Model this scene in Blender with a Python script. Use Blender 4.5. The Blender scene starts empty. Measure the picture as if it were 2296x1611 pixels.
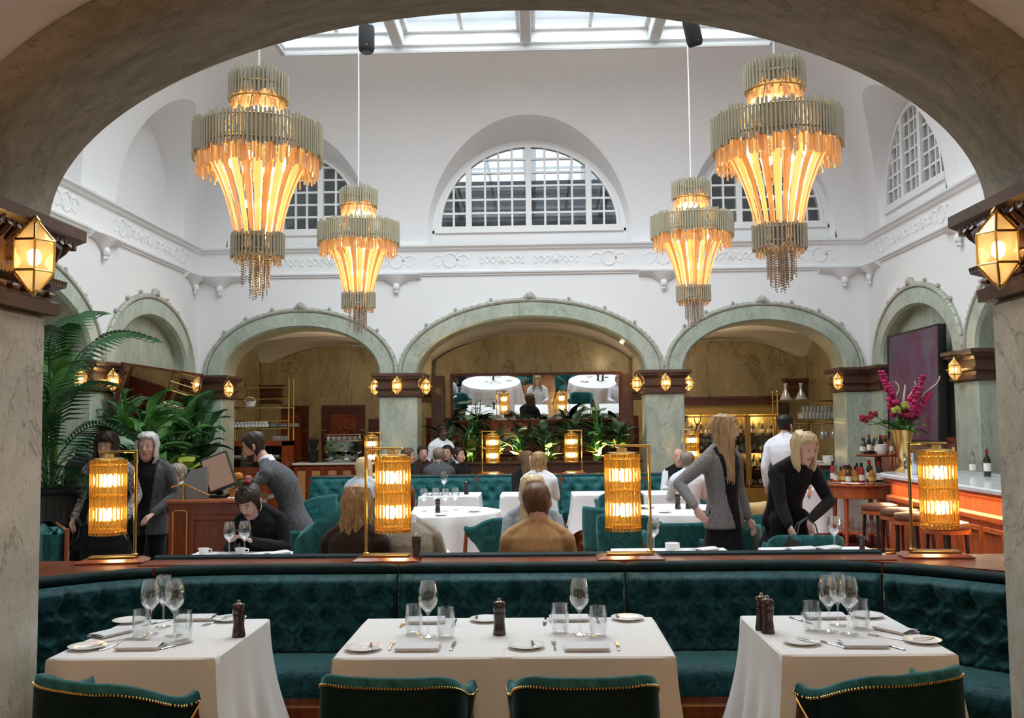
import bpy, bmesh, math, random
from mathutils import Vector, Matrix, Euler
from math import sin, cos, pi, sqrt, radians as R
random.seed(7)
SC = bpy.context.scene
COL = SC.collection

# ---------------------------------------------------------------- camera
FPX = 2150.0
CAMX, CAMZ = 0.10, 1.71
YAW, PITCH, ROLL = math.atan(55 / FPX), math.atan(147 / FPX), -0.0115
cam = bpy.data.cameras.new('camera'); cam.sensor_width = 36; cam.sensor_fit = 'HORIZONTAL'
cam.lens = FPX / 2296 * 36; cam.clip_start = 0.05; cam.clip_end = 200
camo = bpy.data.objects.new('camera', cam); COL.objects.link(camo)
CM = Matrix.Translation((CAMX, 0, CAMZ)) @ Matrix.Rotation(YAW, 4, 'Z') @ Matrix.Rotation(pi / 2 + PITCH, 4, 'X') @ Matrix.Rotation(ROLL, 4, 'Z')
camo.matrix_world = CM
SC.camera = camo

def at(px, py, Y):
    "the point of the vertical plane at distance Y that the photograph shows at pixel px, py"
    d = CM.to_3x3() @ Vector(((px - 1148) / FPX, -(py - 805.5) / FPX, -1))
    k = Y / d.y
    return Vector((CAMX + d.x * k, Y, CAMZ + d.z * k))

def X(px, Y, py=950):
    return at(px, py, Y).x

# ---------------------------------------------------------------- world, daylight, exposure
w = bpy.data.worlds.new('sky'); SC.world = w; w.use_nodes = True
bgn = w.node_tree.nodes['Background']; bgn.inputs[0].default_value = (0.80, 0.90, 1.0, 1); bgn.inputs[1].default_value = 0.75
def area(name, loc, sx, sy, power, col=(1, 1, 1), rot=(0, 0, 0)):
    l = bpy.data.lights.new(name, 'AREA'); l.shape = 'RECTANGLE'; l.size = sx; l.size_y = sy; l.energy = power; l.color = col
    o = bpy.data.objects.new(name, l); COL.objects.link(o); o.location = loc; o.rotation_euler = rot; return o
area('daylight_over_skylight', (0, 10.2, 8.5), 7.4, 8.0, 1250, (0.88, 0.945, 1.0))
SC.view_settings.view_transform = 'Standard'; SC.view_settings.look = 'None'
SC.view_settings.exposure = 0.2; SC.view_settings.gamma = 1; SC.view_settings.use_curve_mapping = False
ADDED_NEAR_LAMP, AISLE = 33, 46
SC.cycles.use_denoising = True
SC.cycles.use_adaptive_sampling = True; SC.cycles.adaptive_threshold = 0.08; SC.cycles.adaptive_min_samples = 12
SC.cycles.max_bounces = 10; SC.cycles.diffuse_bounces = 5; SC.cycles.glossy_bounces = 3
SC.cycles.transmission_bounces = 9; SC.cycles.transparent_max_bounces = 24
SC.cycles.sample_clamp_indirect = 6; SC.cycles.caustics_reflective = False; SC.cycles.caustics_refractive = False

# ---------------------------------------------------------------- mesh builder
class MB:
    def __init__(s): s.v = []; s.f = []; s.m = []; s.cm = 0
    def add(s, vs, fs):
        o = len(s.v); s.v += [tuple(p) for p in vs]
        for f in fs: s.f.append(tuple(i + o for i in f)); s.m.append(s.cm)
        return s
    def box(s, x0, x1, y0, y1, z0, z1, M=None):
        vs = [Vector((x, y, z)) for z in (z0, z1) for y in (y0, y1) for x in (x0, x1)]
        if M is not None: vs = [M @ p for p in vs]
        return s.add(vs, [(0, 2, 3, 1), (4, 5, 7, 6), (0, 1, 5, 4), (2, 6, 7, 3), (0, 4, 6, 2), (1, 3, 7, 5)])
    def cbox(s, c, d, M=None, b=0.0):
        "box by centre and size; b chamfers the upright and lying edges a little"
        cx, cy, cz = c; dx, dy, dz = d[0] / 2, d[1] / 2, d[2] / 2
        if not b: return s.box(cx - dx, cx + dx, cy - dy, cy + dy, cz - dz, cz + dz, M)
        rings = []
        def ring(z, e, i):
            ax, ay = dx - i, dy - i
            return [(cx + sx * (ax - (e if k else 0)), cy + sy * (ay - (0 if k else e)), z) for sx, sy, k in
                    ((-1, -1, 0), (-1, -1, 1), (1, -1, 1), (1, -1, 0), (1, 1, 0), (1, 1, 1), (-1, 1, 1), (-1, 1, 0))]
        rings = [ring(cz - dz, b, b), ring(cz - dz + b, b, 0), ring(cz + dz - b, b, 0), ring(cz + dz, b, b)]
        return s.loft(rings, True, True, M)
    def loft(s, rings, closed=True, caps=True, M=None):
        n = len(rings[0]); vs = [Vector(p) for r in rings for p in r]
        if M is not None: vs = [M @ p for p in vs]
        fs = []
        for i in range(len(rings) - 1):
            for j in range(n if closed else n - 1):
                k = (j + 1) % n
                fs.append((i * n + j, i * n + k, (i + 1) * n + k, (i + 1) * n + j))
        if caps: fs.append(tuple(reversed(range(n)))); fs.append(tuple(range((len(rings) - 1) * n, len(rings) * n)))
        return s.add(vs, fs)
    def lathe(s, prof, n=16, M=None, caps=True, a0=0, a1=2 * pi):
        full = abs(a1 - a0 - 2 * pi) < 1e-6; m = n if full else n + 1
        rings = [[(r * cos(a0 + (a1 - a0) * j / n), r * sin(a0 + (a1 - a0) * j / n), z) for j in range(m)] for r, z in prof]
        return s.loft(rings, full, caps and full, M)
    def tube(s, pts, rad, n=8, caps=True, M=None, flat=1.0, up=None):
        pts = [Vector(p) for p in pts]; rs = rad if isinstance(rad, (list, tuple)) else [rad] * len(pts)
        rings = []; nrm = None
        for i, p in enumerate(pts):
            t = (pts[min(i + 1, len(pts) - 1)] - pts[max(i - 1, 0)])
            if t.length < 1e-9: t = Vector((0, 0, 1))
            t.normalize()
            if nrm is None:
                a = Vector(up) if up else (Vector((0, 0, 1)) if abs(t.z) < 0.9 else Vector((1, 0, 0)))
                nrm = t.cross(a).normalized()
            else:
                nrm = (nrm - t * nrm.dot(t))
                nrm = nrm.normalized() if nrm.length > 1e-6 else t.orthogonal().normalized()
            b = t.cross(nrm)
            rings.append([p + nrm * (rs[i] * cos(2 * pi * k / n)) + b * (rs[i] * flat * sin(2 * pi * k / n)) for k in range(n)])
        return s.loft(rings, True, caps, M)
    def sphere(s, c, r, nu=10, nv=7, M=None):
        rx, ry, rz = r if isinstance(r, (list, tuple)) else (r, r, r)
        rings = []
        for i in range(nv + 1):
            a = -pi / 2 + pi * i / nv; q = max(cos(a), 0.02)
            rings.append([(c[0] + rx * q * cos(2 * pi * j / nu), c[1] + ry * q * sin(2 * pi * j / nu), c[2] + rz * sin(a)) for j in range(nu)])
        return s.loft(rings, True, True, M)
    def grid(s, nu, nv, fn, closeu=False, M=None):
        vs = [Vector(fn(i / (nu if closeu else nu), j / nv)) for j in range(nv + 1) for i in range(nu if closeu else nu + 1)]
        if M is not None: vs = [M @ p for p in vs]
        m = nu if closeu else nu + 1; fs = []
        for j in range(nv):
            for i in range(nu):
                k = (i + 1) % m; fs.append((j * m + i, j * m + k, (j + 1) * m + k, (j + 1) * m + i))
        return s.add(vs, fs)
    def poly(s, pts, thick, axis=(0, 1, 0), M=None):
        "flat outline given a thickness along axis"
        a = Vector(axis) * thick; n = len(pts)
        vs = [Vector(p) for p in pts] + [Vector(p) + a for p in pts]
        if M is not None: vs = [M @ p for p in vs]
        fs = [tuple(range(n)), tuple(reversed(range(n, 2 * n)))] + [(i, i + n, (i + 1) % n + n, (i + 1) % n) for i in range(n)]
        return s.add(vs, fs)
    def mesh(s, name, mats, smooth=True, ang=40):
        me = bpy.data.meshes.new(name); me.from_pydata(s.v, [], s.f)
        for m in (mats if isinstance(mats, (list, tuple)) else [mats]): me.materials.append(m)
        if isinstance(mats, (list, tuple)) and len(mats) > 1: me.polygons.foreach_set('material_index', s.m)
        bm = bmesh.new(); bm.from_mesh(me); bmesh.ops.recalc_face_normals(bm, faces=bm.faces)
        if smooth:
            lim = R(ang)
            for f in bm.faces: f.smooth = True
            for e in bm.edges:
                if len(e.link_faces) == 2 and e.calc_face_angle(0) > lim: e.smooth = False
        bm.to_mesh(me); bm.free(); me.update()
        return me
    def build(s, name, mat, parent=None, smooth=True, ang=40):
        return link(name, s.mesh(name, mat, smooth, ang), parent)

def link(name, me, parent=None):
    o = bpy.data.objects.new(name, me); COL.objects.link(o)
    if parent is not None: o.parent = parent
    return o

KID = {}
def tag(o, label=None, cat=None, group=None, kind=None):
    if label: o['label'] = label
    if cat: o['category'] = cat
    if group: o['group'] = group
    if kind: o['kind'] = kind
    return o

def thing(name, label, cat, loc=(0, 0, 0), rz=0.0, group=None):
    o = bpy.data.objects.new(name, None); COL.objects.link(o); o.empty_display_size = 0.1
    o.location = loc; o.rotation_euler = (0, 0, rz)
    return tag(o, label, cat, group)

def struct(o, label=None):
    o['kind'] = 'structure'
    if label: o['label'] = label
    return o

def copy_tree(o, parent=None):
    c = o.copy(); COL.objects.link(c); c.parent = parent
    for ch in [k for k in ALLCH(o)]: copy_tree(ch, c)
    return c
def ALLCH(o):
    return list(o.children)

def place(proto, used, loc, rz=0.0, label=None, group=None, scale=None):
    "the first call moves the prototype itself, later calls copy it"
    o = proto if not used else copy_tree(proto)
    used.append(1)
    o.location = loc; o.rotation_euler = (0, 0, rz)
    if scale: o.scale = (scale,) * 3 if not isinstance(scale, (tuple, list)) else scale
    if label: o['label'] = label
    if group: o['group'] = group
    return o

def TR(loc=(0, 0, 0), rz=0.0, rx=0.0, ry=0.0, s=1.0):
    return Matrix.Translation(loc) @ Matrix.Rotation(rz, 4, 'Z') @ Matrix.Rotation(ry, 4, 'Y') @ Matrix.Rotation(rx, 4, 'X') @ Matrix.Scale(s, 4)

# ---------------------------------------------------------------- materials
MT = {}
def nt(name):
    m = bpy.data.materials.new(name); m.use_nodes = True; MT[name] = m
    return m, m.node_tree, m.node_tree.nodes['Principled BSDF']
def setp(b, **k):
    names = {'col': 'Base Color', 'rough': 'Roughness', 'metal': 'Metallic', 'spec': 'Specular IOR Level', 'sheen': 'Sheen Weight', 'sheenr': 'Sheen Roughness',
             'sheent': 'Sheen Tint', 'coat': 'Coat Weight', 'coatr': 'Coat Roughness', 'emit': 'Emission Color', 'es': 'Emission Strength', 'alpha': 'Alpha',
             'sss': 'Subsurface Weight', 'trans': 'Transmission Weight', 'ior': 'IOR'}
    for q, v in k.items():
        if isinstance(v, tuple) and len(v) == 3: v = v + (1,)
        b.inputs[names[q]].default_value = v
def coords(t, scale=(1, 1, 1), obj=True):
    c = t.nodes.new('ShaderNodeTexCoord'); mp = t.nodes.new('ShaderNodeMapping'); mp.inputs['Scale'].default_value = scale
    t.links.new(c.outputs['Object' if obj else 'Generated'], mp.inputs[0]); return mp.outputs[0]
def noise(t, vec, scale, detail=4, rough=0.55, dist=0.0):
    n = t.nodes.new('ShaderNodeTexNoise'); n.inputs['Scale'].default_value = scale; n.inputs['Detail'].default_value = detail
    n.inputs['Roughness'].default_value = rough; n.inputs['Distortion'].default_value = dist
    t.links.new(vec, n.inputs['Vector']); return n.outputs['Fac']
def ramp(t, fac, stops):
    r = t.nodes.new('ShaderNodeValToRGB'); e = r.color_ramp.elements
    while len(e) < len(stops): e.new(0.5)
    for q, (p, c) in zip(e, stops): q.position = p; q.color = tuple(c) + (1,)
    t.links.new(fac, r.inputs[0]); return r.outputs[0]
def mixc(t, fac, a, b, mode='MIX'):
    m = t.nodes.new('ShaderNodeMix'); m.data_type = 'RGBA'; m.blend_type = mode
    if isinstance(fac, float): m.inputs[0].default_value = fac
    else: t.links.new(fac, m.inputs[0])
    for s_, v in ((6, a), (7, b)):
        if isinstance(v, tuple): m.inputs[s_].default_value = v + (1,)
        else: t.links.new(v, m.inputs[s_])
    return m.outputs[2]
def bump(t, b, h, strength=0.3, dist=0.01):
    n = t.nodes.new('ShaderNodeBump'); n.inputs['Strength'].default_value = strength; n.inputs['Distance'].default_value = dist
    t.links.new(h, n.inputs['Height']); t.links.new(n.outputs[0], b.inputs['Normal'])
def plain(name, col, rough=0.5, metal=0.0, **k):
    m, t, b = nt(name); setp(b, col=col, rough=rough, metal=metal, **k); return m
def mottled(name, c1, c2, scale=8, rough=0.5, bs=0.0, stretch=(1, 1, 1), detail=4, **k):
    m, t, b = nt(name); setp(b, rough=rough, **k)
    f = noise(t, coords(t, stretch), scale, detail)
    t.links.new(ramp(t, f, [(0.3, c1), (0.7, c2)]), b.inputs['Base Color'])
    if bs: bump(t, b, f, bs)
    return m
def marble(name, base, dark, light, vein, rough=0.28, stretch=(1, 1, 0.45), sc=2.2, coat=0.15):
    m, t, b = nt(name); setp(b, rough=rough, coat=coat, coatr=0.15)
    v = coords(t, stretch)
    n1 = noise(t, v, sc, 8, 0.62, 1.4); n2 = noise(t, v, sc * 5, 6, 0.6, 0.6); n3 = noise(t, v, sc * 0.42, 6, 0.6, 2.0)
    c = ramp(t, n1, [(0.30, dark), (0.50, base), (0.72, light)])
    c2 = mixc(t, ramp(t, n2, [(0.40, (0, 0, 0)), (0.66, (0.55, 0.55, 0.55))]), c, light)
    vm = ramp(t, n3, [(0.490, (0, 0, 0)), (0.500, (0.7, 0.7, 0.7)), (0.510, (0, 0, 0))])
    n4 = noise(t, v, sc * 22, 3, 0.7)
    c3 = mixc(t, ramp(t, n4, [(0.30, (0.75, 0.75, 0.75)), (0.46, (0, 0, 0))]), c2, dark)
    t.links.new(mixc(t, vm, c3, vein), b.inputs['Base Color'])
    return m
def wood(name, c1, c2, rough=0.3, sc=3.0, axis=(6, 6, 0.7), coat=0.3):
    m, t, b = nt(name); setp(b, rough=rough, coat=coat, coatr=0.15)
    f = noise(t, coords(t, axis), sc, 6, 0.6, 1.2)
    t.links.new(ramp(t, f, [(0.28, c1), (0.72, c2)]), b.inputs['Base Color'])
    bump(t, b, f, 0.08); return m
def velvet(name, c1, c2, sh=(0.35, 0.75, 0.75), sc=9, weight=0.55):
    m, t, b = nt(name); setp(b, rough=0.62, sheen=weight, sheenr=0.32, sheent=sh, spec=0.15)
    v = coords(t); f = noise(t, v, sc, 6, 0.7, 2.2); g = noise(t, v, 160, 2)
    t.links.new(ramp(t, f, [(0.36, c1), (0.62, c2)]), b.inputs['Base Color'])
    bump(t, b, g, 0.15, 0.003); return m
def thinglass(name, tint=(1, 1, 1), edge=0.55, base=0.05, rough=0.02, gl=(1, 1, 1)):
    m = bpy.data.materials.new(name); m.use_nodes = True; t = m.node_tree; t.nodes.clear(); MT[name] = m
    o = t.nodes.new('ShaderNodeOutputMaterial'); mx = t.nodes.new('ShaderNodeMixShader'); tr = t.nodes.new('ShaderNodeBsdfTransparent'); g = t.nodes.new('ShaderNodeBsdfGlossy')
    lw = t.nodes.new('ShaderNodeLayerWeight'); lw.inputs[0].default_value = 0.35
    mr = t.nodes.new('ShaderNodeMapRange'); mr.inputs[3].default_value = base; mr.inputs[4].default_value = edge
    tr.inputs[0].default_value = tint + (1,); g.inputs[0].default_value = gl + (1,); g.inputs[1].default_value = rough
    t.links.new(lw.outputs[1], mr.inputs[0]); t.links.new(mr.outputs[0], mx.inputs[0]); t.links.new(tr.outputs[0], mx.inputs[1]); t.links.new(g.outputs[0], mx.inputs[2]); t.links.new(mx.outputs[0], o.inputs[0])
    return m
def amber(name, col, tcol, trans=0.35, gl=0.12, transp=0.35, rough=0.15):
    "coloured glass that scatters and passes a lamp's light: translucent, see-through and glossy shares"
    m = bpy.data.materials.new(name); m.use_nodes = True; t = m.node_tree; t.nodes.clear(); MT[name] = m
    o = t.nodes.new('ShaderNodeOutputMaterial'); a = t.nodes.new('ShaderNodeBsdfTranslucent'); d = t.nodes.new('ShaderNodeBsdfDiffuse'); p = t.nodes.new('ShaderNodeBsdfTransparent'); g = t.nodes.new('ShaderNodeBsdfGlossy')
    a.inputs[0].default_value = col + (1,); d.inputs[0].default_value = col + (1,); p.inputs[0].default_value = tcol + (1,); g.inputs[1].default_value = rough; g.inputs[0].default_value = (1, 0.95, 0.85, 1)
    def mx(f, x, y):
        k = t.nodes.new('ShaderNodeMixShader'); k.inputs[0].default_value = f; t.links.new(x, k.inputs[1]); t.links.new(y, k.inputs[2]); return k.outputs[0]
    s1 = mx(1 - trans, a.outputs[0], d.outputs[0]); s2 = mx(transp, s1, p.outputs[0]); s3 = mx(gl, s2, g.outputs[0])
    t.links.new(s3, o.inputs[0]); return m
def glow(name, col, strength):
    m, t, b = nt(name); setp(b, col=(0, 0, 0), emit=col, es=strength); return m

marble('marble_green', (0.40, 0.46, 0.375), (0.30, 0.37, 0.29), (0.54, 0.57, 0.49), (0.24, 0.25, 0.19))
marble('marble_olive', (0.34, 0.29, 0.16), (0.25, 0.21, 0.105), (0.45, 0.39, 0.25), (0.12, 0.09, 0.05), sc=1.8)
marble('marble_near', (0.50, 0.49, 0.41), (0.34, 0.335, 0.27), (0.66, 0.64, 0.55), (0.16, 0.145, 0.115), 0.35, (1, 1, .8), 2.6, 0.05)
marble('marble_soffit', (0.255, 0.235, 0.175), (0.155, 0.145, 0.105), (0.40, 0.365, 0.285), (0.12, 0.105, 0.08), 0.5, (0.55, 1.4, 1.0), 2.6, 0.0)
m, t, b = nt('plaster'); setp(b, col=(0.83, 0.825, 0.825), rough=0.75); bump(t, b, noise(t, coords(t), 40, 4), 0.06)
mottled('stone_trim', (0.36, 0.36, 0.30), (0.52, 0.51, 0.44), 14, 0.6, 0.3)
wood('dark_wood', (0.045, 0.017, 0.010), (0.085, 0.034, 0.020), 0.42)
wood('carved_wood', (0.060, 0.025, 0.014), (0.125, 0.058, 0.034), 0.45, sc=5)
wood('mahogany', (0.16, 0.030, 0.010), (0.30, 0.066, 0.020), 0.25)
wood('mahogany_dark', (0.06, 0.012, 0.006), (0.115, 0.026, 0.012), 0.3)
wood('bar_wood', (0.30, 0.068, 0.020), (0.48, 0.13, 0.040), 0.22)
wood('inlay_wood', (0.45, 0.20, 0.07), (0.58, 0.30, 0.12), 0.3)
velvet('velvet', (0.002, 0.016, 0.020), (0.012, 0.080, 0.092), sc=13, weight=0.9)
velvet('velvet_light', (0.008, 0.065, 0.068), (0.030, 0.15, 0.155), sc=6)
velvet('velvet_shaded', (0.0010, 0.008, 0.009), (0.003, 0.022, 0.023), sc=5, weight=0.12)  # same velvet with shade put into the colour, for backs against the light
m, t, b = nt('cloth'); setp(b, col=(0.80, 0.785, 0.765), rough=0.85, sheen=0.15, spec=0.2); bump(t, b, noise(t, coords(t), 9, 3, 0.5, 0.6), 0.12, 0.01)
m, t, b = nt('linen'); setp(b, col=(0.84, 0.84, 0.85), rough=0.85, spec=0.2); bump(t, b, noise(t, coords(t), 8, 3), 0.1, 0.01)
m, t, b = nt('napkin'); setp(b, col=(0.74, 0.73, 0.74), rough=0.9, spec=0.15); bump(t, b, noise(t, coords(t), 60, 3), 0.1, 0.004)
plain('brass', (0.72, 0.47, 0.16), 0.22, 1.0)
plain('brass_dark', (0.42, 0.26, 0.09), 0.35, 1.0)
plain('gold', (0.85, 0.60, 0.22), 0.3, 1.0)
plain('steel', (0.62, 0.62, 0.62), 0.18, 1.0)
plain('steel_brushed', (0.50, 0.50, 0.50), 0.35, 1.0)
plain('chrome', (0.8, 0.8, 0.82), 0.06, 1.0)
plain('porcelain', (0.86, 0.85, 0.84), 0.12, spec=0.6)
plain('white_paint', (0.84, 0.83, 0.81), 0.4)
plain('frame_white_dimmed', (0.58, 0.57, 0.56), 0.5)  # skylight white darkened in colour to offset the glare of the panes
plain('black', (0.012, 0.012, 0.013), 0.4)
plain('black_matte', (0.010, 0.010, 0.011), 0.8)
plain('mill_brown', (0.035, 0.016, 0.012), 0.22, coat=0.4)
plain('rubber', (0.02, 0.02, 0.02), 0.6)
plain('paper', (0.80, 0.79, 0.75), 0.7)
thinglass('glass', (0.97, 0.98, 0.98), 0.75, 0.05)
thinglass('pane_glass', (0.86, 0.90, 0.92), 0.5, 0.06)
thinglass('sky_glass', (0.97, 0.985, 0.99), 0.3, 0.03)
amber('lantern_glass', (1.0, 0.78, 0.46), (1.0, 0.88, 0.62), 0.85, 0.10, 0.62, 0.1)
thinglass('bottle_green', (0.10, 0.25, 0.09), 0.5, 0.10)
plain('bottle_dark', (0.012, 0.016, 0.008), 0.08, spec=0.7)
plain('bottle_brown', (0.10, 0.028, 0.006), 0.08, spec=0.7)
thinglass('bottle_clear', (0.92, 0.93, 0.9), 0.6, 0.08)
plain('liquor_amber', (0.42, 0.14, 0.02), 0.1)
plain('liquor_red', (0.35, 0.02, 0.015), 0.1)
plain('label_white', (0.82, 0.80, 0.72), 0.6)
plain('label_gold', (0.62, 0.44, 0.13), 0.5)
m = bpy.data.materials.new('amber_glass'); m.use_nodes = True; t = m.node_tree; t.nodes.clear(); MT['amber_glass'] = m
o = t.nodes.new('ShaderNodeOutputMaterial'); g = t.nodes.new('ShaderNodeBsdfGlass'); g.inputs['Color'].default_value = (1, .86, .56, 1); g.inputs['Roughness'].default_value = .06; g.inputs['IOR'].default_value = 1.38
a_ = t.nodes.new('ShaderNodeBsdfTranslucent'); a_.inputs[0].default_value = (1, .62, .20, 1); k = t.nodes.new('ShaderNodeMixShader'); k.inputs[0].default_value = .10
t.links.new(g.outputs[0], k.inputs[1]); t.links.new(a_.outputs[0], k.inputs[2]); t.links.new(k.outputs[0], o.inputs[0])
amber('glassware', (0.80, 0.80, 0.78), (0.95, 0.95, 0.95), 0.5, 0.25, 0.50, 0.06)
amber('rod_glass', (0.50, 0.46, 0.33), (0.72, 0.66, 0.48), 0.16, 0.14, 0.05, 0.25)
amber('slat_glass', (1.0, 0.76, 0.46), (1.0, 0.80, 0.52), 0.6, 0.16, 0.22, 0.2)
amber('slat_glass_deep', (0.86, 0.56, 0.27), (0.95, 0.72, 0.42), 0.40, 0.22, 0.18, 0.15)
amber('crystal', (0.55, 0.36, 0.22), (0.85, 0.66, 0.48), 0.4, 0.40, 0.25, 0.08)
glow('bulb_warm', (1.0, 0.74, 0.38), 14)
glow('bulb_lamp', (1.0, 0.76, 0.40), 30)
glow('bulb_small', (1.0, 0.68, 0.30), 20)
plain('mirror', (0.80, 0.80, 0.78), 0.015, 1.0)
m, t, b = nt('leather_brown'); setp(b, col=(0.12, 0.05, 0.028), rough=0.35)
plain('skin', (0.62, 0.36, 0.27), 0.5, sss=0.05)
plain('skin_pale', (0.70, 0.44, 0.36), 0.5, sss=0.05)
plain('skin_dark', (0.10, 0.045, 0.028), 0.5)
# ================================================================ architecture
W = 5.68; YB = 16.2; YN = 4.12; YC = (YB + YN) / 2; D = (YB - YN) / 2; TH = 0.66
ZC0, ZC1, ZSP, ZF0, ZF1 = 2.21, 2.60, 2.60, 4.30, 4.76       # capital, spring line, frieze
COVE_Z, COVE_H, COVE_R = 4.78, 2.62, 1.95
SKX, SKY0, SKY1, SKZ = W - COVE_R, YN + COVE_R, YB - COVE_R, COVE_Z + COVE_H
BACK = lambda u, n, z: Vector((u, YB + n, z))
LEFT = lambda u, n, z: Vector((-W - n, YC + u, z))
RIGHT = lambda u, n, z: Vector((W + n, YC + u, z))
NEAR = lambda u, n, z: Vector((-u, YN - n, z))

def lin(a, b, n): return [a + (b - a) * i / n for i in range(n + 1)]
def ell(u, uc, a, b, z0):
    q = 1 - ((u - uc) / a) ** 2
    return z0 + b * sqrt(q) if q > 0 else z0

def wall(side, xf, H, arches, rim=True, blind=None, pier=True):
    """one side of the court: white wall over the arches, marble archivolts with soffits and carved rims.
    arches: (centre, half width, rise)"""
    BW = 0.34
    us = sorted(set([round(-H + i * 0.04, 4) for i in range(int(2 * H / 0.04) + 1)] + [H]))
    def low(u):
        z = ZSP
        for c, a, b in arches: z = max(z, ell(u, c, a + BW * 0.9, b + BW * 0.9, ZSP))
        return z
    mb = MB(); mb.grid(len(us) - 1, 1, lambda i, j: xf(us[round(i * (len(us) - 1))], 0, low(us[round(i * (len(us) - 1))]) if j < .5 else ZF0 + .02))
    wl = struct(mb.build('wall_' + side, MT['plaster'], None, False))
    for k, (c, a, b) in enumerate(arches):
        lo = max([-H] + [(c2 + a2 + c - a) / 2 for c2, a2, b2 in arches if c2 < c]); hi = min([H] + [(c2 - a2 + c + a) / 2 for c2, a2, b2 in arches if c2 > c])
        N = 48; th = lin(pi, 0, N)
        inn = [(c + a * cos(t), ZSP + b * sin(t)) for t in th]; out = [(min(hi, max(lo, c + (a + BW) * cos(t))), ZSP + (b + BW) * sin(t)) for t in th]
        mid = [(p[0] * .25 + q[0] * .75, p[1] * .25 + q[1] * .75) for p, q in zip(inn, out)]
        inr = [(p[0] * .9 + q[0] * .1, p[1] * .9 + q[1] * .1) for p, q in zip(inn, out)]
        mb = MB()
        prof = [(inn, TH), (inn, 0.0), (inr, -0.045), (mid, -0.045), (mid, -0.02), (out, -0.02), (out, 0.03)]
        mb.grid(len(prof) - 1, N, lambda i, j: xf(prof[round(i * (len(prof) - 1))][0][round(j * N)][0], prof[round(i * (len(prof) - 1))][1], prof[round(i * (len(prof) - 1))][0][round(j * N)][1]))
        ar = struct(mb.build('trim_archivolt', MT['marble_green'], None, True, 35), 'green marble archivolt of the court arcade')
        if rim:
            mb = MB(); rm = [(min(hi, max(lo, c + (a + BW * .88) * cos(t))), ZSP + (b + BW * .88) * sin(t)) for t in th]
            mb.tube([xf(p[0], -0.035, p[1]) for p in rm], 0.035, 6)
            L = 0
            for p, q, t in zip(rm, rm[1:], th):
                L += sqrt((p[0] - q[0]) ** 2 + (p[1] - q[1]) ** 2)
                if L > 0.085 and lo + .03 < p[0] < hi - .03:
                    L = 0; mb.sphere(xf(p[0] + .02 * cos(t), -0.045, p[1] + .02 * sin(t)), 0.027, 6, 4)
            for t in lin(0.22 * pi, 0.78 * pi, 6):
                if abs(t - pi / 2) > .05: mb.sphere(xf(c + (a + BW + .03) * cos(t), -0.03, ZSP + (b + BW + .03) * sin(t)), 0.030, 6, 4)
            mb.sphere(xf(c, -0.04, ZSP + b + BW + .03), (0.075, 0.075, 0.07), 8, 6); mb.sphere(xf(c - .07, -0.04, ZSP + b + BW + .0), .045, 8, 6); mb.sphere(xf(c + .07, -0.04, ZSP + b + BW + .0), .045, 8, 6)
            o = mb.build('carved_rim', MT['stone_trim'], ar); o['kind'] = 'stuff'
        if blind and k in blind:
            dep = blind[k]
            mb = MB(); uu = lin(c - a, c + a, 40)
            mb.grid(40, 1, lambda i, j: xf(uu[round(i * 40)], dep, 0.0 if j < .5 else ell(uu[round(i * 40)], c, a, b, ZSP) + .02))
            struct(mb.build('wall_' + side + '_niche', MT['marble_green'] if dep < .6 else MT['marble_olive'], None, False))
            for s_ in (-1, 1):
                mb = MB(); mb.grid(1, 1, lambda i, j: xf(c + s_ * (a + .012), i * dep, j * ZSP)); struct(mb.build('wall_' + side + '_reveal', MT['marble_green'], None, False))
    return wl

CAPPROF = [(0.0, 0.0), (0.035, 0.0), (0.04, 0.05), (0.015, 0.06), (0.015, 0.10), (0.055, 0.12), (0.06, 0.145), (0.02, 0.155), (0.02, 0.235), (0.035, 0.25), (0.06, 0.285), (0.10, 0.315), (0.115, 0.325), (0.115, 0.37), (0.0, 0.37)]
def capital(x0, x1, y0, y1, parent=None, z0=ZC0, sc=1.0, dent=True):
    mb = MB(); rings = []
    for e, h in CAPPROF:
        h *= 1.054; e *= sc; rings.append([(x0 - e, y0 - e, z0 + h), (x1 + e, y0 - e, z0 + h), (x1 + e, y1 + e, z0 + h), (x0 - e, y1 + e, z0 + h)])
    mb.loft(rings, True, True)
    o = mb.build('capital', MT['carved_wood'], parent, False)
    if dent:
        mb = MB()
        for zz, e, d, hh in ((0.313, 0.080, 0.026, 0.028), (0.135, 0.048, 0.018, 0.02)):
            e *= sc; nx = max(3, int((x1 - x0 + 2 * e) / (d * 1.55))); ny = max(3, int((y1 - y0 + 2 * e) / (d * 1.55)))
            for xx in lin(x0 - e + d / 2, x1 + e - d / 2, nx):
                for yy in (y0 - e, y1 + e): mb.cbox((xx, yy, z0 + zz), (d, d, hh))
            for yy in lin(y0 - e + d, y1 + e - d, ny):
                for xx in (x0 - e, x1 + e): mb.cbox((xx, yy, z0 + zz), (d, d, hh))
        k = mb.build('dentils', MT['carved_wood'], o, False); k['kind'] = 'stuff'
    return o

def pillar(name, x0, x1, y0, y1, mat='marble_green', dent=True, zb=0.0):
    mb = MB(); c = 0.02
    mb.cbox(((x0 + x1) / 2, (y0 + y1) / 2, (zb + ZC0) / 2), (x1 - x0, y1 - y0, ZC0 - zb), None, c)
    mb.box(x0, x1, y0, y1, ZC1 - .005, ZSP + .02)
    o = struct(mb.build(name, MT[mat], None, True, 30), 'green marble pillar with carved dark wood capital')
    capital(x0, x1, y0, y1, o, dent=dent)
    return o

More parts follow.
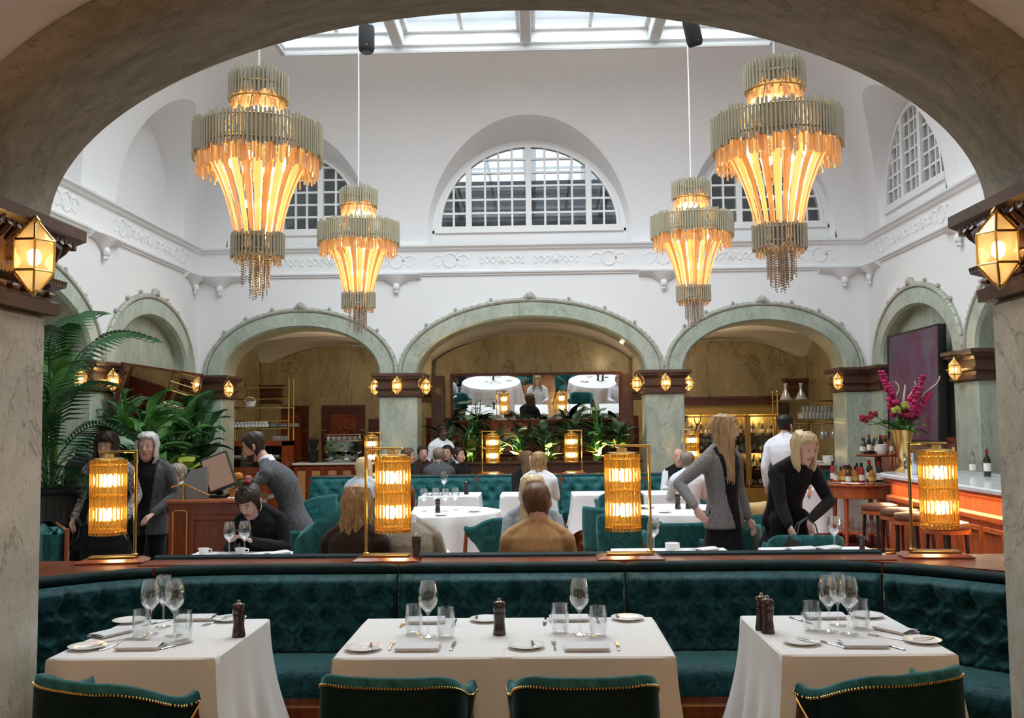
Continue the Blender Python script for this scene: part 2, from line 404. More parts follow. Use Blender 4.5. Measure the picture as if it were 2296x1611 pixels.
A_MID = (0.0, 1.92, 0.92); A_L = (-3.915, 1.335, 0.80); A_R = (3.915, 1.335, 0.80)
B_MID = (0.0, 2.05, 0.92); B_N = (-4.08, 1.34, 0.79); B_F = (4.08, 1.34, 0.79)
wall('back', BACK, W, [A_L, A_MID, A_R])
wall('left', LEFT, D, [B_N, B_MID, B_F], blind={0: 0.35, 1: 1.6, 2: 0.16})
wall('right', RIGHT, D, [B_N, B_MID, B_F], blind={0: 0.35, 1: 1.6, 2: 0.16})
for s_ in (-1, 1):
    pillar('trim_pillar', min(s_ * 1.93, s_ * 2.58), max(s_ * 1.93, s_ * 2.58), YB, YB + TH)
    pillar('trim_corner_pilaster', min(s_ * 5.25, s_ * 6.3), max(s_ * 5.25, s_ * 6.3), YB - .02, YB + TH)
    x0, x1 = sorted((s_ * (W - .04), s_ * (W + TH)))
    pillar('trim_side_pillar', x0, x1, YC + 2.05, YC + 2.74)
    pillar('trim_side_pillar', x0, x1, YC - 2.74, YC - 2.05)
    pillar('trim_side_pilaster', x0, x1, YC + 5.42, YB + .02)

# near arch: piers whose inner faces frame the view, broad marble soffit, white vault on the camera's side
NX = 2.04; NA = NX; NB_ = 0.935
for s_ in (-1, 1):
    x0, x1 = sorted((s_ * NX, s_ * (NX + .72)))
    o = pillar('trim_near_pier', x0, x1, YN - TH, YN, 'marble_near')
    # carved corner leaves and mask over the lantern
    mb = MB(); q = s_ * (NX - .02)
    for yy in lin(YN - TH + .03, YN - .02, 9):
        mb.tube([(q - s_ * .03, yy, ZC0 + .25), (q - s_ * .05, yy + .01, ZC0 + .28), (q - s_ * .085, yy, ZC0 + .305)], [.012, .02, .012], 6)
    for yy in lin(YN - TH + .05, YN - .03, 6): mb.sphere((q - s_ * .01, yy, ZC0 + .085), (.018, .035, .014), 6, 4)
    mb.sphere((q - s_ * .06, YN - .2, ZC0 + .27), (.05, .06, .055), 8, 6); mb.sphere((q - s_ * .09, YN - .2, ZC0 + .25), (.03, .025, .03), 6, 5)
    for dy in (-.08, .08): mb.tube([(q - s_ * .05, YN - .2 + dy * .6, ZC0 + .3), (q - s_ * .085, YN - .2 + dy, ZC0 + .27), (q - s_ * .06, YN - .2 + dy * 1.3, ZC0 + .22)], [.022, .02, .01], 6)
    k = mb.build('carved_leaves', MT['carved_wood'], o); k['kind'] = 'stuff'
N = 64; th = lin(pi, 0, N)
mb = MB(); prof = [(0.0, 0.02)] + [(0.0, 0.0)] + [(.48, 0.0)] + [(.48 + .14 * sin(q), .14 * (1 - cos(q))) for q in lin(0.2, pi / 2, 6)]
prof = [(-.02, .30), (-.02, .02)] + prof[1:]
mb.grid(len(prof) - 1, N, lambda i, j: Vector(((NA + prof[round(i * (len(prof) - 1))][1]) * cos(th[round(j * N)]), YN - prof[round(i * (len(prof) - 1))][0], ZSP + (NB_ + prof[round(i * (len(prof) - 1))][1]) * sin(th[round(j * N)]))))
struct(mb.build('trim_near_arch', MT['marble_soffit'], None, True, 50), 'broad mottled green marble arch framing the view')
mb = MB(); mb.grid(12, N, lambda i, j: Vector(((NA + .135 + .10 * i) * cos(th[round(j * N)]), YN - .615 - 2.2 * i, ZSP + (NB_ + .135 + .16 * i) * sin(th[round(j * N)]))))
struct(mb.build('ceiling_vault_near', MT['plaster'], None, True), 'white plaster vault before the near arch')
mb = MB()
us = lin(-W, W, 120)
mb.grid(120, 1, lambda i, j: NEAR(us[round(i * 120)], -.0, (ell(us[round(i * 120)], 0, NA + .28, NB_ + .28, ZSP) if abs(us[round(i * 120)]) < NA + .28 else 0.0) if j < .5 else ZF0 + .02))
struct(mb.build('wall_near', MT['plaster'], None, False))

# ---------------------------------------------------------------- frieze, cove with lunettes, windows
def moulding(name, xf, H, prof, mat='plaster', par=None):
    "prof: (n, z) outline run along the wall, mitred at the corners"
    mb = MB(); n = len(prof)
    mb.loft([[xf(s_ * (H + p[0]), p[0], p[1]) for p in prof] for s_ in (-1, 1)], False, False)
    return mb.build(name, MT[mat], par, True, 30)
LOW = [(0, ZF0 - .05), (-.03, ZF0 - .04), (-.03, ZF0 - .015), (-.06, ZF0 - .005), (-.065, ZF0 + .02), (-.05, ZF0 + .03), (-.012, ZF0 + .05), (-.012, ZF1 - .08), (-.05, ZF1 - .06), (-.06, ZF1 - .03), (-.10, ZF1 - .01), (-.105, ZF1 + .02), (-.05, ZF1 + .04), (0.0, ZF1 + .05)]
# relief motifs of the frieze, shared meshes
def motif(kind):
    mb = MB()
    if kind == 0:      # wreath with ribbons
        mb.tube([(0.12 * cos(t), -.02, .0 + .12 * sin(t)) for t in lin(0, 2 * pi, 16)], .022, 6, False)
        for s_ in (-1, 1):
            mb.tube([(s_ * .13, -.015, .06), (s_ * .24, -.02, .09), (s_ * .33, -.015, .02), (s_ * .40, -.01, .07)], [.02, .022, .018, .008], 6)
            mb.tube([(s_ * .13, -.015, -.05), (s_ * .22, -.02, -.10), (s_ * .30, -.015, -.06)], [.018, .02, .008], 6)
        for t in lin(0, 2 * pi, 8): mb.sphere((.12 * cos(t), -.035, .12 * sin(t)), .022, 6, 4)
    elif kind == 1:    # scrolling leaves
        for s_ in (-1, 1):
            mb.tube([(s_ * .02, -.02, -.08), (s_ * .14, -.02, .06), (s_ * .26, -.02, -.06), (s_ * .36, -.02, .05), (s_ * .42, -.01, -.02)], [.02, .025, .02, .02, .008], 6)
            for k in range(4): mb.sphere((s_ * (.08 + .09 * k), -.025, .05 * (-1) ** k), (.045, .02, .03), 6, 4)
            mb.tube([(s_ * .03, -.02, .09), (s_ * .15, -.02, -.06), (s_ * .27, -.02, .07), (s_ * .38, -.01, -.06)], [.016, .02, .018, .008], 6)
        mb.sphere((0, -.03, 0), (.05, .03, .06), 8, 5)
    elif kind == 2:    # upright ornament
        mb.tube([(.09 * cos(t), -.015, .32 + .075 * sin(t)) for t in lin(0, 2 * pi, 14)], .018, 6, False)
        mb.sphere((0, -.02, .32), (.06, .025, .03), 8, 5)
        for s_ in (-1, 1):
            mb.tube([(s_ * .03, -.015, .20), (s_ * .10, -.02, .12), (s_ * .04, -.02, .05), (s_ * .12, -.01, -.02)], [.012, .018, .018, .006], 6)
            mb.tube([(s_ * .09, -.015, .34), (s_ * .20, -.012, .335)], [.012, .004], 5)
        mb.tube([(0, -.015, .26), (0, -.02, .05), (0, -.01, -.12)], [.012, .018, .006], 6)
    elif kind == 3:    # console: winged bracket with hanging knob
        mb.loft([[(s_ * (.44 - .0) * k, y, z) for (k, y, z) in ()] for s_ in ()], False, False) if False else None
        rings = []
        for u in lin(-1, 1, 12):
            hh = .07 + .13 * max(0, 1 - abs(u) * 1.9) ** .8
            dp = .07 + .05 * (1 - abs(u))
            rings.append([(u * .42, 0, 0), (u * .42, -dp - .04, 0), (u * .42, -dp, -hh * .45), (u * .42, -.03, -hh), (u * .42, 0, -hh)])
        mb.loft(rings, True, True)
        mb.sphere((0, -.06, -.20), (.06, .05, .07), 8, 6); mb.sphere((0, -.05, -.28), (.045, .035, .035), 8, 5)
    return mb.mesh('relief', MT['plaster'])
MOT = [motif(k) for k in range(4)]
def relief(k, par, xf, u, z, name='relief'):
    o = link(name, MOT[k], par); p = xf(u, 0, z); e = (xf(1, 0, 0) - xf(0, 0, 0)); nn = (xf(0, 1, 0) - xf(0, 0, 0)) * (1.0 if k == 3 else .6)
    o.matrix_local = Matrix(((e.x, nn.x, 0, p.x), (e.y, nn.y, 0, p.y), (0, 0, 1, p.z), (0, 0, 0, 1))); return o

def cove_pt(u, t, H): # u: place along the wall at its foot
    ins = COVE_R * (1 - cos(t)); S = H - COVE_R; z = COVE_Z + COVE_H * sin(t)
    uu = u if abs(u) <= S else math.copysign(S + (abs(u) - S) * (H - ins - S) / (H - S), u)
    return uu, -ins, z
def court_upper(side, xf, H, lun):
    """lun: (centre, half width, glazed) lunettes cut into the cove"""
    fz = struct(moulding('trim_frieze_' + side, xf, H, LOW), 'white moulded frieze with low relief')
    Z0, HB, HC = 5.05, 1.55, 1.86
    us = set(round(-H + 2 * H * i / 150, 4) for i in range(151))
    for c, a, g in lun:
        for i in range(41): us.add(round(c - (a + .06) * cos(pi * i / 40), 4))
    us = sorted(us)
    def t0(u):
        for c, a, g in lun:
            if abs(u - c) <= a + .061:
                k = 1.0 if a > 1.4 else .93
                z = ell(u, c, a + .06, HC * k, Z0 - .10); return math.asin(min(.985, max(0, (z - COVE_Z) / COVE_H)))
        return 0.0
    mb = MB(); n = len(us) - 1; K = 14
    def pt(i, j):
        u = us[round(i * n)]; a = t0(u); return xf(*cove_pt(u, a + (pi / 2 - a) * j, H))
    mb.grid(n, K, pt)
    struct(mb.build('wall_' + side + '_cove', MT['plaster'], None, True, 25), 'white coved wall rising to the skylight')
    for li, (c, a, g) in enumerate(lun):
        k = 1.0 if a > 1.4 else .93
        M_ = 40; ph = lin(pi, 0, M_)
        outer = []; wallc = []; winc = []
        for q in ph:
            u = c + (a + .06) * cos(q); u = min(c + a + .06, max(c - a - .06, u)); tt = math.asin(min(.985, max(0, (ell(u, c, a + .0601, HC * k, Z0 - .10) - COVE_Z) / COVE_H)))
            outer.append(xf(*cove_pt(u, tt, H)))
            dp = .06 if g else .22
            wallc.append(xf(c + (a - .02) * cos(q), dp, Z0 - .06 + (HB + .06) * k * sin(q)))
            winc.append(xf(c + (a - .12) * cos(q), dp, Z0 + .0 + (HB - .06) * k * sin(q)))
        foot = lambda L: [L[0] + Vector((0, 0, COVE_Z - L[0].z))] + L + [L[-1] + Vector((0, 0, COVE_Z - L[-1].z))]
        mb = MB(); A, B = foot(outer), foot(wallc)
        mb.grid(1, len(A) - 1, lambda i, j: (A if i < .5 else B)[round(j * (len(A) - 1))])
        C_ = [wallc[0] + Vector((0, 0, COVE_Z - wallc[0].z))] + wallc + [wallc[-1] + Vector((0, 0, COVE_Z - wallc[-1].z))]
        if g:
            # wall ring around the window, then sill strip
            Dn = [winc[0]] + winc + [winc[-1]]
            mb.grid(1, len(wallc) - 1, lambda i, j: (wallc if i < .5 else winc)[round(j * (len(wallc) - 1))])
            mb.grid(1, 1, lambda i, j: xf(c + (a - .02) * (2 * i - 1), .06, COVE_Z if j < .5 else Z0 - .06))
            mb.grid(1, 1, lambda i, j: xf(c + (a - .02) * (2 * i - 1), .06, Z0 - .06 if j < .5 else Z0))
        else:
            mb.grid(1, len(wallc) - 1, lambda i, j: wallc[round(j * (len(wallc) - 1))] if i < .5 else xf((wallc[round(j * (len(wallc) - 1))] - xf(0, 0, 0)).dot(xf(1, 0, 0) - xf(0, 0, 0)), .22, COVE_Z))
        struct(mb.build('wall_%s_lunette' % side, MT['plaster'], None, True, 30), 'white arched lunette recess')
        if g: window(side, xf, c, a - .12, (HB - .06) * k, Z0)
    return fz
WN = [0]
def window(side, xf, c, a, hb, z0):
    WN[0] += 1
    e = lambda u: ell(u, c, a, hb, z0)
    big = a > 1.2
    root = bpy.data.objects.new('window_%d' % WN[0], None); COL.objects.link(root); struct(root, 'arched white window with small panes')
    posts = [c - 1.03, c, c + 1.03] if big else [c - .32, c + .32] if False else [c - .06]
    if not big: posts = [c - .34, c + .34]
    mb = MB(); pw = .05
    q = lin(pi, 0, 36)
    # arched frame
    fr = [(c + a * cos(t), z0 + hb * sin(t)) for t in q]; fi = [(c + (a - .06) * cos(t), z0 + .05 + (hb - .11) * sin(t)) for t in q]
    for dep0, dep1 in ((.10, .04),):
        mb.grid(3, 36, lambda i, j: [xf(fr[round(j * 36)][0], .03, fr[round(j * 36)][1]), xf(fi[round(j * 36)][0], .03, fi[round(j * 36)][1]), xf(fi[round(j * 36)][0], .16, fi[round(j * 36)][1]), xf(fr[round(j * 36)][0], .16, fr[round(j * 36)][1])][round(i * 3)])
    def bar(u0, u1, za, zb, n0, n1):
        vs = [xf(u, n, z) for z in (za, zb) for n in (n0, n1) for u in (u0, u1)]
        mb.add(vs, [(0, 2, 3, 1), (4, 5, 7, 6), (0, 1, 5, 4), (2, 6, 7, 3), (0, 4, 6, 2), (1, 3, 7, 5)])
    bar(c - a - .06, c + a + .06, z0 - .05, z0 + .06, .018, .17)
    for p in posts: bar(p - pw, p + pw, z0 + .055, e(p) - .02, .022, .155)
    mb.build('window_frame', MT['white_paint'], root, False)
    edges = [c - a + .06] + posts + [c + a - .06]
    bays = [(edges[i] + (pw if i else 0), edges[i + 1] - (pw if i < len(edges) - 2 else 0)) for i in range(len(edges) - 1)]
    rows = 6; zr = lin(z0 + .06, z0 + hb - .03, rows)
    mb = MB(); cells = []
    for (u0, u1) in bays:
        nc = max(2, round((u1 - u0) / .25)) if big else max(2, round((u1 - u0) / .22))
        ucs = lin(u0, u1, nc)
        for u in ucs[1:-1]:
            if e(u) - .06 > z0 + .1: bar(u - .017, u + .017, z0 + .05, e(u) - .04, .06, .12)
        for i in range(nc):
            for r in range(rows): cells.append((ucs[i], ucs[i + 1], zr[r], zr[r + 1]))
    for z in zr[1:-1]:
        ext = (a - .05) * sqrt(max(0, 1 - ((z - z0) / hb) ** 2))
        for (u0, u1) in bays:
            v0, v1 = max(u0, c - ext), min(u1, c + ext)
            if v1 - v0 > .03: bar(v0, v1, z - .017, z + .017, .062, .118)
    mb.build('glazing_bars', MT['white_paint'], root, False)
    for (u0, u1, za, zb) in cells:
        top = [(u, min(zb, z0 + (e(u) - z0) * .985)) for u in lin(u0, u1, 4)]
        top = [(u, z) for u, z in top if z > za + .01]
        if len(top) < 2 or max(z for u, z in top) - za < .03: continue
        pts = [(top[0][0], za)] + top + [(top[-1][0], za)]
        pm = MB(); pm.poly([xf(u, .085, z) for u, z in pts], .006, tuple(xf(0, 1, 0) - xf(0, 0, 0)))
        pm.build('pane', MT['pane_glass'], root, False)
LB = [(-3.93, 1.2, True), (0.0, 1.68, True), (3.93, 1.2, True)]
fzb = court_upper('back', BACK, W, LB)
fzl = court_upper('left', LEFT, D, [(-4.05, 1.2, False), (0.0, 1.68, False), (4.05, 1.2, False)])
fzr = court_upper('right', RIGHT, D, [(-4.05, 1.2, False), (0.0, 1.68, True), (4.05, 1.2, True)])
mb = MB(); mb.grid(60, 14, lambda i, j: NEAR(*cove_pt(-W + 2 * W * i, pi / 2 * j, W))); struct(mb.build('wall_near_cove', MT['plaster'], None, True))
struct(moulding('trim_frieze_near', NEAR, W, LOW))
zf = (ZF0 + ZF1) / 2 - .005
for u, k in ((-4.9, 0), (-4.25, 1), (-3.4, 1), (-2.75, 0), (-1.35, 0), (-.46, 1), (.46, 1), (1.35, 0), (2.75, 0), (3.4, 1), (4.25, 1), (4.9, 0)): relief(k, fzb, BACK, u, zf)
for u in (-2.27, 2.27): relief(2, fzb, BACK, u, 5.05); relief(3, fzb, BACK, u, ZF0 - .03, 'console'); relief(0, fzb, BACK, u, zf)
for u in (-5.3, 5.3): relief(3, fzb, BACK, u, ZF0 - .03, 'console')
o_ = relief(0, fzb, lambda u, n, z: BACK(u, n - .93, z), 0.03, 6.98); o_.matrix_local = o_.matrix_local @ Matrix.Rotation(-.5, 4, 'X') @ Matrix.Diagonal((.5, .4, .6, 1))
for f_, xf in ((fzl, LEFT), (fzr, RIGHT)):
    for u, k in ((5.2, 0), (4.5, 1), (3.6, 1), (2.95, 0), (1.35, 0), (.46, 1), (-.46, 1), (-1.35, 0)): relief(k, f_, xf, u, zf)
    for u in (2.37, 5.75): relief(3, f_, xf, u, ZF0 - .03, 'console')
    relief(2, f_, xf, 2.37, 5.05)

# ---------------------------------------------------------------- skylight
sk = bpy.data.objects.new('ceiling_skylight', None); COL.objects.link(sk); struct(sk, 'white framed glass skylight over the court')
mb = MB()
def ringm(prof):
    rs = []
    for e, z in prof: rs.append([(-SKX - e, SKY0 - e, z), (SKX + e, SKY0 - e, z), (SKX + e, SKY1 + e, z), (-SKX - e, SKY1 + e, z)])
    mb.loft(rs, True, False)
ringm([(.02, SKZ - .01), (-.06, SKZ - .03), (-.07, SKZ + .0), (.0, SKZ + .02), (.0, SKZ + .09), (-.05, SKZ + .10), (-.05, SKZ + .13), (.02, SKZ + .15), (.06, SKZ + .32), (.0, SKZ + .33), (.0, SKZ + .40), (.3, SKZ + .40)])
mb.build('frame', MT['frame_white_dimmed'], sk, False)
for x in (-1.95, 0.0, 1.95):
    mb = MB(); mb.cbox((x, YC, SKZ + .22), (.17, SKY1 - SKY0, .26), None, .015); mb.cbox((x, YC, SKZ + .36), (.30, SKY1 - SKY0, .05), None, .01)
    mb.build('rafter', MT['frame_white_dimmed'], sk, False)
for x in (-2.9, -.98, .98, 2.9):
    mb = MB(); mb.cbox((x, YC, SKZ + .385), (.06, SKY1 - SKY0, .05)); mb.build('glazing_bar', MT['frame_white_dimmed'], sk, False)
for y in (8.1, 10.15, 12.2):
    mb = MB(); mb.cbox((0, y, SKZ + .385), (2 * SKX, .05, .05)); mb.build('glazing_bar', MT['frame_white_dimmed'], sk, False)
xs = [-SKX, -2.9, -1.95, -.98, 0, .98, 1.95, 2.9, SKX]; ys = [SKY0, 8.1, 10.15, 12.2, SKY1]
for i in range(8):
    for j in range(4):
        mb = MB(); mb.box(xs[i], xs[i + 1], ys[j], ys[j + 1], SKZ + .40, SKZ + .408); mb.build('pane', MT['sky_glass'], sk, False)
# outer roof around the skylight keeps stray light out
mb = MB()
for a_ in ((-12, -SKX - .25, 2, 24), (SKX + .25, 12, 2, 24), (-SKX - .25, SKX + .25, SKY1 + .25, 17.2), (-SKX - .25, SKX + .25, 2, SKY0 - .25)):
    if a_[0] in (-12,): x0, x1, y0, y1 = -W - .9, -SKX - .25, YN - .6, YB + 1
    elif a_[1] in (12,): x0, x1, y0, y1 = SKX + .25, W + .9, YN - .6, YB + 1
    else: x0, x1, y0, y1 = a_
    mb.box(x0, x1, y0, y1, SKZ + .36, SKZ + .42)
struct(mb.build('roof', MT['plaster'], None, False))

# outside seen through the windows: neighbour's stepped stone wall, plain rendered walls
mb = MB()
for k in range(7): mb.box(-2.6, 2.6, 17.6 + .12 * (k % 2), 18.4, 4.6 + .24 * k, 4.6 + .24 * k + .20)
mb.box(-2.6, 2.6, 17.8, 18.4, 4.5, 6.2); mb.box(1.0, 1.7, 17.7, 18.4, 6.2, 6.6)
o = mb.build('neighbour_wall', mottled('slate_grey', (0.10, 0.115, 0.125), (0.25, 0.27, 0.28), 5, 0.7, .3), None, False); struct(o, 'grey stone wall outside the middle window')
for s_ in (-1, 1):
    mb = MB(); x0, x1 = sorted((s_ * 2.4, s_ * 5.6)); mb.box(x0, x1, 17.1, 17.3, 4.4, 7.2); o = mb.build('wall_outside', plain('render_grey', (0.13, 0.14, 0.145), .8) if s_ < 0 else MT['render_grey'], None, False); struct(o)
mb = MB(); mb.box(W + .7, W + .9, YC - 2.2, YB, 4.4, 7.4); struct(mb.build('wall_outside_right', MT['render_grey'], None, False))

# ---------------------------------------------------------------- floor
m, t, b = nt('parquet'); setp(b, rough=0.22, coat=.2)
v = coords(t); br = t.nodes.new('ShaderNodeTexBrick'); br.inputs['Scale'].default_value = 1.0; br.inputs['Brick Width'].default_value = 1.1; br.inputs['Row Height'].default_value = .11; br.inputs['Mortar Size'].default_value = .004
br.inputs['Color1'].default_value = (.40, .20, .075, 1); br.inputs['Color2'].default_value = (.30, .13, .045, 1); br.inputs['Mortar'].default_value = (.08, .03, .012, 1)
t.links.new(v, br.inputs['Vector']); t.links.new(mixc(t, noise(t, coords(t, (1, 9, 1)), 3), br.outputs[0], (.25, .10, .03)), b.inputs['Base Color'])
m, t, b = nt('check_tile'); setp(b, rough=.25)
ck = t.nodes.new('ShaderNodeTexChecker'); ck.inputs['Scale'].default_value = 5.2; ck.inputs[1].default_value = (.62, .60, .58, 1); ck.inputs[2].default_value = (.025, .022, .022, 1)
mp = coords(t); rr = t.nodes.new('ShaderNodeVectorRotate'); rr.inputs['Angle'].default_value = pi / 4; t.links.new(mp, rr.inputs['Vector']); t.links.new(rr.outputs[0], ck.inputs['Vector']); t.links.new(ck.outputs[0], b.inputs['Base Color'])
mottled('carpet_red', (0.13, 0.012, 0.020), (0.22, 0.022, 0.035), 60, .95, .4)
mb = MB(); mb.box(-9, 9, -3, 22, -.12, 0.0); struct(mb.build('floor', MT['parquet'], None, False))
mb = MB(); mb.box(-5.6, -1.55, 6.4, 16.1, 0, .006); struct(mb.build('floor_tiled_aisle', MT['check_tile'], None, False), 'black and white checked tile floor of the aisle')
mb = MB(); mb.box(2.2, 5.6, 6.6, 16.1, 0, .008); struct(mb.build('floor_carpet', MT['carpet_red'], None, False), 'dark red carpet along the bar')

# ---------------------------------------------------------------- aisle behind the back arcade: cross vaults, marble walls, doors
YA0, YA1 = YB + TH, 19.9
def crossvault(uc, a, b):
    vm, av = (YA0 + YA1) / 2, (YA1 - YA0) / 2
    mb = MB(); n = 36
    q = lambda s_: max(0, 1 - s_ * s_)
    def f(i, j):
        uu, vv = -cos(pi * i), -cos(pi * j)
        return Vector((uc + a * uu, vm + av * vv, 2.62 + max(b * sqrt(q(uu)), (b + .02) * sqrt(q(vv)))))
    mb.grid(n, n, f); struct(mb.build('ceiling_vault', MT['plaster'], None, True, 60), 'white cross vault of the aisle')
crossvault(-3.97, 1.66, .80); crossvault(0, 2.28, .98); crossvault(3.97, 1.66, .80)
def marble_wall(name, pts_fn, n, mat='marble_olive'):
    mb = MB(); mb.grid(n, 1, pts_fn); return struct(mb.build(name, MT[mat], None, False))
for uc, a, b in ((-3.97, 1.66, .80), (0, 2.28, .98), (3.97, 1.66, .80)):
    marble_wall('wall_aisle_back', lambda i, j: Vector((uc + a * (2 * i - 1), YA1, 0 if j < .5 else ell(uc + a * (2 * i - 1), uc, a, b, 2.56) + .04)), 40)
for s_ in (-1, 1):
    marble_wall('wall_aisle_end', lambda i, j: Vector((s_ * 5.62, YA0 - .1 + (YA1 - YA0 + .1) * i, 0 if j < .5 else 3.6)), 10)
    for xc in (2.255, 5.42):
        x0, x1 = s_ * xc - .19, s_ * xc + .19
        mb = MB(); mb.box(x0, x1, YA1 - .22, YA1 + .02, 0, 2.2); mb.box(x0, x1, YA1 - .22, YA1 + .02, 2.56, 3.5)
        o = struct(mb.build('trim_aisle_pilaster', MT['marble_olive'], None, False)); capital(x0, x1, YA1 - .22, YA1 + .02, o, 2.19, .8, False)
        if xc < 3:
            mb = MB(); mb.box(x0, x1, YA0, YA0 + .3, 0, 2.2); mb.box(x0, x1, YA0, YA0 + .3, 2.56, 2.66); o = struct(mb.build('trim_aisle_respond', MT['marble_olive'], None, False)); capital(x0 - .08, x1 + .08, YA0 - .02, YA0 + .3, o, 2.19, .6, False)
mb = MB(); mb.box(-6.2, 6.2, YB + .1, 20.2, 3.72, 3.85); mb.box(-6.2, 6.2, 19.98, 20.2, 0, 3.85)
for s_ in (-1, 1): x0, x1 = sorted((s_ * 5.7, s_ * 6.2)); mb.box(x0, x1, YB + .7, 20.2, 0, 3.85)
struct(mb.build('wall_outer_shell', MT['plaster'], None, False))

# ---------------------------------------------------------------- the aisle the camera stands in
mb = MB(); mb.box(-7.2, 7.2, -2.2, -2.0, 0, 4.4); mb.box(-7.4, -7.2, -2.2, YN + .1, 0, 4.4); mb.box(7.2, 7.4, -2.2, YN + .1, 0, 4.4)
mb.box(-7.4, 7.4, -2.2, YN - TH - .02, 4.2, 4.4)
struct(mb.build('wall_near_aisle', MT['plaster'], None, False), 'white plaster walls and ceiling of the near aisle')
for x, y in ((-2.6, 1.2), (0.0, -.6), (2.6, 1.2)):  # unseen lamps added to throw warm light on the near cloths
    rt = thing('added_ceiling_lamp', 'added unseen round opal ceiling lamp of the near aisle ' + ('on the host desk side' if x < 0 else 'on the bar side' if x > 0 else 'behind the viewer'), 'lamp', (x, y, 3.0), 0, 'added opal ceiling lamps of the near aisle')
    m_ = MB(); m_.lathe([(.02, .0), (.16, .02), (.20, .07), (.20, .10), (.0, .10)], 24); m_.build('bowl', glow('opal_glow', (1, .78, .52), 5) if 'opal_glow' not in MT else MT['opal_glow'], rt)
    m_ = MB(); m_.tube([(0, 0, .1), (0, 0, 1.2)], .012, 8); m_.build('rod', MT['brass'], rt)
    l = bpy.data.lights.new('added_ceiling_lamp_light', 'POINT'); l.energy = ADDED_NEAR_LAMP; l.color = (1, .68, .40); l.shadow_soft_size = .2
    o = bpy.data.objects.new('added_ceiling_lamp_light', l); COL.objects.link(o); o.parent = rt; o.location = (0, 0, -.25)
# ================================================================ lanterns on the capitals
def lantern(label, loc, rz, size=1.0, panes=True, energy=14, grp='brass lanterns on the capitals'):
    "facing local -Y; centre at loc"
    root = thing('wall_lantern', label, 'lantern', loc, rz, grp)
    n = 6; r = .105 * size; hm = .075 * size; ht = .17 * size
    a = [pi / 6 + 2 * pi * k / n for k in range(n)]
    P = [(r * cos(q), r * sin(q) * .95) for q in a]; tip = .028 * size
    ring = lambda k, z, rr=1.0: Vector((P[k % n][0] * rr, P[k % n][1] * rr, z))
    fr = MB()
    for k in range(n):
        fr.tube([ring(k, -hm), ring(k, hm)], .006 * size, 5); fr.tube([ring(k, hm), ring(k + 1, hm)], .006 * size, 5); fr.tube([ring(k, -hm), ring(k + 1, -hm)], .006 * size, 5)
        fr.tube([ring(k, hm), ring(k, ht, .22)], .006 * size, 5); fr.tube([ring(k, -hm), ring(k, -ht, .22)], .006 * size, 5)
    fr.lathe([(.0, ht - .01), (tip, ht), (tip, ht + .012), (.008, ht + .03)], 8); fr.lathe([(.004, -ht - .02), (tip, -ht), (tip, -ht + .01)], 8)
    fr.tube([(0, r * .9, 0), (0, r * 1.4, 0)], .012 * size, 6)
    fr.build('frame', MT['brass'], root)
    gl = MB()
    def pane(q):
        if panes:
            m_ = MB(); m_.add(q, [(0, 1, 2, 3)]); m_.build('pane', MT['lantern_glass'], root, False)
        else: gl.add(q, [(0, 1, 2, 3)])
    for k in range(n):
        pane([ring(k, -hm), ring(k + 1, -hm), ring(k + 1, hm), ring(k, hm)]); pane([ring(k, hm), ring(k + 1, hm), ring(k + 1, ht, .22), ring(k, ht, .22)]); pane([ring(k, -hm), ring(k + 1, -hm), ring(k + 1, -ht, .22), ring(k, -ht, .22)])
    if not panes: gl.build('glass', MT['lantern_glass'], root, False)
    bb = MB(); bb.sphere((0, 0, 0), (.034 * size, .034 * size, .044 * size), 8, 6); bb.build('bulb', MT['bulb_small'], root)
    bb = MB(); bb.lathe([(.014 * size, .03 * size), (.014 * size, .10 * size)], 8); bb.build('socket', MT['brass_dark'], root)
    l = bpy.data.lights.new('lantern_light', 'POINT'); l.energy = energy; l.color = (1, .72, .38); l.shadow_soft_size = .03
    o = bpy.data.objects.new('lantern_light', l); COL.objects.link(o); o.parent = root
    return root
zl = ZC0 + .14
NL = .25
lantern('large brass lantern on the near pier at the picture\'s left edge', at(38, 578, 3.76) + Vector((.07, 0, 0)), pi / 2, .82, True, 5)
lantern('large brass lantern on the near pier by the bar side', at(2238, 560, 3.78) + Vector((-.0, 0, 0)), -pi / 2, .82, True, 5)
for s_, nm in ((-1, 'towards the coffee counter'), (1, 'towards the wine cabinet')):
    xc = s_ * 2.255
    lantern('round glowing lantern on the front of the middle pillar ' + nm, (xc, YB - .12, zl + .03), 0, .80, False, 3)
    lantern('lantern on the court arch side of the middle pillar ' + nm, (xc - s_ * .44, YB + .3, zl + .03), s_ * -pi / 2 + pi, .78, False, 3)
    lantern('lantern on the outer flank of the middle pillar ' + nm, (xc + s_ * .44, YB + .3, zl + .03), s_ * pi / 2 + pi, .78, False, 3)
    lantern('lantern on the corner pilaster capital ' + nm, (s_ * 5.14, YB - .02, zl + .01), s_ * -pi / 2 + pi, .78, False, 3)
    lantern('lantern on the side wall pillar ' + ('behind the tall palm' if s_ < 0 else 'beside the dark painting'), (s_ * (W - .16), YC + 2.40, zl), s_ * -pi / 2 + pi, .80, False, 3)
lantern('lantern half hidden in the palm fronds', (-5.75, YC + 1.98, zl), pi, .78, False, 3)

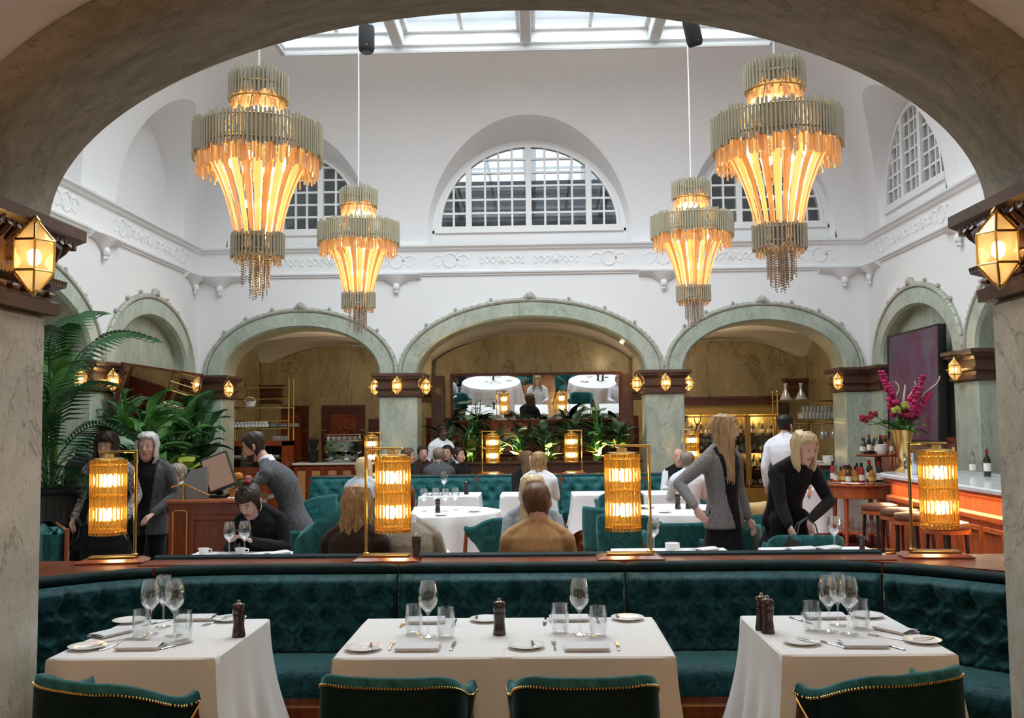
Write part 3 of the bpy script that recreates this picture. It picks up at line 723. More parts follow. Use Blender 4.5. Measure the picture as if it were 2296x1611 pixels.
# ================================================================ chandeliers
def chandelier(label, loc, small=False):
    root = thing('chandelier', label, 'chandelier', loc, 0, 'tiered glass rod chandeliers')
    rnd = random.Random(11)
    def tier(r, z0, z1, n, rr, jit, name, rows=2):
        m_ = MB()
        for row in range(rows):
            for k in range(n):
                a = 2 * pi * (k + .5 * row) / n; q = r - row * .03; d = rnd.uniform(-jit, jit)
                m_.tube([(q * cos(a), q * sin(a), z0 + d + row * .02), (q * cos(a), q * sin(a), z1 + d - row * .005)], rr, 5)
        o = m_.build(name, MT['rod_glass'], root, True); o['kind'] = 'stuff'; return o
    def slats(pr, n, wd, name):
        "curved glass slats following a profile of (r, z); one shared mesh, n copies turned about the axis"
        m_ = MB(); N_ = len(pr) - 1
        rows = []
        for i, (r, z) in enumerate(pr):
            hw = wd * r * 2 * pi / n / 2 + .004
            rows.append([(r, -hw, z), (r + .008, 0, z), (r, hw, z), (r - .006, 0, z)])
        m_.loft(rows, True, True); me = m_.mesh(name, MT['slat_glass']); me2 = m_.mesh(name, MT['slat_glass_deep'])
        for k in range(n):
            o = link(name, me if k % 2 else me2, root); o.rotation_euler = (0, 0, 2 * pi * k / n)
    # z measured from the lowest crystal
    tier(.245, 1.76, 1.98, 44, .0115, .02, 'upper_rods')
    tier(.530, 1.24, 1.52, 100, .0115, .025, 'middle_rods')
    tier(.215, .40, .60, 40, .0115, .015, 'lower_rods')
    slats([(.15, 1.84), (.175, 1.76), (.205, 1.68), (.245, 1.59), (.30, 1.50)], 18, .62, 'upper_slat')
    slats([(.47, 1.31), (.43, 1.27), (.375, 1.18), (.315, 1.05), (.265, .92), (.22, .76), (.185, .60), (.165, .52)], 24, .60, 'bowl_slat')
    # short golden drops inside the middle tier's lower rim
    m_ = MB()
    for row, rr in ((0, .50), (1, .46), (2, .42)):
        for k in range(54):
            a = 2 * pi * (k + .4 * row) / 54; d = rnd.uniform(-.03, .02); m_.tube([(rr * cos(a), rr * sin(a), 1.27 + d), (rr * cos(a), rr * sin(a), 1.11 + d + .02 * row)], [.007, .010], 5)
    for k in range(30):
        a = 2 * pi * k / 30; m_.tube([(.19 * cos(a), .19 * sin(a), .42), (.19 * cos(a), .19 * sin(a), .36 + rnd.uniform(-.015, .015))], [.007, .009], 5)
        m_.tube([(.225 * cos(a), .225 * sin(a), 1.72), (.225 * cos(a), .225 * sin(a), 1.66 + rnd.uniform(-.015, .015))], [.007, .009], 5)
    o = m_.build('golden_drops', MT['slat_glass'], root); o['kind'] = 'stuff'
    m_ = MB()
    for k in range(64):
        a = rnd.uniform(0, 2 * pi); q = .14 * sqrt(rnd.random()); z1 = .42; z0 = .30 * (q / .14) ** 2 * rnd.uniform(.6, 1.1) + rnd.uniform(0, .05)
        if z0 > .3: z0 = .3
        zz = z0
        while zz < z1: m_.sphere((q * cos(a), q * sin(a), zz), .0075, 5, 3); zz += .021
    o = m_.build('crystal_strings', MT['crystal'], root); o['kind'] = 'stuff'
    m_ = MB()
    for r_, z_ in ((.24, 1.74), (.235, 1.86), (.515, 1.30), (.515, 1.49), (.21, .45), (.21, .56), (.12, .43)):
        m_.tube([(r_ * cos(q), r_ * sin(q), z_) for q in lin(0, 2 * pi, 28)], .008, 5, False)
    for k in range(6):
        a = 2 * pi * k / 6
        for r0, z0, r1, z1 in ((0, 1.86, .24, 1.86), (0, 1.49, .515, 1.49), (0, .56, .21, .56), (0, 1.30, .5, 1.30)): m_.tube([(r0, 0, z0), (r1 * cos(a), r1 * sin(a), z1)], .006, 5)
    m_.tube([(0, 0, .42), (0, 0, 2.02)], .014, 6)
    m_.build('frame', MT['brass_dark'], root)
    m_ = MB(); m_.tube([(0, 0, 1.96), (0.004, 0, 3.2), (0, 0, SKZ + .16 - loc[2])], .009, 6); m_.build('cable', MT['white_paint'], root)
    m_ = MB()
    for k in range(8):
        a = 2 * pi * k / 8; m_.sphere((.24 * cos(a), .24 * sin(a), 1.22), (.024, .024, .04), 8, 6)
    for k in range(4):
        a = 2 * pi * k / 4 + .4; m_.sphere((.09 * cos(a), .09 * sin(a), .86), (.02, .02, .035), 8, 6); m_.sphere((.08 * cos(a), .08 * sin(a), 1.60), (.02, .02, .034), 8, 6)
    o = m_.build('bulbs', MT['bulb_warm'], root); o['kind'] = 'stuff'
    for z_, e_ in ((1.18, 15), (.82, 8), (1.60, 6)):
        l = bpy.data.lights.new('chandelier_light', 'POINT'); l.energy = e_; l.color = (1, .78, .46); l.shadow_soft_size = .07
        k = bpy.data.objects.new('chandelier_light', l); COL.objects.link(k); k.parent = root; k.location = (0, 0, z_)
    return root
CX = 2.19
for px, py, Y, lb in ((577, 685, 7.95, 'large tiered chandelier near the arch above the host desk side'), (1752, 668, 7.95, 'large tiered chandelier near the arch on the bar side'),
                      (804, 760, 12.45, 'smaller looking chandelier further back before the pillar by the coffee counter'), (1557, 745, 12.45, 'smaller looking chandelier further back towards the wine cabinet')):
    p = at(px, py, Y); chandelier(lb, (p.x, p.y, p.z))

# loudspeakers hanging by the skylight
for px, py, tl, lb in ((822, 88, .0, 'black cylindrical loudspeaker hanging under the skylight, seen whole'), (1553, 72, .35, 'black tilted loudspeaker half hidden by the arch edge')):
    p = at(px, py, 12.2); rt = thing('loudspeaker', lb, 'loudspeaker', p, 0, 'hanging loudspeakers')
    Mx = TR((0, 0, 0), 0, tl, -tl * .8)
    m_ = MB(); m_.lathe([(.085, .17), (.10, .165), (.105, .15), (.105, -.12), (.095, -.16), (.08, -.175)], 20, Mx); m_.build('cabinet', MT['black_matte'], rt)
    m_ = MB(); m_.lathe([(.0795, -.176), (.078, -.181), (.01, -.178)], 20, Mx); m_.build('grille', MT['black'], rt)
    m_ = MB(); m_.sphere((.02, -.104, -.11), .008, 6, 4, Mx); m_.build('badge', MT['steel'], rt)
    m_ = MB(); m_.tube([(-.07, 0, .165), (-.05, 0, .30), (.05, 0, .30), (.07, 0, .165)], .006, 5, True, Mx); m_.tube([(0, 0, .29), (0, 0, SKZ + .2 - p.z)], .004, 5); m_.build('bracket', MT['black'], rt)

# ================================================================ back-to-back banquette behind the near tables
SEAT_Z, TOPZ = .45, .955
# plan path of the backrest front at seat level, from beyond the left pier to beyond the right one
def catmull(P, n):
    out = []
    for i in range(len(P) - 1):
        p0, p1, p2, p3 = P[max(i - 1, 0)], P[i], P[i + 1], P[min(i + 2, len(P) - 1)]
        for k in range(n):
            t = k / n; out.append(tuple(.5 * (2 * p1[d] + (p2[d] - p0[d]) * t + (2 * p0[d] - 5 * p1[d] + 4 * p2[d] - p3[d]) * t * t + (3 * p1[d] - p0[d] - 3 * p2[d] + p3[d]) * t ** 3) for d in range(len(p1))))
    return out + [tuple(P[-1])]
PLAN = catmull([(-3.1, 4.45), (-2.85, 4.72), (-2.52, 5.03), (-2.2, 5.30), (-1.75, 5.44), (-1.0, 5.45), (-.2, 5.45), (.7, 5.45), (1.6, 5.44), (2.05, 5.30), (2.36, 5.02), (2.66, 4.70), (2.9, 4.4)], 8)
def arclen(P):
    L = [0]
    for a, b in zip(P, P[1:]): L.append(L[-1] + sqrt(sum((x - y) ** 2 for x, y in zip(a, b))))
    return L
PL = arclen(PLAN); PT_ = PL[-1]
def plan(s):
    s = max(0, min(PT_, s)); i = max(0, min(len(PL) - 2, next((k for k in range(len(PL) - 1) if PL[k + 1] >= s), len(PL) - 2)))
    t = (s - PL[i]) / (PL[i + 1] - PL[i]); a, b = PLAN[i], PLAN[i + 1]
    p = Vector((a[0] + (b[0] - a[0]) * t, a[1] + (b[1] - a[1]) * t, 0))
    a2, b2 = PLAN[max(i - 1, 0)], PLAN[min(i + 2, len(PLAN) - 1)]; tg = Vector((b2[0] - a2[0], b2[1] - a2[1], 0)).normalized()
    return p, Vector((-tg.y, tg.x, 0))          # point and outward normal (towards the back)
bq = thing('banquette', 'long tufted dark teal velvet banquette behind the three near tables', 'banquette', (0, 5.45, 0))
OFF = Vector((0, -5.45, 0))
def sat_x(x):  # arc length where the plan passes x
    return next(PL[k] for k in range(len(PL)) if PLAN[k][0] >= x)
BR = [0] + [sat_x(x) for x in (-2.08, -.78, .54, 1.92)] + [PT_]
DX, ROWZ = .19, (.54, .645, .75)
def tuft(s, z):
    "padding depth towards the sitter; dips at the staggered buttons and along the pleats between them"
    best = 9; rows = ROWZ
    for r, zr in enumerate(rows):
        off = (r % 2) * .5
        k = round(s / DX - off); d = sqrt(((s - (k + off) * DX) / 1.0) ** 2 + ((z - zr) * 1.25) ** 2); best = min(best, d)
    u = s / DX * 1.0; vv = (z - ROWZ[0]) / (ROWZ[1] - ROWZ[0])
    pl = min(abs(((u + vv * .5) % 1) - .5), abs(((u - vv * .5) % 1) - .5))      # diagonal pleats
    if z > ROWZ[2]: pl = abs(((u - .0 + .5) % 1) - .5) if False else abs(((u) % 1) - 0) if ((u) % 1) < .5 else 1 - (u % 1)
    pl2 = min(1, pl / .13)
    ins = max(0, 1 - best / .080)
    return .095 * (1 - .95 * ins ** 1.1) * (.62 + .38 * pl2 ** .7)
BUTTON = MB(); BUTTON.sphere((0, 0, 0), (.019, .010, .019), 8, 5); BUTME = BUTTON.mesh('button', MT['velvet_shaded'])  # buttons darkened in colour so the tuft dips read as shaded
for i in range(5):
    s0, s1 = BR[i] + .004, BR[i + 1] - .004
    nu = max(20, int((s1 - s0) / .0145)); nv = 44
    mb = MB()
    def f(a, b_):
        s = s0 + (s1 - s0) * a; p, nrm = plan(s)
        z = SEAT_Z - .02 + (.865 - SEAT_Z + .02) * b_; lean = .11 * (z - SEAT_Z) / .5
        e = min(1, min(s - s0, s1 - s) / .03); e = sqrt(max(0, e * (2 - e)))
        top = max(0, (z - .835) / .03); d = tuft(s, z) * e * (1 - .9 * top) * min(1, (z - SEAT_Z + .03) / .05)
        return p + nrm * (lean - d) + Vector((0, 0, z)) + OFF
    mb.grid(nu, nv, f)
    bk = mb.build('backrest', MT['velvet'], bq, True, 75)
    for r, zr in enumerate(ROWZ):
        k = math.ceil(s0 / DX)
        while (k + (r % 2) * .5) * DX < s1 - .03:
            s = (k + (r % 2) * .5) * DX; k += 1
            if s < s0 + .03: continue
            p, nrm = plan(s); q = p + nrm * (.11 * (zr - SEAT_Z) / .5 - .002) + OFF
            o = link('button', BUTME, bk); o.location = (q.x, q.y, zr); o.rotation_euler = (0, 0, math.atan2(-nrm.x, nrm.y))
    # rolled top of the section
    mb = MB(); pts = []
    ss = lin(s0, s1, max(6, int((s1 - s0) / .08)))
    rings = []
    for s in ss:
        p, nrm = plan(s); c = p + nrm * .14 + OFF
        e = min(1, min(s - s0, s1 - s) / .02 + .75)
        rings.append([c + nrm * (.046 * cos(q) * e) + Vector((0, 0, .884 + .036 * sin(q) * e)) for q in lin(0, 2 * pi, 12)[:-1]])
    mb.loft(rings, True, True); mb.build('top_roll', MT['velvet_shaded'], bq)
    # seat cushion
    mb = MB(); rings = []
    for s in ss:
        p, nrm = plan(s); p = p + OFF
        pr = [(.05, SEAT_Z - .10), (.05, SEAT_Z - .005), (-.10, SEAT_Z + .012), (-.36, SEAT_Z + .01), (-.43, SEAT_Z - .005), (-.455, SEAT_Z - .035), (-.455, SEAT_Z - .10), (-.44, SEAT_Z - .135)]
        rings.append([p + nrm * a_ + Vector((0, 0, z_)) for a_, z_ in pr])
    mb.loft(rings, True, True); mb.build('seat_cushion', MT['velvet_light'] if False else MT['velvet'], bq, True, 50)
def run(name, pr, mat, par, s0=0, s1=PT_, n=90, base=0.0):
    mb = MB(); rings = []
    for s in lin(s0, s1, n):
        p, nrm = plan(s); p = p + OFF; rings.append([p + nrm * a_ + Vector((0, 0, z_)) for a_, z_ in pr])
    mb.loft(rings, True, True); return mb.build(name, MT[mat], par, True, 30)
run('base', [(.06, 0), (.06, .315), (-.40, .315), (-.40, .0)], 'mahogany', bq)
for z_ in (.255, .185, .06): run('base_moulding', [(-.40, z_), (-.415, z_ + .003), (-.415, z_ + .014), (-.40, z_ + .018)], 'inlay_wood' if z_ > .2 else 'mahogany', bq)
run('inner_wall', [(.08, .1), (.13, .85), (.22, .85), (.22, .1)], 'mahogany_dark', bq)
def bar_run(name, pr, mat, x0=-2.25, x1=2.15):
    mb = MB(); mb.loft([[(x, 5.45 + a_ - 5.45, z_) for a_, z_ in pr] for x in lin(x0, x1, 8)], True, True); return mb.build(name, MT[mat], bq, True, 30)
bar_run('rail', [(.17, .84), (.17, .912), (.41, .912), (.41, .84)], 'mahogany')
bar_run('rear_backrest', [(.385, .35), (.39, .895), (.41, .925), (.45, .935), (.49, .92), (.50, .87), (.56, .45), (.56, .35)], 'velvet_shaded')
bar_run('rear_seat', [(.50, .32), (.50, .45), (.75, .47), (1.0, .45), (1.02, .40), (1.0, .32)], 'velvet')
bar_run('rear_base', [(.40, 0), (.40, .33), (.96, .33), (.96, 0)], 'mahogany')
for s_ in (-1, 1):
    q = .05 if s_ < 0 else 0
    mb = MB(); mb.poly([(s_ * (1.95 + q), .17, .86), (s_ * (2.25 + q), .02, .86), (s_ * (2.55 + q), -.22, .86), (s_ * (2.9 + q), -.55, .86), (s_ * 3.2, -.7, .86), (s_ * 3.2, .42, .86), (s_ * (1.95 + q), .42, .86)], .046, (0, 0, 1)); mb.build('corner_shelf', MT['mahogany'], bq, False)

# ================================================================ rod-shaded table lamps on the rails
ROD = MB(); ROD.tube([(0, 0, -.225), (0, 0, .225)], .0102, 8); RODME = ROD.mesh('glass_rod', MT['amber_glass'])
def lamp(label, loc, side=1, rz=0.0, rods=26, e=3.0, grp='brass rod shaded table lamps', scale=1.0):
    """side: +1 post to the right of the shade"""
    root = thing('table_lamp', label, 'lamp', loc, rz, grp); root.scale = (scale,) * 3
    m_ = MB(); m_.loft([[(-.16 - q, -.075 - q * .7, z), (.16 + q, -.075 - q * .7, z), (.16 + q, .075 + q * .7, z), (-.16 - q, .075 + q * .7, z)] for q, z in ((.035, 0), (.035, .008), (.0, .024), (-.01, .024))], True, True); m_.build('plinth', MT['mahogany'], root, False)
    m_ = MB(); m_.cbox((0, 0, .031), (.27, .10, .014), None, .003); m_.build('foot_plate', MT['brass_dark'], root, False)
    px_ = side * .125
    m_ = MB(); m_.cbox((px_, 0, .345), (.016, .022, .63), None, .003); m_.cbox((px_ * 0 + side * .02, 0, .664), (.226, .022, .014), None, .003)
    m_.lathe([(.022, .03), (.022, .045), (.012, .05)], 10, TR((px_, 0, 0))); m_.build('post', MT['brass'], root, False)
    cx = -side * .035
    sh = MB(); 
    for z_, rr in ((.585, .100), (.185, .100), (.19, .087), (.40, .085)): sh.tube([(cx + rr * cos(q), rr * sin(q), z_) for q in lin(0, 2 * pi, 26)], .0055, 5, False)
    sh.lathe([(.004, .655), (.03, .65), (.03, .63), (.085, .625), (.085, .62), (.03, .615), (.004, .615)], 20, TR((cx, 0, 0)))
    sh.tube([(cx, 0, .66), (cx, 0, .22)], .006, 6)
    shade = sh.build('shade_rings', MT['gold'], root)
    for k in range(rods):
        q = 2 * pi * k / rods; o = link('glass_rod', RODME, root); o.location = (cx + .097 * cos(q), .097 * sin(q), .39); o.rotation_euler = (0, 0, q)
    for z_ in (.49, .285):
        m_ = MB()
        for k in range(3):
            q = 2 * pi * k / 3 + .5; m_.sphere((cx + .04 * cos(q), .04 * sin(q), z_), (.024, .024, .040), 8, 6)
        m_.build('bulbs', MT['bulb_lamp'], root)
        l = bpy.data.lights.new('lamp_light', 'POINT'); l.energy = e; l.color = (1, .68, .34); l.shadow_soft_size = .045
        k = bpy.data.objects.new('lamp_light', l); COL.objects.link(k); k.parent = root; k.location = (cx, 0, z_)
    return root
RY = 5.75
for px, sd, lb, rz, yy in ((254, 1, 'rod shaded brass lamp before the two standing women at the host desk', .16, 5.80), (868, -1, 'rod shaded brass lamp before the long haired woman and man in beige', 0, RY),
                       (1412, 1, 'rod shaded brass lamp before the round table with empty teal chairs', 0, RY), (2096, -1, 'rod shaded brass lamp before the bar stools', -.10, 5.76)):
    lamp(lb, (X(px, yy, 1245), yy, .912 if abs(px - 1100) < 400 else .908), sd, rz)

# ================================================================ near tables, cloths and settings
def tablecloth(label, cx, cy, w_, d_, rz=0.0, drop=.42, seed=1, sides=(1, 1, 1, 1), grp='white tablecloths on the near tables', z=.75, corner=.10, name='tablecloth', mat='cloth'):
    """square cloth: flat top, falling sides with soft folds, longer points at the corners. sides: front, right, back, left"""
    rnd = random.Random(seed); mb = MB(); n = 26
    hw, hd = w_ / 2, d_ / 2
    # perimeter walk
    per = []
    for k in range(n): per.append((-hw + w_ * k / n, -hd, 0, k / n))
    for k in range(n): per.append((hw, -hd + d_ * k / n, 1, k / n))
    for k in range(n): per.append((hw - w_ * k / n, hd, 2, k / n))
    for k in range(n): per.append((-hw, hd - d_ * k / n, 3, k / n))
    P = len(per); ph = [rnd.uniform(0, 6.28) for _ in range(4)]; fr = [rnd.choice((2, 3)) for _ in range(4)]
    nrm = {0: (0, -1), 1: (1, 0), 2: (0, 1), 3: (-1, 0)}
    rows = []; T = 12
    for j in range(T + 1):
        t = j / T; row = []
        for (x, y, sd, u) in per:
            nx, ny = nrm[sd]; ce = min(u, 1 - u); cor = max(0, 1 - ce / .16)
            if u <= .16: px_, py_ = nrm[(sd - 1) % 4]
            else: px_, py_ = nrm[(sd + 1) % 4]
            bx, by = nx + (px_ * cor * .98), ny + (py_ * cor * .98)
            ln = sqrt(bx * bx + by * by); bx, by = bx / ln, by / ln
            sl = sides[sd]
            out = (.018 + .022 * t * 2 + .018 * t * sin(u * 2 * pi * fr[sd] + ph[sd]) * (1 - cor) + .085 * cor ** 1.5 * t) * (sl if sl > 0 else .1)
            dr = (drop + corner * cor ** 1.6) * (abs(sl) if sl else .05)
            if t < .12: q = t / .12; o_, dz = .012 * sin(q * pi / 2), .012 * (1 - cos(q * pi / 2))
            else: o_, dz = .012 + (out - .012) * (t - .12) / .88, .012 + (dr - .012) * (t - .12) / .88
            row.append((x + bx * o_, y + by * o_, z + .004 - dz))
        rows.append(row)
    mb.loft(rows, True, False); o0 = len(mb.v)
    top = [(x, y, z + .004) for (x, y, sd, u) in per]
    # top disc: inner ring and a centre fan
    inn = [(x * .985, y * .985, z + .005) for (x, y, sd, u) in per]
    mb.loft([top, inn], True, False); mb.add(inn, [tuple(range(P))])
    o = mb.build(name, MT[mat], None, True, 50); o.location = (cx, cy, 0); o.rotation_euler = (0, 0, rz)
    return tag(o, label, 'tablecloth', grp)
def dining_table(label, cx, cy, w_, d_, rz, grp):
    t_ = thing('dining_table', label, 'table', (cx, cy, 0), rz, grp)
    m_ = MB(); m_.cbox((0, 0, .732), (w_ - .03, d_ - .03, .03), None, .006); m_.build('tabletop', MT['mahogany'], t_, False)
    for sx in (-1, 1):
        for sy in (-1, 1):
            m_ = MB(); m_.tube([(sx * (w_ / 2 - .06), sy * (d_ / 2 - .06), 0), (sx * (w_ / 2 - .06), sy * (d_ / 2 - .06), .72)], [.018, .03], 4); m_.build('leg', MT['mahogany'], t_, False)
    return t_
G_T = 'near dining tables'
def corners(px0, px1, y_front=1474, zt=.754):
    pass
TW, TD = .70, .80
ty = 4.425
tA = (-1.61, ty + .015, .0); tB = (-.405, ty, 0); tC = (.30, ty, 0); tD_ = (1.447, ty + .015, .0)
dining_table('mahogany table under the white cloth nearest the left pier', tA[0], tA[1], TW, TD, tA[2], G_T)
dining_table('mahogany table, first of the joined middle pair', tB[0], tB[1], TW, TD, 0, G_T)
dining_table('mahogany table, second of the joined middle pair, nearer the bar', tC[0], tC[1], TW, TD, 0, G_T)
dining_table('mahogany table under the white cloth nearest the bar side pier', tD_[0], tD_[1], TW, TD, tD_[2], G_T)
tablecloth('white cloth on the single near table by the left pier', *tA[:2], TW, TD, tA[2], .46, 1)
tablecloth('white cloth on the first table of the joined middle pair', *tB[:2], TW - .004, TD, 0, .46, 2, (1, .12, 1, 1))
tablecloth('white cloth on the second table of the joined middle pair, nearer the bar', *tC[:2], TW - .004, TD, 0, .46, 3, (1, 1, 1, .12))
tablecloth('white cloth on the single near table by the bar side pier', *tD_[:2], TW, TD, tD_[2], .46, 4)
ZT = .7555
# --- shared small things
def proto(fn):
    o = fn(); o['used'] = 0; return o
WG_P = [(.034, 0), (.034, .003), (.012, .006), (.0042, .012), (.0038, .085), (.010, .097), (.034, .125), (.042, .150), (.040, .175), (.0305, .218), (.0295, .218), (.039, .175), (.0405, .150), (.033, .127), (.008, .101), (.0, .100)]
TB_P = [(.022, 0), (.030, .004), (.034, .03), (.0345, .06), (.0315, .11), (.0300, .11), (.0325, .06), (.032, .03), (.028, .008), (.0, .007)]
def mk_mesh(prof, mat, n=20, name='m'):
    m_ = MB(); m_.lathe(prof, n); return m_.mesh(name, MT[mat])
WGME = mk_mesh(WG_P, 'glass', 22, 'wine_glass'); TBME = mk_mesh(TB_P, 'glass', 20, 'tumbler')
def single(name, me, label, cat, loc, rz=0, grp=None, sc=1.0):
    o = link(name, me); o.location = loc; o.rotation_euler = (0, 0, rz); o.scale = (sc,) * 3
    return tag(o, label, cat, grp)
def wine(label, loc, sc=1.0, grp='wine glasses on the near tables'): return single('wine_glass', WGME, label, 'wine glass', loc, 0, grp, sc * 1.15)
def tumbler(label, loc, grp='water tumblers on the near tables', sc=1.0): return single('tumbler', TBME, label, 'tumbler', loc, 0, grp, sc * 1.2)
m_ = MB(); m_.lathe([(.0, 0), (.045, 0), (.05, .004), (.078, .012), (.081, .015), (.078, .016), (.052, .008), (.0, .006)], 28); PLME = m_.mesh('side_plate', MT['porcelain'])
def plate(label, loc, sc=1.0, grp='white side plates'): return single('side_plate', PLME, label, 'plate', loc, 0, grp, sc)
m_ = MB(); m_.cbox((0, -.05, .004), (.014, .10, .006), None, .0025); m_.loft([[(-.009, .0, .003), (.009, .0, .003), (.009, .0, .005), (-.009, .0, .005)], [(-.010, .06, .003), (.010, .06, .003), (.010, .06, .0045), (-.010, .06, .0045)], [(-.002, .105, .003), (.004, .105, .003), (.004, .105, .004), (-.002, .105, .004)]]); KNME = m_.mesh('table_knife', MT['steel'])
m_ = MB(); m_.tube([(0, -.10, .004), (0, -.02, .004), (0, .03, .006)], [.007, .004, .004], 6, True, None, .5); m_.loft([[(-.004, .03, .004), (.004, .03, .004), (.004, .03, .007), (-.004, .03, .007)], [(-.012, .05, .003), (.012, .05, .003), (.012, .05, .006), (-.012, .05, .006)]])
for k in range(4): m_.cbox((-.0096 + .0064 * k, .075, .006), (.0035, .052, .002))
FKME = m_.mesh('table_fork', MT['steel'])
def knife(label, loc, rz=0, sc=1.0): return single('table_knife', KNME, label, 'knife', loc, rz, 'cutlery on the near tables', sc)
def fork(label, loc, rz=0, sc=1.0): return single('table_fork', FKME, label, 'fork', loc, rz, 'cutlery on the near tables', sc)
def napkin_mesh():
    m_ = MB()
    for k, (dx, z) in enumerate(((0, .002), (.004, .007), (-.003, .012), (.002, .017))):
        m_.grid(8, 6, lambda i, j: (dx + (-.092 + .184 * i), -.058 + .116 * j - .004 * k, z + .0035 * sin(i * 5 + k) * (1 - abs(2 * j - 1)) + .0015 * k * sin(j * 3)))
        m_.grid(8, 1, lambda i, j: (dx + (-.092 + .184 * i), -.058 - .004 * k, z + .0035 * sin(i * 5 + k) * 0 - .004 * j))
    return m_.mesh('napkin', MT['napkin'])
NPME = napkin_mesh()
def napkin(label, loc, rz=0, sc=1.0): return single('napkin', NPME, label, 'napkin', loc, rz, 'folded grey linen napkins', sc)
def mill(label, loc, grp='brown pepper mills', sc=1.0):
    t_ = thing('pepper_mill', label, 'pepper mill', loc, 0, grp); t_.scale = (sc,) * 3
    m_ = MB(); m_.lathe([(.030, 0), (.031, .004), (.027, .03), (.024, .06), (.026, .085), (.028, .10), (.0275, .103)], 20); m_.build('body', MT['mill_brown'], t_)
    m_ = MB(); m_.lathe([(.0265, .1035), (.0285, .106), (.0285, .142), (.025, .147), (.008, .148)], 20); m_.build('head', MT['mill_brown'], t_)
    m_ = MB(); m_.lathe([(.013, .147), (.013, .150), (.006, .153), (.008, .160), (.004, .165)], 10); m_.build('knob', MT['steel'], t_)
    return t_
def on(px, py, z=ZT):
    "the point at height z that the photograph shows at pixel px, py"
    d = CM.to_3x3() @ Vector(((px - 1148) / FPX, -(py - 805.5) / FPX, -1)); k = (z - CAMZ) / d.z
    return Vector((CAMX + d.x * k, d.y * k, z))
# middle pair
MN = ('on the first table of the middle pair', 'on the second middle table, nearer the bar')
for i, (wg, t1, t2, np1, np2, pl1, pl2, fk1, kn1, k2a, k2b) in enumerate((((960, 1430), (928, 1422), (1000, 1430), (938, 1455), (955, 1395), (815, 1458), (1090, 1393), (878, 1450), (1016, 1450), (905, 1400), (1020, 1398)),
                                                ((1300, 1425), (1256, 1420), (1341, 1427), (1315, 1455), (1275, 1390), (1180, 1453), (1407, 1390), (1243, 1450), (1385, 1450), (1222, 1396), (1340, 1392)))):
    n_ = MN[i]
    wine('tall wine glass standing between two tumblers ' + n_, on(*wg), 1.0)
    tumbler('left hand tumbler by the wine glass ' + n_, on(*t1)); tumbler('right hand tumbler by the wine glass ' + n_, on(*t2))
    napkin('folded napkin at the near edge ' + n_, on(*np1), 0); napkin('folded napkin at the banquette edge ' + n_, on(*np2), .03, 1.0)
    a = on(*pl1); plate('side plate near the front edge ' + n_, a); knife('butter knife across the front side plate ' + n_, (a.x + .03, a.y + .005, ZT + .013), .12, .62)
    a = on(*pl2); plate('side plate at the banquette edge ' + n_, a); knife('butter knife across the banquette edge plate ' + n_, (a.x - .045, a.y, ZT + .013), .1, .62)
    fork('fork beside the front napkin ' + n_, on(*fk1), .04, .8); knife('knife beside the front napkin ' + n_, on(*kn1), -.03, .85)
    knife('knife beside the far napkin ' + n_, on(*k2a), pi - .04, .85); fork('fork beside the far napkin ' + n_, on(*k2b), pi, .8)
mill('dark pepper mill in the middle of the joined tables', on(1120, 1424))
# left table
n_ = 'on the table by the left pier'
wine('front left wine glass of the group of three ' + n_, on(336, 1424)); wine('middle wine glass of the group of three ' + n_, on(366, 1407), .98); wine('front right wine glass of the group of three ' + n_, on(390, 1427), 1.02)
tumbler('tumbler left of the wine glasses ' + n_, on(317, 1434)); tumbler('tumbler right of the wine glasses ' + n_, on(410, 1438))
napkin('folded napkin at the near edge ' + n_, on(318, 1453), .04); napkin('folded napkin at the left edge ' + n_, on(245, 1424), 1.1, .9); napkin('folded napkin by the banquette ' + n_, on(440, 1389), .04)
a = on(196, 1455); plate('side plate at the front left corner ' + n_, a); knife('butter knife on the front left plate ' + n_, (a.x + .02, a.y, ZT + .013), -.6, .62)
a = on(290, 1396); plate('side plate behind the glasses ' + n_, a); a = on(515, 1392); plate('side plate behind the pepper mill ' + n_, a); knife('butter knife on the plate behind the pepper mill ' + n_, (a.x - .03, a.y, ZT + .013), -.3, .62)
fork('fork beside the front napkin ' + n_, on(252, 1452), -.3, .8); knife('knife beside the front napkin ' + n_, on(396, 1449), -.55, .85)
fork('fork beside the left napkin ' + n_, on(262, 1438), -1.0, .8); knife('knife beside the far napkin ' + n_, on(352, 1398), pi - .5, .85); fork('fork beside the far napkin ' + n_, on(480, 1398), pi - .4, .8)
mill('dark pepper mill on the table by the left pier', on(535, 1428))
# right table
n_ = 'on the table by the bar side pier'
wine('left wine glass of the group of three ' + n_, on(1860, 1418)); wine('middle wine glass of the group of three ' + n_, on(1880, 1404), .97); wine('right wine glass of the group of three ' + n_, on(1905, 1424), 1.02)
tumbler('tumbler left of the wine glasses ' + n_, on(1822, 1415)); tumbler('tumbler right of the wine glasses ' + n_, on(1930, 1410))
napkin('folded napkin at the near edge ' + n_, on(1932, 1448), -.05); napkin('folded napkin at the bar side edge ' + n_, on(2010, 1416), -1.0, .9); napkin('folded napkin by the banquette ' + n_, on(1845, 1385), 0)
a = on(1797, 1444); plate('side plate at the front left corner ' + n_, a); knife('butter knife on the front left plate ' + n_, (a.x + .03, a.y, ZT + .013), .6, .62)
a = on(2067, 1441); plate('side plate at the front right corner ' + n_, a); knife('butter knife on the front right plate ' + n_, (a.x + .01, a.y + .01, ZT + .013), -1.2, .62)
plate('side plate behind the tumbler ' + n_, on(1943, 1384))
fork('fork beside the front napkin ' + n_, on(1866, 1447), .5, .8); knife('knife beside the front napkin ' + n_, on(1993, 1450), .5, .85); fork('fork beside the bar side napkin ' + n_, on(1985, 1431), .8, .8); knife('knife beside the far napkin ' + n_, on(1796, 1393), pi + .4, .85)
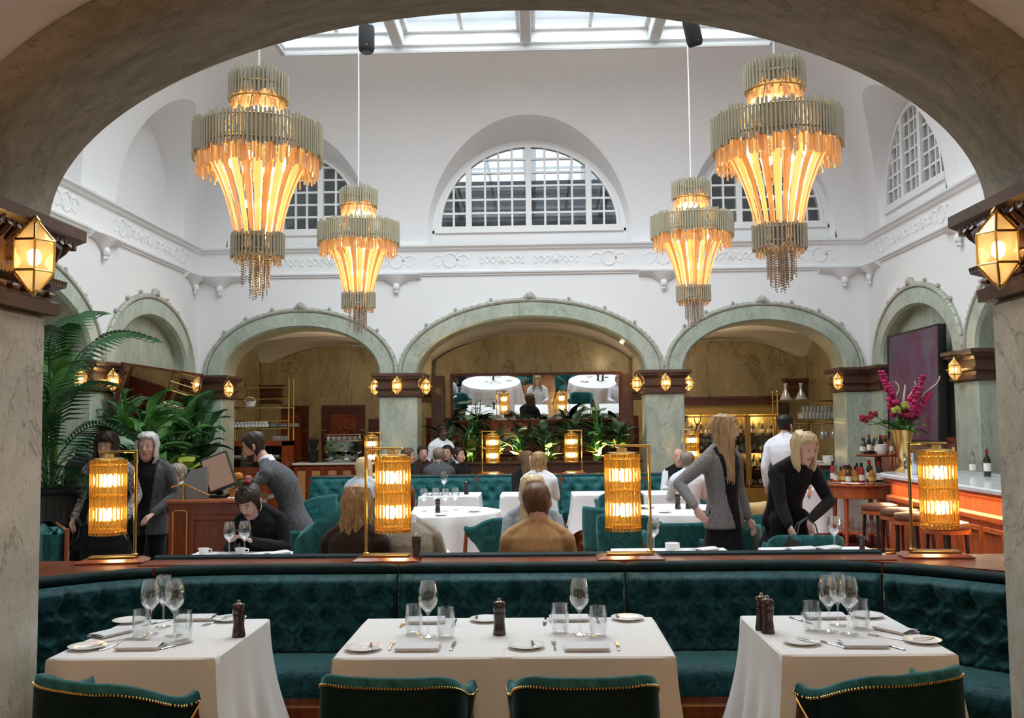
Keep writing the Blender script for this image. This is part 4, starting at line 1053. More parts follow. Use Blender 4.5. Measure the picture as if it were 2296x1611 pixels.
mill('taller dark pepper mill on the table by the bar side pier', on(1722, 1420), sc=1.02); mill('second dark pepper mill half hidden behind its twin by the bar side pier', on(1709, 1413), sc=1.02)

# ================================================================ velvet tub chairs
NAIL = None
def tub_chair(name, label, grp, mat='velvet_light', backmat='velvet_shaded', nails=True, legmat='mahogany_dark', arms=True):
    "seat faces local +Y (the sitter looks along +Y); origin on the floor"
    root = thing(name, label, 'chair', (0, 0, 0), 0, grp)
    A0 = 1.95 if arms else 1.1
    def rail(a):  # a from -A0..A0 around the back; plan position and top height
        w_ = .285; x = w_ * 1.0 * sin(a) if abs(a) < pi / 2 else math.copysign(w_ + .03 * (abs(a) - pi / 2), a); y = -.27 * cos(a) if abs(a) < pi / 2 else .27 * (abs(a) - pi / 2) * 1.0
        ee = max(0, (abs(a) - .62) / (A0 - .62)) if arms else 0
        zt = .835 - .115 * (ee * ee * (3 - 2 * ee)) + .025 * ee ** 5; return x, y, zt
    def sup(a):   # squarer plan: broad flat back
        x, y, z = rail(a); 
        if abs(a) < pi / 2:
            c_, s_ = cos(a), sin(a); k = (abs(c_) ** 3.2 + abs(s_) ** 3.2) ** (-1 / 3.2); x, y = .275 * s_ * k, -.255 * c_ * k
        return x, y, z
    N_ = 48; aa = lin(-A0, A0, N_)
    def rowpts(th, fz):
        P = []
        for a in aa:
            x, y, zt = sup(a); l = sqrt(x * x + y * y); P.append((x * (1 + th / l), y * (1 + th / l), fz(zt, a)))
        return P
    low = lambda zt, a: .40 + (zt - .055 - .40) * max(0, (abs(a) - .95) / (A0 - .95)) ** .85 if arms else .40
    m_ = MB(); prof = [rowpts(-.028, lambda z, a: low(z, a)), rowpts(-.034, lambda z, a: z * .6 + low(z, a) * .4), rowpts(-.03, lambda z, a: z - .03), rowpts(-.016, lambda z, a: z - .004), rowpts(.0, lambda z, a: z), rowpts(.014, lambda z, a: z - .006), rowpts(.02, lambda z, a: z - .03)]
    m_.grid(len(prof) - 1, N_, lambda i, j: prof[round(i * (len(prof) - 1))][round(j * N_)])
    for e in (0, N_): m_.add([p[e] for p in prof], [tuple(range(len(prof)))])
    m_.build('backrest', MT[mat], root, True, 60)
    m_ = MB(); pb = [rowpts(.02, lambda z, a: z - .03), rowpts(.024, lambda z, a: z * .55 + low(z, a) * .45), rowpts(.010, lambda z, a: low(z, a)), rowpts(-.028, lambda z, a: low(z, a))]
    m_.grid(len(pb) - 1, N_, lambda i, j: pb[round(i * (len(pb) - 1))][round(j * N_)])
    for e in (0, N_): m_.add([p[e] for p in pb], [tuple(range(len(pb)))])
    m_.build('back_panel', MT[backmat], root, True, 60)
    if nails:
        m_ = MB(); tr = rowpts(.023, lambda z, a: z - .034); L = 0
        for p, q in zip(tr, tr[1:]):
            d = sqrt(sum((x - y) ** 2 for x, y in zip(p, q))); k = max(1, int(d / .012))
            for i in range(k): m_.sphere([x + (y - x) * i / k for x, y in zip(p, q)], .0055, 5, 3)
        o = m_.build('nail_trim', MT['gold'], root); o['kind'] = 'stuff'
        m_ = MB(); m_.tube(rowpts(.013, lambda z, a: low(z, a)), .004, 5); m_.build('piping', MT['gold'], root)
    m_ = MB(); rings = []
    for e, z_ in ((-.03, .33), (.0, .34), (.0, .42), (-.02, .455), (-.08, .465)):
        rings.append([(sx * (.235 + e) * 1.0, sy, z_) for sx, sy in ((-1, -.21 - e), (-.5, -.235 - e), (.5, -.235 - e), (1, -.21 - e), (1.03, .0), (1, .25 + e), (.5, .27 + e), (-.5, .27 + e), (-1, .25 + e), (-1.03, .0))])
    m_.loft(rings, True, True); m_.build('seat', MT[mat], root, True, 50)
    for sx in (-1, 1):
        m_ = MB(); m_.tube([(sx * .20, .22, .36), (sx * .225, .245, 0)], [.024, .013], 6); m_.build('leg', MT[legmat], root)
        m_ = MB(); m_.tube([(sx * .19, -.19, .36), (sx * .215, -.30, 0)], [.024, .013], 6); m_.build('leg', MT[legmat], root)
        if arms:
            m_ = MB(); m_.tube([(sx * .288, .10, .70), (sx * .275, .14, .52), (sx * .235, .19, .34)], [.016, .02, .02], 6); m_.build('arm_post', MT[legmat], root)
    return root
chair0 = tub_chair('tub_chair', '', 'teal velvet chairs at the near tables'); cu = []
for px, Yc, rz, lb in ((205, 3.60, -.42, 'dark teal velvet chair at the table by the left pier, back turned to the viewer'), (868, 3.64, -.10, 'dark teal velvet chair at the first middle table, seen from behind'),
                       (1316, 3.63, .04, 'dark teal velvet chair at the second middle table, seen from behind'), (2018, 3.66, .40, 'dark teal velvet chair at the bar side near table, arm sweeping towards the cloth')):
    place(chair0, cu, (X(px, Yc - .25, 1540), Yc, 0), rz, lb, None, (.90, .95, 1.0))
# ================================================================ plants
def leafmat(name, c1, c2): return mottled(name, c1, c2, 6, .38, 0, (1, 1, 1), 3, spec=.4)
leafmat('leaf_deep', (0.018, 0.075, 0.024), (0.045, 0.15, 0.045)); leafmat('leaf_mid', (0.04, 0.14, 0.03), (0.10, 0.27, 0.06)); leafmat('leaf_lime', (0.22, 0.27, 0.03), (0.42, 0.46, 0.09))
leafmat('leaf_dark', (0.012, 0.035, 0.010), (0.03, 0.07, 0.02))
def leaf_mesh(kind, mat):
    m_ = MB()
    if kind == 'broad':
        n = 8; prof = [.02, .10, .17, .2, .19, .16, .11, .05, .004]
        m_.grid(4, n, lambda i, j: (.08 + .92 * j, (2 * i - 1) * prof[round(j * n)], .30 * sin(j * 2.2) * .8 - .35 * j * j + .06 * abs(2 * i - 1) + .012 * sin(j * 16) * abs(2 * i - 1)))
        m_.tube([(0, 0, -.02), (.2, 0, .10), (.55, 0, .145)], [.014, .012, .008], 5)
    elif kind == 'blade':
        n = 8; prof = [.02, .04, .05, .05, .045, .036, .026, .014, .002]
        m_.grid(2, n, lambda i, j: (j * .95, (2 * i - 1) * prof[round(j * n)], .42 * sin(j * 2.4) - .38 * j * j + .02 * abs(2 * i - 1)))
    elif kind == 'frond':
        rach = lambda t: Vector((t, 0, .46 * sin(t * 2.0) - .42 * t ** 2.2))
        m_.tube([rach(t) for t in lin(0, 1, 8)], [.011 - .008 * t for t in lin(0, 1, 8)], 5)
        for k in range(20):
            t = .22 + .76 * k / 19; p = rach(t); ln = .40 * (1 - abs(t - .5) * .9) * (1.1 - t * .4)
            for s_ in (-1, 1):
                d = Vector((.62, s_ * .9, -.10)).normalized(); e = p + d * ln + Vector((0, 0, -.22 * ln)); mdl = p + d * ln * .55 + Vector((0, 0, .04 * ln)); wv = Vector((.014, -s_ * .006, .004))
                m_.add([p - wv * .3, p + wv * .3, mdl + wv * 1.2, e, mdl - wv * 1.2], [(0, 1, 2, 4), (4, 2, 3)])
    elif kind == 'heart':
        pts = [(0, 0), (-.10, .16), (-.02, .30), (.18, .36), (.42, .28), (.70, .12), (.92, 0)]
        P = [(x + .1, y, 0) for x, y in pts] + [(x + .1, -y, 0) for x, y in reversed(pts[1:-1])]
        m_.add([(x, y, .08 * abs(y) - .15 * x * x) for x, y, z in P], [tuple(range(len(P)))]); m_.tube([(-.35, 0, -.35), (-.05, 0, -.05), (.12, 0, 0)], .012, 5)
    return m_.mesh(kind + '_leaf', MT[mat])
LM = {}
def leaf(kind, mat):
    if (kind, mat) not in LM: LM[(kind, mat)] = leaf_mesh(kind, mat)
    return LM[(kind, mat)]
def plant(name, label, loc, spec, grp=None, pot=None, seed=0, stems=0):
    """spec: list of (leaf kind, material, count, length range, height range, elevation range, radius, azimuth range)"""
    rnd = random.Random(seed); root = thing(name, label, 'plant', loc, 0, grp)
    for kind, mat, n, (l0, l1), (h0, h1), (e0, e1), rad, (a0, a1) in spec:
        me = leaf(kind, mat)
        for k in range(n):
            a = a0 + (a1 - a0) * ((k + rnd.random()) / n); o = link('frond' if kind == 'frond' else 'leaf', me, root); L = rnd.uniform(l0, l1); h = rnd.uniform(h0, h1)
            o.location = (rad * cos(a) * rnd.random(), rad * sin(a) * rnd.random(), h); o.rotation_euler = (rnd.uniform(-.3, .3), -rnd.uniform(e0, e1), a); o.scale = (L, L * rnd.uniform(.85, 1.15), L)
    if stems:
        m_ = MB()
        for k in range(stems):
            a = rnd.uniform(0, 6.28); top = max(s_[4][1] for s_ in spec) * rnd.uniform(.7, 1); m_.tube([(.04 * cos(a), .04 * sin(a), 0), (.05 * cos(a), .07 * sin(a), top * .5), (.09 * cos(a), .09 * sin(a), top)], [.016, .013, .008], 6)
        m_.build('stem', MT['leaf_mid'], root)
    if pot == 'tub':
        m_ = MB(); m_.lathe([(.15, -.42), (.20, -.04), (.215, -.03), (.215, .0), (.19, .0), (.18, -.05), (0, -.05)], 20); m_.build('pot', MT['black'], root)
    return root
# tall palm in the black urn by the left pier
Yp = 8.4; pb = at(112, 1085, Yp)
ur = thing('urn', 'black fluted urn on a foot holding the tall palm', 'urn', (pb.x, Yp, 0))
m_ = MB(); m_.lathe([(.0, 0), (.20, 0), (.20, .06), (.16, .08), (.16, .36), (.19, .38), (.19, .42), (.07, .46), (.05, .54), (.07, .60), (.16, .66), (.25, .76), (.27, .86), (.24, .92), (.235, 1.14), (.29, 1.18), (.30, 1.20), (.28, 1.215), (.26, 1.20), (.2, 1.12), (0, 1.12)], 28); m_.build('body', MT['black'], ur)
m_ = MB()
for k in range(26): a = 2 * pi * k / 26; m_.tube([(.235 * cos(a), .235 * sin(a), .93), (.232 * cos(a), .232 * sin(a), 1.13)], .010, 5); m_.tube([(.17 * cos(a), .17 * sin(a), .67), (.245 * cos(a), .245 * sin(a), .77), (.265 * cos(a), .265 * sin(a), .86)], .012, 5)
m_.build('flutes', MT['black'], ur)
plant('palm', 'tall kentia palm rising from the black urn by the left pier', (pb.x, Yp, 1.13), [('frond', 'leaf_deep', 9, (.75, 1.0), (.35, 1.0), (.55, 1.15), .06, (0, 6.28)), ('frond', 'leaf_deep', 8, (.6, .85), (.05, .5), (.1, .6), .06, (.3, 6.5)), ('frond', 'leaf_mid', 5, (.6, .8), (.3, .7), (.9, 1.3), .05, (0, 6.28)), ('frond', 'leaf_deep', 4, (.5, .7), (-.05, .1), (-.1, .35), .05, (3.6, 6.2))], None, None, 5, 6)
# planted bank under the leaning mirror
G_B = 'plants banked against the left wall'
for i, (px, Y, seed, lb, mat, kinds) in enumerate(((258, 12.6, 1, 'feathery palm at the start of the plant bank below the mirror', 'leaf_deep', ('frond', 'blade')), (318, 12.9, 2, 'broad leaved dark green plant in the middle of the bank below the mirror', 'leaf_mid', ('broad', 'blade')),
        (372, 13.4, 3, 'dense glossy leaved plant behind the grey haired woman', 'leaf_deep', ('broad', 'frond')), (425, 13.9, 4, 'bushy plant at the far end of the bank by the corner pilaster', 'leaf_deep', ('broad', 'frond')), (300, 12.2, 6, 'low leafy plant in front of the bank behind the standing women', 'leaf_mid', ('broad', 'broad')))):
    p = at(px, 1040, Y); base = .75
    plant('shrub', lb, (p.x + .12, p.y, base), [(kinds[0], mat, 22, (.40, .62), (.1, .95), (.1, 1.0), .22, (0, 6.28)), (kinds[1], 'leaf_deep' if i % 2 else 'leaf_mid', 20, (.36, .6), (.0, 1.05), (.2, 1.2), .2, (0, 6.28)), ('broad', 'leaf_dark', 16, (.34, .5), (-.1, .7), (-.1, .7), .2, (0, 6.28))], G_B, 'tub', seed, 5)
p = at(425, 1055, 13.0)
plant('shrub', 'yellow green lime leaved plant lit from below behind the host desk', (p.x, 12.9, .82), [('heart', 'leaf_lime', 14, (.25, .36), (.1, .45), (.1, .9), .2, (0, 6.28)), ('broad', 'leaf_lime', 8, (.3, .4), (.0, .3), (.2, .9), .15, (0, 6.28))], G_B, 'tub', 9, 3)
mb = MB(); mb.box(-5.55, -4.35, 11.7, 15.2, 0, .42); o = mb.build('planter_box', MT['black_matte'], None, False); tag(o, 'long black planter box along the left wall under the plants', 'planter')
# leaning mirror on the left wall bay
def leaning_mirror(name, label, p0, p1, z0, z1, nrm, tilt, fr, thick=.04, frmat='mahogany_dark'):
    "flat mirror between two plan points; tilt leans its top towards nrm"
    a, b_ = Vector(p0 + (0,)), Vector(p1 + (0,)); e = (b_ - a); Lx = e.length; e.normalize(); n = Vector(nrm + (0,)); up = (Vector((0, 0, 1)) * cos(tilt) + n * sin(tilt)); nn = (n * cos(tilt) - Vector((0, 0, 1)) * sin(tilt))
    o_ = a + Vector((0, 0, z0)); H = (z1 - z0) / cos(tilt)
    root = thing(name, label, 'mirror', o_)
    M_ = Matrix(((e.x, nn.x, up.x, 0), (e.y, nn.y, up.y, 0), (e.z, nn.z, up.z, 0), (0, 0, 0, 1)))
    m_ = MB(); m_.box(0, Lx, -.004, .004, 0, H, M_); m_.build('mirror_glass', MT['mirror'], root, False)
    m_ = MB()
    for x0, x1, z0_, z1_ in ((-fr, 0, -fr, H + fr), (Lx, Lx + fr, -fr, H + fr), (0, Lx, -fr, 0), (0, Lx, H, H + fr)): m_.box(x0, x1, -thick, .015, z0_, z1_, M_)
    m_.box(0, Lx, -thick, -.01, 0, H, M_); m_.build('frame', MT[frmat], root, False)
    return root
leaning_mirror('wall_mirror', 'wide dark framed mirror leaning out above the plants on the left wall', (-W + .06, 12.62), (-W + .06, 15.55), 1.15, 2.56, (1, 0), .16, .035)
# teal armchair at the left edge behind the pier
def block_chair(label, loc, rz, sc=1.0):
    root = thing('armchair', label, 'armchair', loc, rz, 'square teal armchairs'); root.scale = (sc,) * 3
    m_ = MB(); m_.cbox((0, .05, .36), (.62, .62, .20), None, .05); m_.build('seat', MT['velvet_light'], root)
    m_ = MB(); m_.cbox((0, .33, .72), (.58, .14, .62), None, .05); m_.build('backrest', MT['velvet_light'], root)
    m_ = MB(); m_.cbox((0, .41, .72), (.60, .03, .60), None, .01); m_.build('back_board', MT['bar_wood'], root)
    for sx in (-1, 1):
        m_ = MB(); m_.cbox((sx * .31, .02, .50), (.12, .66, .34), None, .05); m_.build('armrest', MT['velvet_light'], root)
        m_ = MB(); m_.tube([(sx * .25, -.18, .676), (sx * .37, -.30, .67), (sx * .372, .33, .67)], .006, 5); m_.build('piping', MT['gold'], root)
        for sy in (-.2, .3): m_ = MB(); m_.tube([(sx * .27, sy, .28), (sx * .28, sy, 0)], [.025, .015], 6); m_.build('leg', MT['mahogany_dark'], root)
    return root
p = at(75, 1200, 6.6); block_chair('teal velvet armchair at the left edge beside the black urn', (p.x - .33, 6.75, 0), -1.0)

# ================================================================ far banquette with lamps and planting under the middle arch
YF = 14.55
fb = thing('banquette', 'straight tufted teal banquette with lamps before the middle arch', 'banquette', (0, YF, 0))
def tuft2(s, z):
    best = 9
    for r, zr in enumerate((.58, .70, .82)):
        off = (r % 2) * .5; k = round(s / .24 - off); best = min(best, sqrt((s - (k + off) * .24) ** 2 + ((z - zr) * 1.2) ** 2))
    return .06 * (1 - max(0, 1 - best / .11) ** 1.2)
xa, xb = X(690, YF, 1070), X(1640, YF, 1070)
for i in range(5):
    x0, x1 = xa + (xb - xa) * i / 5 + .005, xa + (xb - xa) * (i + 1) / 5 - .005
    m_ = MB(); m_.grid(int((x1 - x0) / .03), 18, lambda a, b_: (x0 + (x1 - x0) * a, .10 * b_ - tuft2(x0 + (x1 - x0) * a, .45 + .47 * b_) * min(1, (1 - b_) * 8) * min(1, min(a, 1 - a) * 14), .45 + .47 * b_)); m_.build('backrest', MT['velvet_light'], fb, True, 70)
    m_ = MB(); m_.cbox(((x0 + x1) / 2, .14, .925), (x1 - x0, .10, .05), None, .02); m_.build('top_roll', MT['velvet'], fb)
    m_ = MB(); m_.cbox(((x0 + x1) / 2, -.23, .38), (x1 - x0, .50, .14), None, .03); m_.build('seat_cushion', MT['velvet'], fb)
m_ = MB(); m_.box(xa, xb, -.42, .5, 0, .31); m_.box(xa, xb, .08, .5, .3, .90); m_.build('base', MT['mahogany'], fb, False)
for z_ in (.10, .18, .25):
    m_ = MB(); m_.box(xa, xb, -.436, -.42, z_, z_ + .014); m_.build('base_moulding', MT['inlay_wood'], fb, False)
m_ = MB(); m_.box(xa - .02, xb + .02, .19, .52, .90, .945); m_.build('rail', MT['mahogany'], fb, False)
for px, sd, lb in ((838, 1, 'small looking rod lamp on the far rail beside the pillar by the coffee counter'), (1100, -1, 'small looking rod lamp on the far rail before the dark planting, first of two'), (1287, 1, 'small looking rod lamp on the far rail before the dark planting, second of two'), (1548, -1, 'small looking rod lamp on the far rail beside the wine cabinet')):
    lamp(lb, (X(px, YF + .33, 1060), YF + .33, .945), sd, 0, 18, 3.0)
# bench, wooden panelling, planter, tilted mirror inside the middle arch
mb = MB(); mb.box(-1.9, 1.9, 16.95, 17.3, 0, 1.02); mb.box(-1.95, 1.95, 16.92, 17.3, 1.02, 1.06); o = mb.build('planter_box', MT['dark_wood'], None, False); tag(o, 'long dark planter box across the middle arch', 'planter')
mb = MB(); mb.box(-1.98, 1.98, 17.9, 18.0, 0, 1.85); o = struct(mb.build('wall_panel_middle', MT['mahogany_dark'], None, False), 'dark mahogany panelling under the tilted mirror')
for k in range(6):
    m_ = MB(); m_.loft([[(-1.9 + .64 * k + e, 17.9 - d, 1.12 + e), (-1.9 + .64 * (k + 1) - .04 - e, 17.9 - d, 1.12 + e), (-1.9 + .64 * (k + 1) - .04 - e, 17.9 - d, 1.78 - e), (-1.9 + .64 * k + e, 17.9 - d, 1.78 - e)] for e, d in ((0, 0), (.03, .02), (.07, .02), (.09, .005))], True, True); m_.build('panel', MT['mahogany_dark'], o, False)
leaning_mirror('wall_mirror', 'wide mirror tilted over the planting under the middle arch', (X(1017, 17.6, 900), 17.6), (X(1387, 17.6, 900), 17.6), 1.80, 2.60, (0, -1), .15, .05)
for s_ in (-1, 1):
    m_ = MB(); m_.box(s_ * 1.72 - .12, s_ * 1.72 + .12, 17.55, 17.75, 0, 2.62); struct(m_.build('trim_mirror_post', MT['dark_wood'], None, False))
rnd = random.Random(3); G_M = 'plants in the middle arch planter'
for i in range(8):
    px = 1000 + 56 * i; p = at(px, 1040, 17.1)
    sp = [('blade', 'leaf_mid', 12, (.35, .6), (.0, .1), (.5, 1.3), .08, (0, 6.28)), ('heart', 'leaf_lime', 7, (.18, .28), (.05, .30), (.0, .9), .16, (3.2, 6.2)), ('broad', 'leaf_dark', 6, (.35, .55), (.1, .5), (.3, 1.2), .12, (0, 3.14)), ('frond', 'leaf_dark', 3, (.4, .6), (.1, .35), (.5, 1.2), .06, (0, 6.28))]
    p.x = max(-1.6, min(1.6, p.x))
    names = ['first', 'second', 'third', 'fourth', 'fifth', 'sixth', 'seventh', 'last']
    plant('planter_plant', '%s plant from the left in the middle arch planter' % names[i], (p.x, 17.1, 1.05), sp, G_M, None, 20 + i, 2)
for k, px in enumerate((1060, 1340)):
    p = at(px, 930, 17.1); plant('planter_plant', ('tall stemmed plant with round leaves before the mirror, coffee counter side', 'tall stemmed plant with round leaves before the mirror, wine cabinet side')[k], (p.x, 17.12, 1.05), [('heart', 'leaf_mid', 7, (.2, .3), (.5, 1.0), (-.2, .6), .25, (0, 6.28)), ('blade', 'leaf_mid', 8, (.6, .9), (0, .1), (.9, 1.4), .05, (0, 6.28))], G_M, None, 40 + k, 4)
for x in (-1.2, -.4, .4, 1.2):    # small uplights hidden among the pots
    rt = thing('uplight', 'small uplight set among the planter pots %s' % {-1.2: 'by the first plant', -.4: 'near the first rod lamp', .4: 'near the second rod lamp', 1.2: 'by the last plant'}[x], 'lamp', (x, 16.99, 1.06), 0, 'planter uplights')
    m_ = MB(); m_.lathe([(.03, 0), (.03, .05), (.026, .052), (.022, .04), (0, .04)], 12); m_.build('can', MT['black'], rt); m_ = MB(); m_.lathe([(.0, .041), (.021, .041), (.021, .044), (0, .044)], 10); m_.build('lens', MT['bulb_small'], rt)
    l = bpy.data.lights.new('uplight_light', 'SPOT'); l.energy = 40; l.spot_size = 2.4; l.color = (1, .86, .5); l.shadow_soft_size = .03; k = bpy.data.objects.new('uplight_light', l); COL.objects.link(k); k.parent = rt; k.location = (0, 0, .07); k.rotation_euler = (pi - .15, 0, 0)

# ================================================================ round and square tables in the court
def round_table(label, cx, cy, r, seed, drop=.62):
    t_ = thing('round_table', label + ', under its cloth', 'table', (cx, cy, 0), 0, 'tables of the court')
    m_ = MB(); m_.lathe([(0, .715), (r - .02, .715), (r - .01, .725), (r - .02, .742), (0, .742)], 32); m_.build('tabletop', MT['mahogany'], t_)
    m_ = MB(); m_.lathe([(.28, 0), (.28, .03), (.06, .07), (.045, .4), (.07, .71)], 16); m_.build('pedestal', MT['mahogany'], t_)
    rnd = random.Random(seed); n = 96; rows = []; f1 = [rnd.uniform(0, 6.28) for _ in range(3)]
    for j in range(14):
        t = j / 13; row = []
        for k in range(n):
            a = 2 * pi * k / n; wv = .065 * t * (sin(14 * a + f1[0]) + .5 * sin(9 * a + f1[1])); rr = r + .012 + .05 * t + wv if j else r
            row.append((rr * cos(a), rr * sin(a), .746 - (0 if j == 0 else .006) - drop * t))
        rows.append(row)
    m_ = MB(); m_.loft(rows, True, False); m_.add([(r * .99 * cos(2 * pi * k / n), r * .99 * sin(2 * pi * k / n), .747) for k in range(n)], [tuple(range(n))]); m_.loft([rows[0], [(r * .99 * cos(2 * pi * k / n), r * .99 * sin(2 * pi * k / n), .747) for k in range(n)]], True, False)
    o = m_.build('tablecloth', MT['linen'], None, True, 60); o.location = (cx, cy, 0); tag(o, 'white cloth falling in folds over the ' + label, 'tablecloth', 'white tablecloths of the court')
def sq_table(label, cx, cy, w_, d_, seed, drop=.45):
    dining_table('mahogany ' + label, cx, cy, w_, d_, 0, 'tables of the court'); tablecloth('white cloth over the ' + label, cx, cy, w_, d_, 0, drop, seed, (1, 1, 1, 1), 'white tablecloths of the court', .75, .12, 'tablecloth', 'linen')
pA = on(975, 1147, .75); pB = on(1520, 1142, .75)
round_table('round table behind the man in beige', pA.x, pA.y, .74, 4)
round_table('round table beside the woman in the grey jacket', pB.x, pB.y, .74, 5)
FT = {}
for px, lb, w_ in ((1010, 'square table at the far banquette, pepper mill on it', .80), (1185, 'square table at the far banquette between the two women', .75), (1345, 'empty square table at the far banquette', .75), (1500, 'square table at the far banquette by the wine cabinet pillar', .7)):
    x = X(px, 13.3, 1100); FT[px] = x; sq_table(lb, x, 13.35, w_, .75, px)
sq_table('square table with a white cloth before the service counter', X(1850, 14.0, 1090), 14.0, .7, .7, 77, .6)
# tables served by the rear of the near banquette
for px, lb, w_ in ((530, 'table in front of the seated woman with the phone', .80), (1510, 'table behind the near banquette below the woman in the grey jacket', .85), (1850, 'table behind the near banquette before the bending woman in black', .80), (905, 'table before the man in beige', .6)):
    x = X(px, 7.1, 1236); FT[px] = x; sq_table(lb, x, 7.10, w_, .66, px + 1)
def cluster(cx, cy, z, items, where):
    for i, (kind, dx, dy, sc) in enumerate(items):
        nth = ['first', 'second', 'third', 'fourth', 'fifth', 'sixth', 'seventh'][i]
        l = (cx + dx, cy + dy, z)
        if kind == 'w': wine('%s wine glass %s' % (nth, where), l, sc, 'wine glasses of the court')
        elif kind == 't': tumbler('%s tumbler %s' % (nth, where), l, 'tumblers of the court', sc)
        elif kind == 'm': mill('%s mill %s' % (nth, where), l, 'mills of the court', sc)
        elif kind == 'p': plate('%s side plate %s' % (nth, where), l, sc)
        elif kind == 'n': napkin('%s folded napkin %s' % (nth, where), l, .3 * i, sc)
cluster(pA.x, pA.y, .752, [('w', -.12, .0, 1), ('w', .0, .10, 1), ('w', .12, -.02, 1), ('w', .22, .12, 1), ('m', .05, -.16, 1), ('p', .45, -.10, 1), ('p', .12, -.52, 1)], 'on the round table behind the man in beige')
cluster(pB.x, pB.y, .752, [('m', .0, .0, 1.1), ('m', .12, .02, 1.1), ('w', .06, .12, 1), ('n', -.35, .1, 1), ('n', .2, -.35, 1), ('p', -.2, -.4, 1)], 'on the round table beside the woman in grey')
cluster(FT[1010], 13.3, .7555, [('m', .22, .0, 1.1), ('w', -.1, .1, 1.25), ('n', -.2, -.1, 1)], 'on the far square table with the mill')
cluster(FT[530], 7.15, .7555, [('w', -.08, .03, 1.0), ('w', .03, .05, 1.02), ('p', -.22, .08, 1), ('n', .25, .1, 1)], 'on the phone woman\'s table')
cluster(FT[1510], 7.15, .7555, [('w', -.13, .05, 1.0), ('p', .1, .05, 1), ('n', .25, .12, 1)], 'on the table below the grey jacket')
cluster(FT[1850], 7.15, .7555, [('w', .10, .05, 1.0), ('n', -.15, .1, 1.1), ('n', .05, .12, 1.1)], 'on the bending woman\'s table')
mill('dark wooden mill on the near rail between lamp and man in beige', on(934, 1256, .912), 'mills of the court', .95)
mill('short dark mill on the bending woman\'s table', (FT[1850] + .30, 7.2, .7555), 'mills of the court', .7)
for k, (dx, nm) in enumerate(((-.02, 'white coffee cup between phone and glasses'), (-.3, 'white sugar bowl at the host desk edge of the phone table'))):
    m_ = MB(); m_.lathe([(.02, 0), (.03, .004), (.042, .05), (.040, .05), (.028, .008), (0, .006)], 18); m_.tube([(.04, 0, .04), (.06, 0, .035), (.06, 0, .018), (.036, 0, .014)], .005, 5); me = m_.mesh('cup', MT['porcelain']); single('cup', me, nm, 'cup', (FT[530] + dx, 7.26, .7555), .5, 'white cups')
m_ = MB(); m_.lathe([(.05, 0), (.055, .01), (.055, .055), (.04, .058), (0, .058)], 20); me = m_.mesh('dish', MT['porcelain']); single('covered_dish', me, 'small round white dish on the table below the grey jacket', 'dish', (FT[1510] + .02, 7.3, .7555))

# court chairs (same pattern, lighter velvet) around the tables
chair1 = tub_chair('tub_chair', '', 'teal velvet chairs of the court', 'velvet_light', 'velvet_light', False, 'bar_wood'); cv = []
for px, Y, rz, lb in ((1112, 9.4, .75, 'teal chair drawn up to the round table beside the man in tan'), (1372, 10.3, -1.0, 'teal chair at the round table, its back towards the passage'), (1408, 9.55, -.35, 'teal chair nearest the viewer at the round table behind the near lamp'),
                      (1390, 12.45, .1, 'teal chair at the empty far square table'), (1520, 8.75, .1, 'teal chair half hidden behind the rail below the woman in grey'), (1625, 8.3, 1.0, 'teal chair between the two women standing by the bar'), (1800, 7.75, -.1, 'teal chair the bending woman leans over'),
                      (700, 12.4, 1.2, 'teal chair with wooden legs beside the leaning man'), (880, 12.4, -.4, 'teal chair beyond the round table behind the lamp')):
    place(chair1, cv, (X(px, Y, 1150), Y, 0), rz, lb)
def lounge(label, px, Y, rz, name='lounge_chair'):
    root = thing(name, label, 'armchair', (X(px, Y, 1150), Y, 0), rz, 'rounded teal lounge chairs')
    m_ = MB(); N_ = 30; aa = lin(-2.1, 2.1, N_)
    def P(a, r_, z): return (r_ * sin(a), -r_ * cos(a) * .95, z)
    rows = [(.40, .14), (.42, .5), (.40, .80), (.36, .86), (.31, .84), (.28, .7), (.28, .42)]
    m_.grid(len(rows) - 1, N_, lambda i, j: P(aa[round(j * N_)], rows[round(i * (len(rows) - 1))][0], rows[round(i * (len(rows) - 1))][1] if rows[round(i * (len(rows) - 1))][1] < .6 else .42 + (rows[round(i * (len(rows) - 1))][1] - .42) * (1 - .42 * (abs(aa[round(j * N_)]) / 2.1) ** 2)))
    for e in (0, N_): m_.add([P(aa[e], r_, z if z < .6 else .42 + (z - .42) * .58) for r_, z in rows], [tuple(range(len(rows)))])
    m_.build('backrest', MT['velvet_light'], root, True, 60)
    m_ = MB(); m_.lathe([(.27, .16), (.30, .2), (.30, .40), (.27, .45), (0, .46)], 24); m_.build('seat', MT['velvet_light'], root)
    for k in range(4): a = pi / 4 + k * pi / 2; m_ = MB(); m_.tube([(.26 * cos(a), .26 * sin(a), .17), (.30 * cos(a), .30 * sin(a), 0)], [.025, .015], 6); m_.build('leg', MT['bar_wood'], root)
    return root
lounge('high rounded teal armchair behind the long haired woman and man in beige', 775, 6.98, 1.25).scale = (1.05, 1.05, 1.42)
lounge('rounded teal armchair holding the gold cushion', 1690, 9.3, .2)
cu_ = thing('cushion', 'gold satin cushion propped in the rounded teal armchair', 'cushion', (X(1680, 9.05, 1140), 9.05, .60), .2)
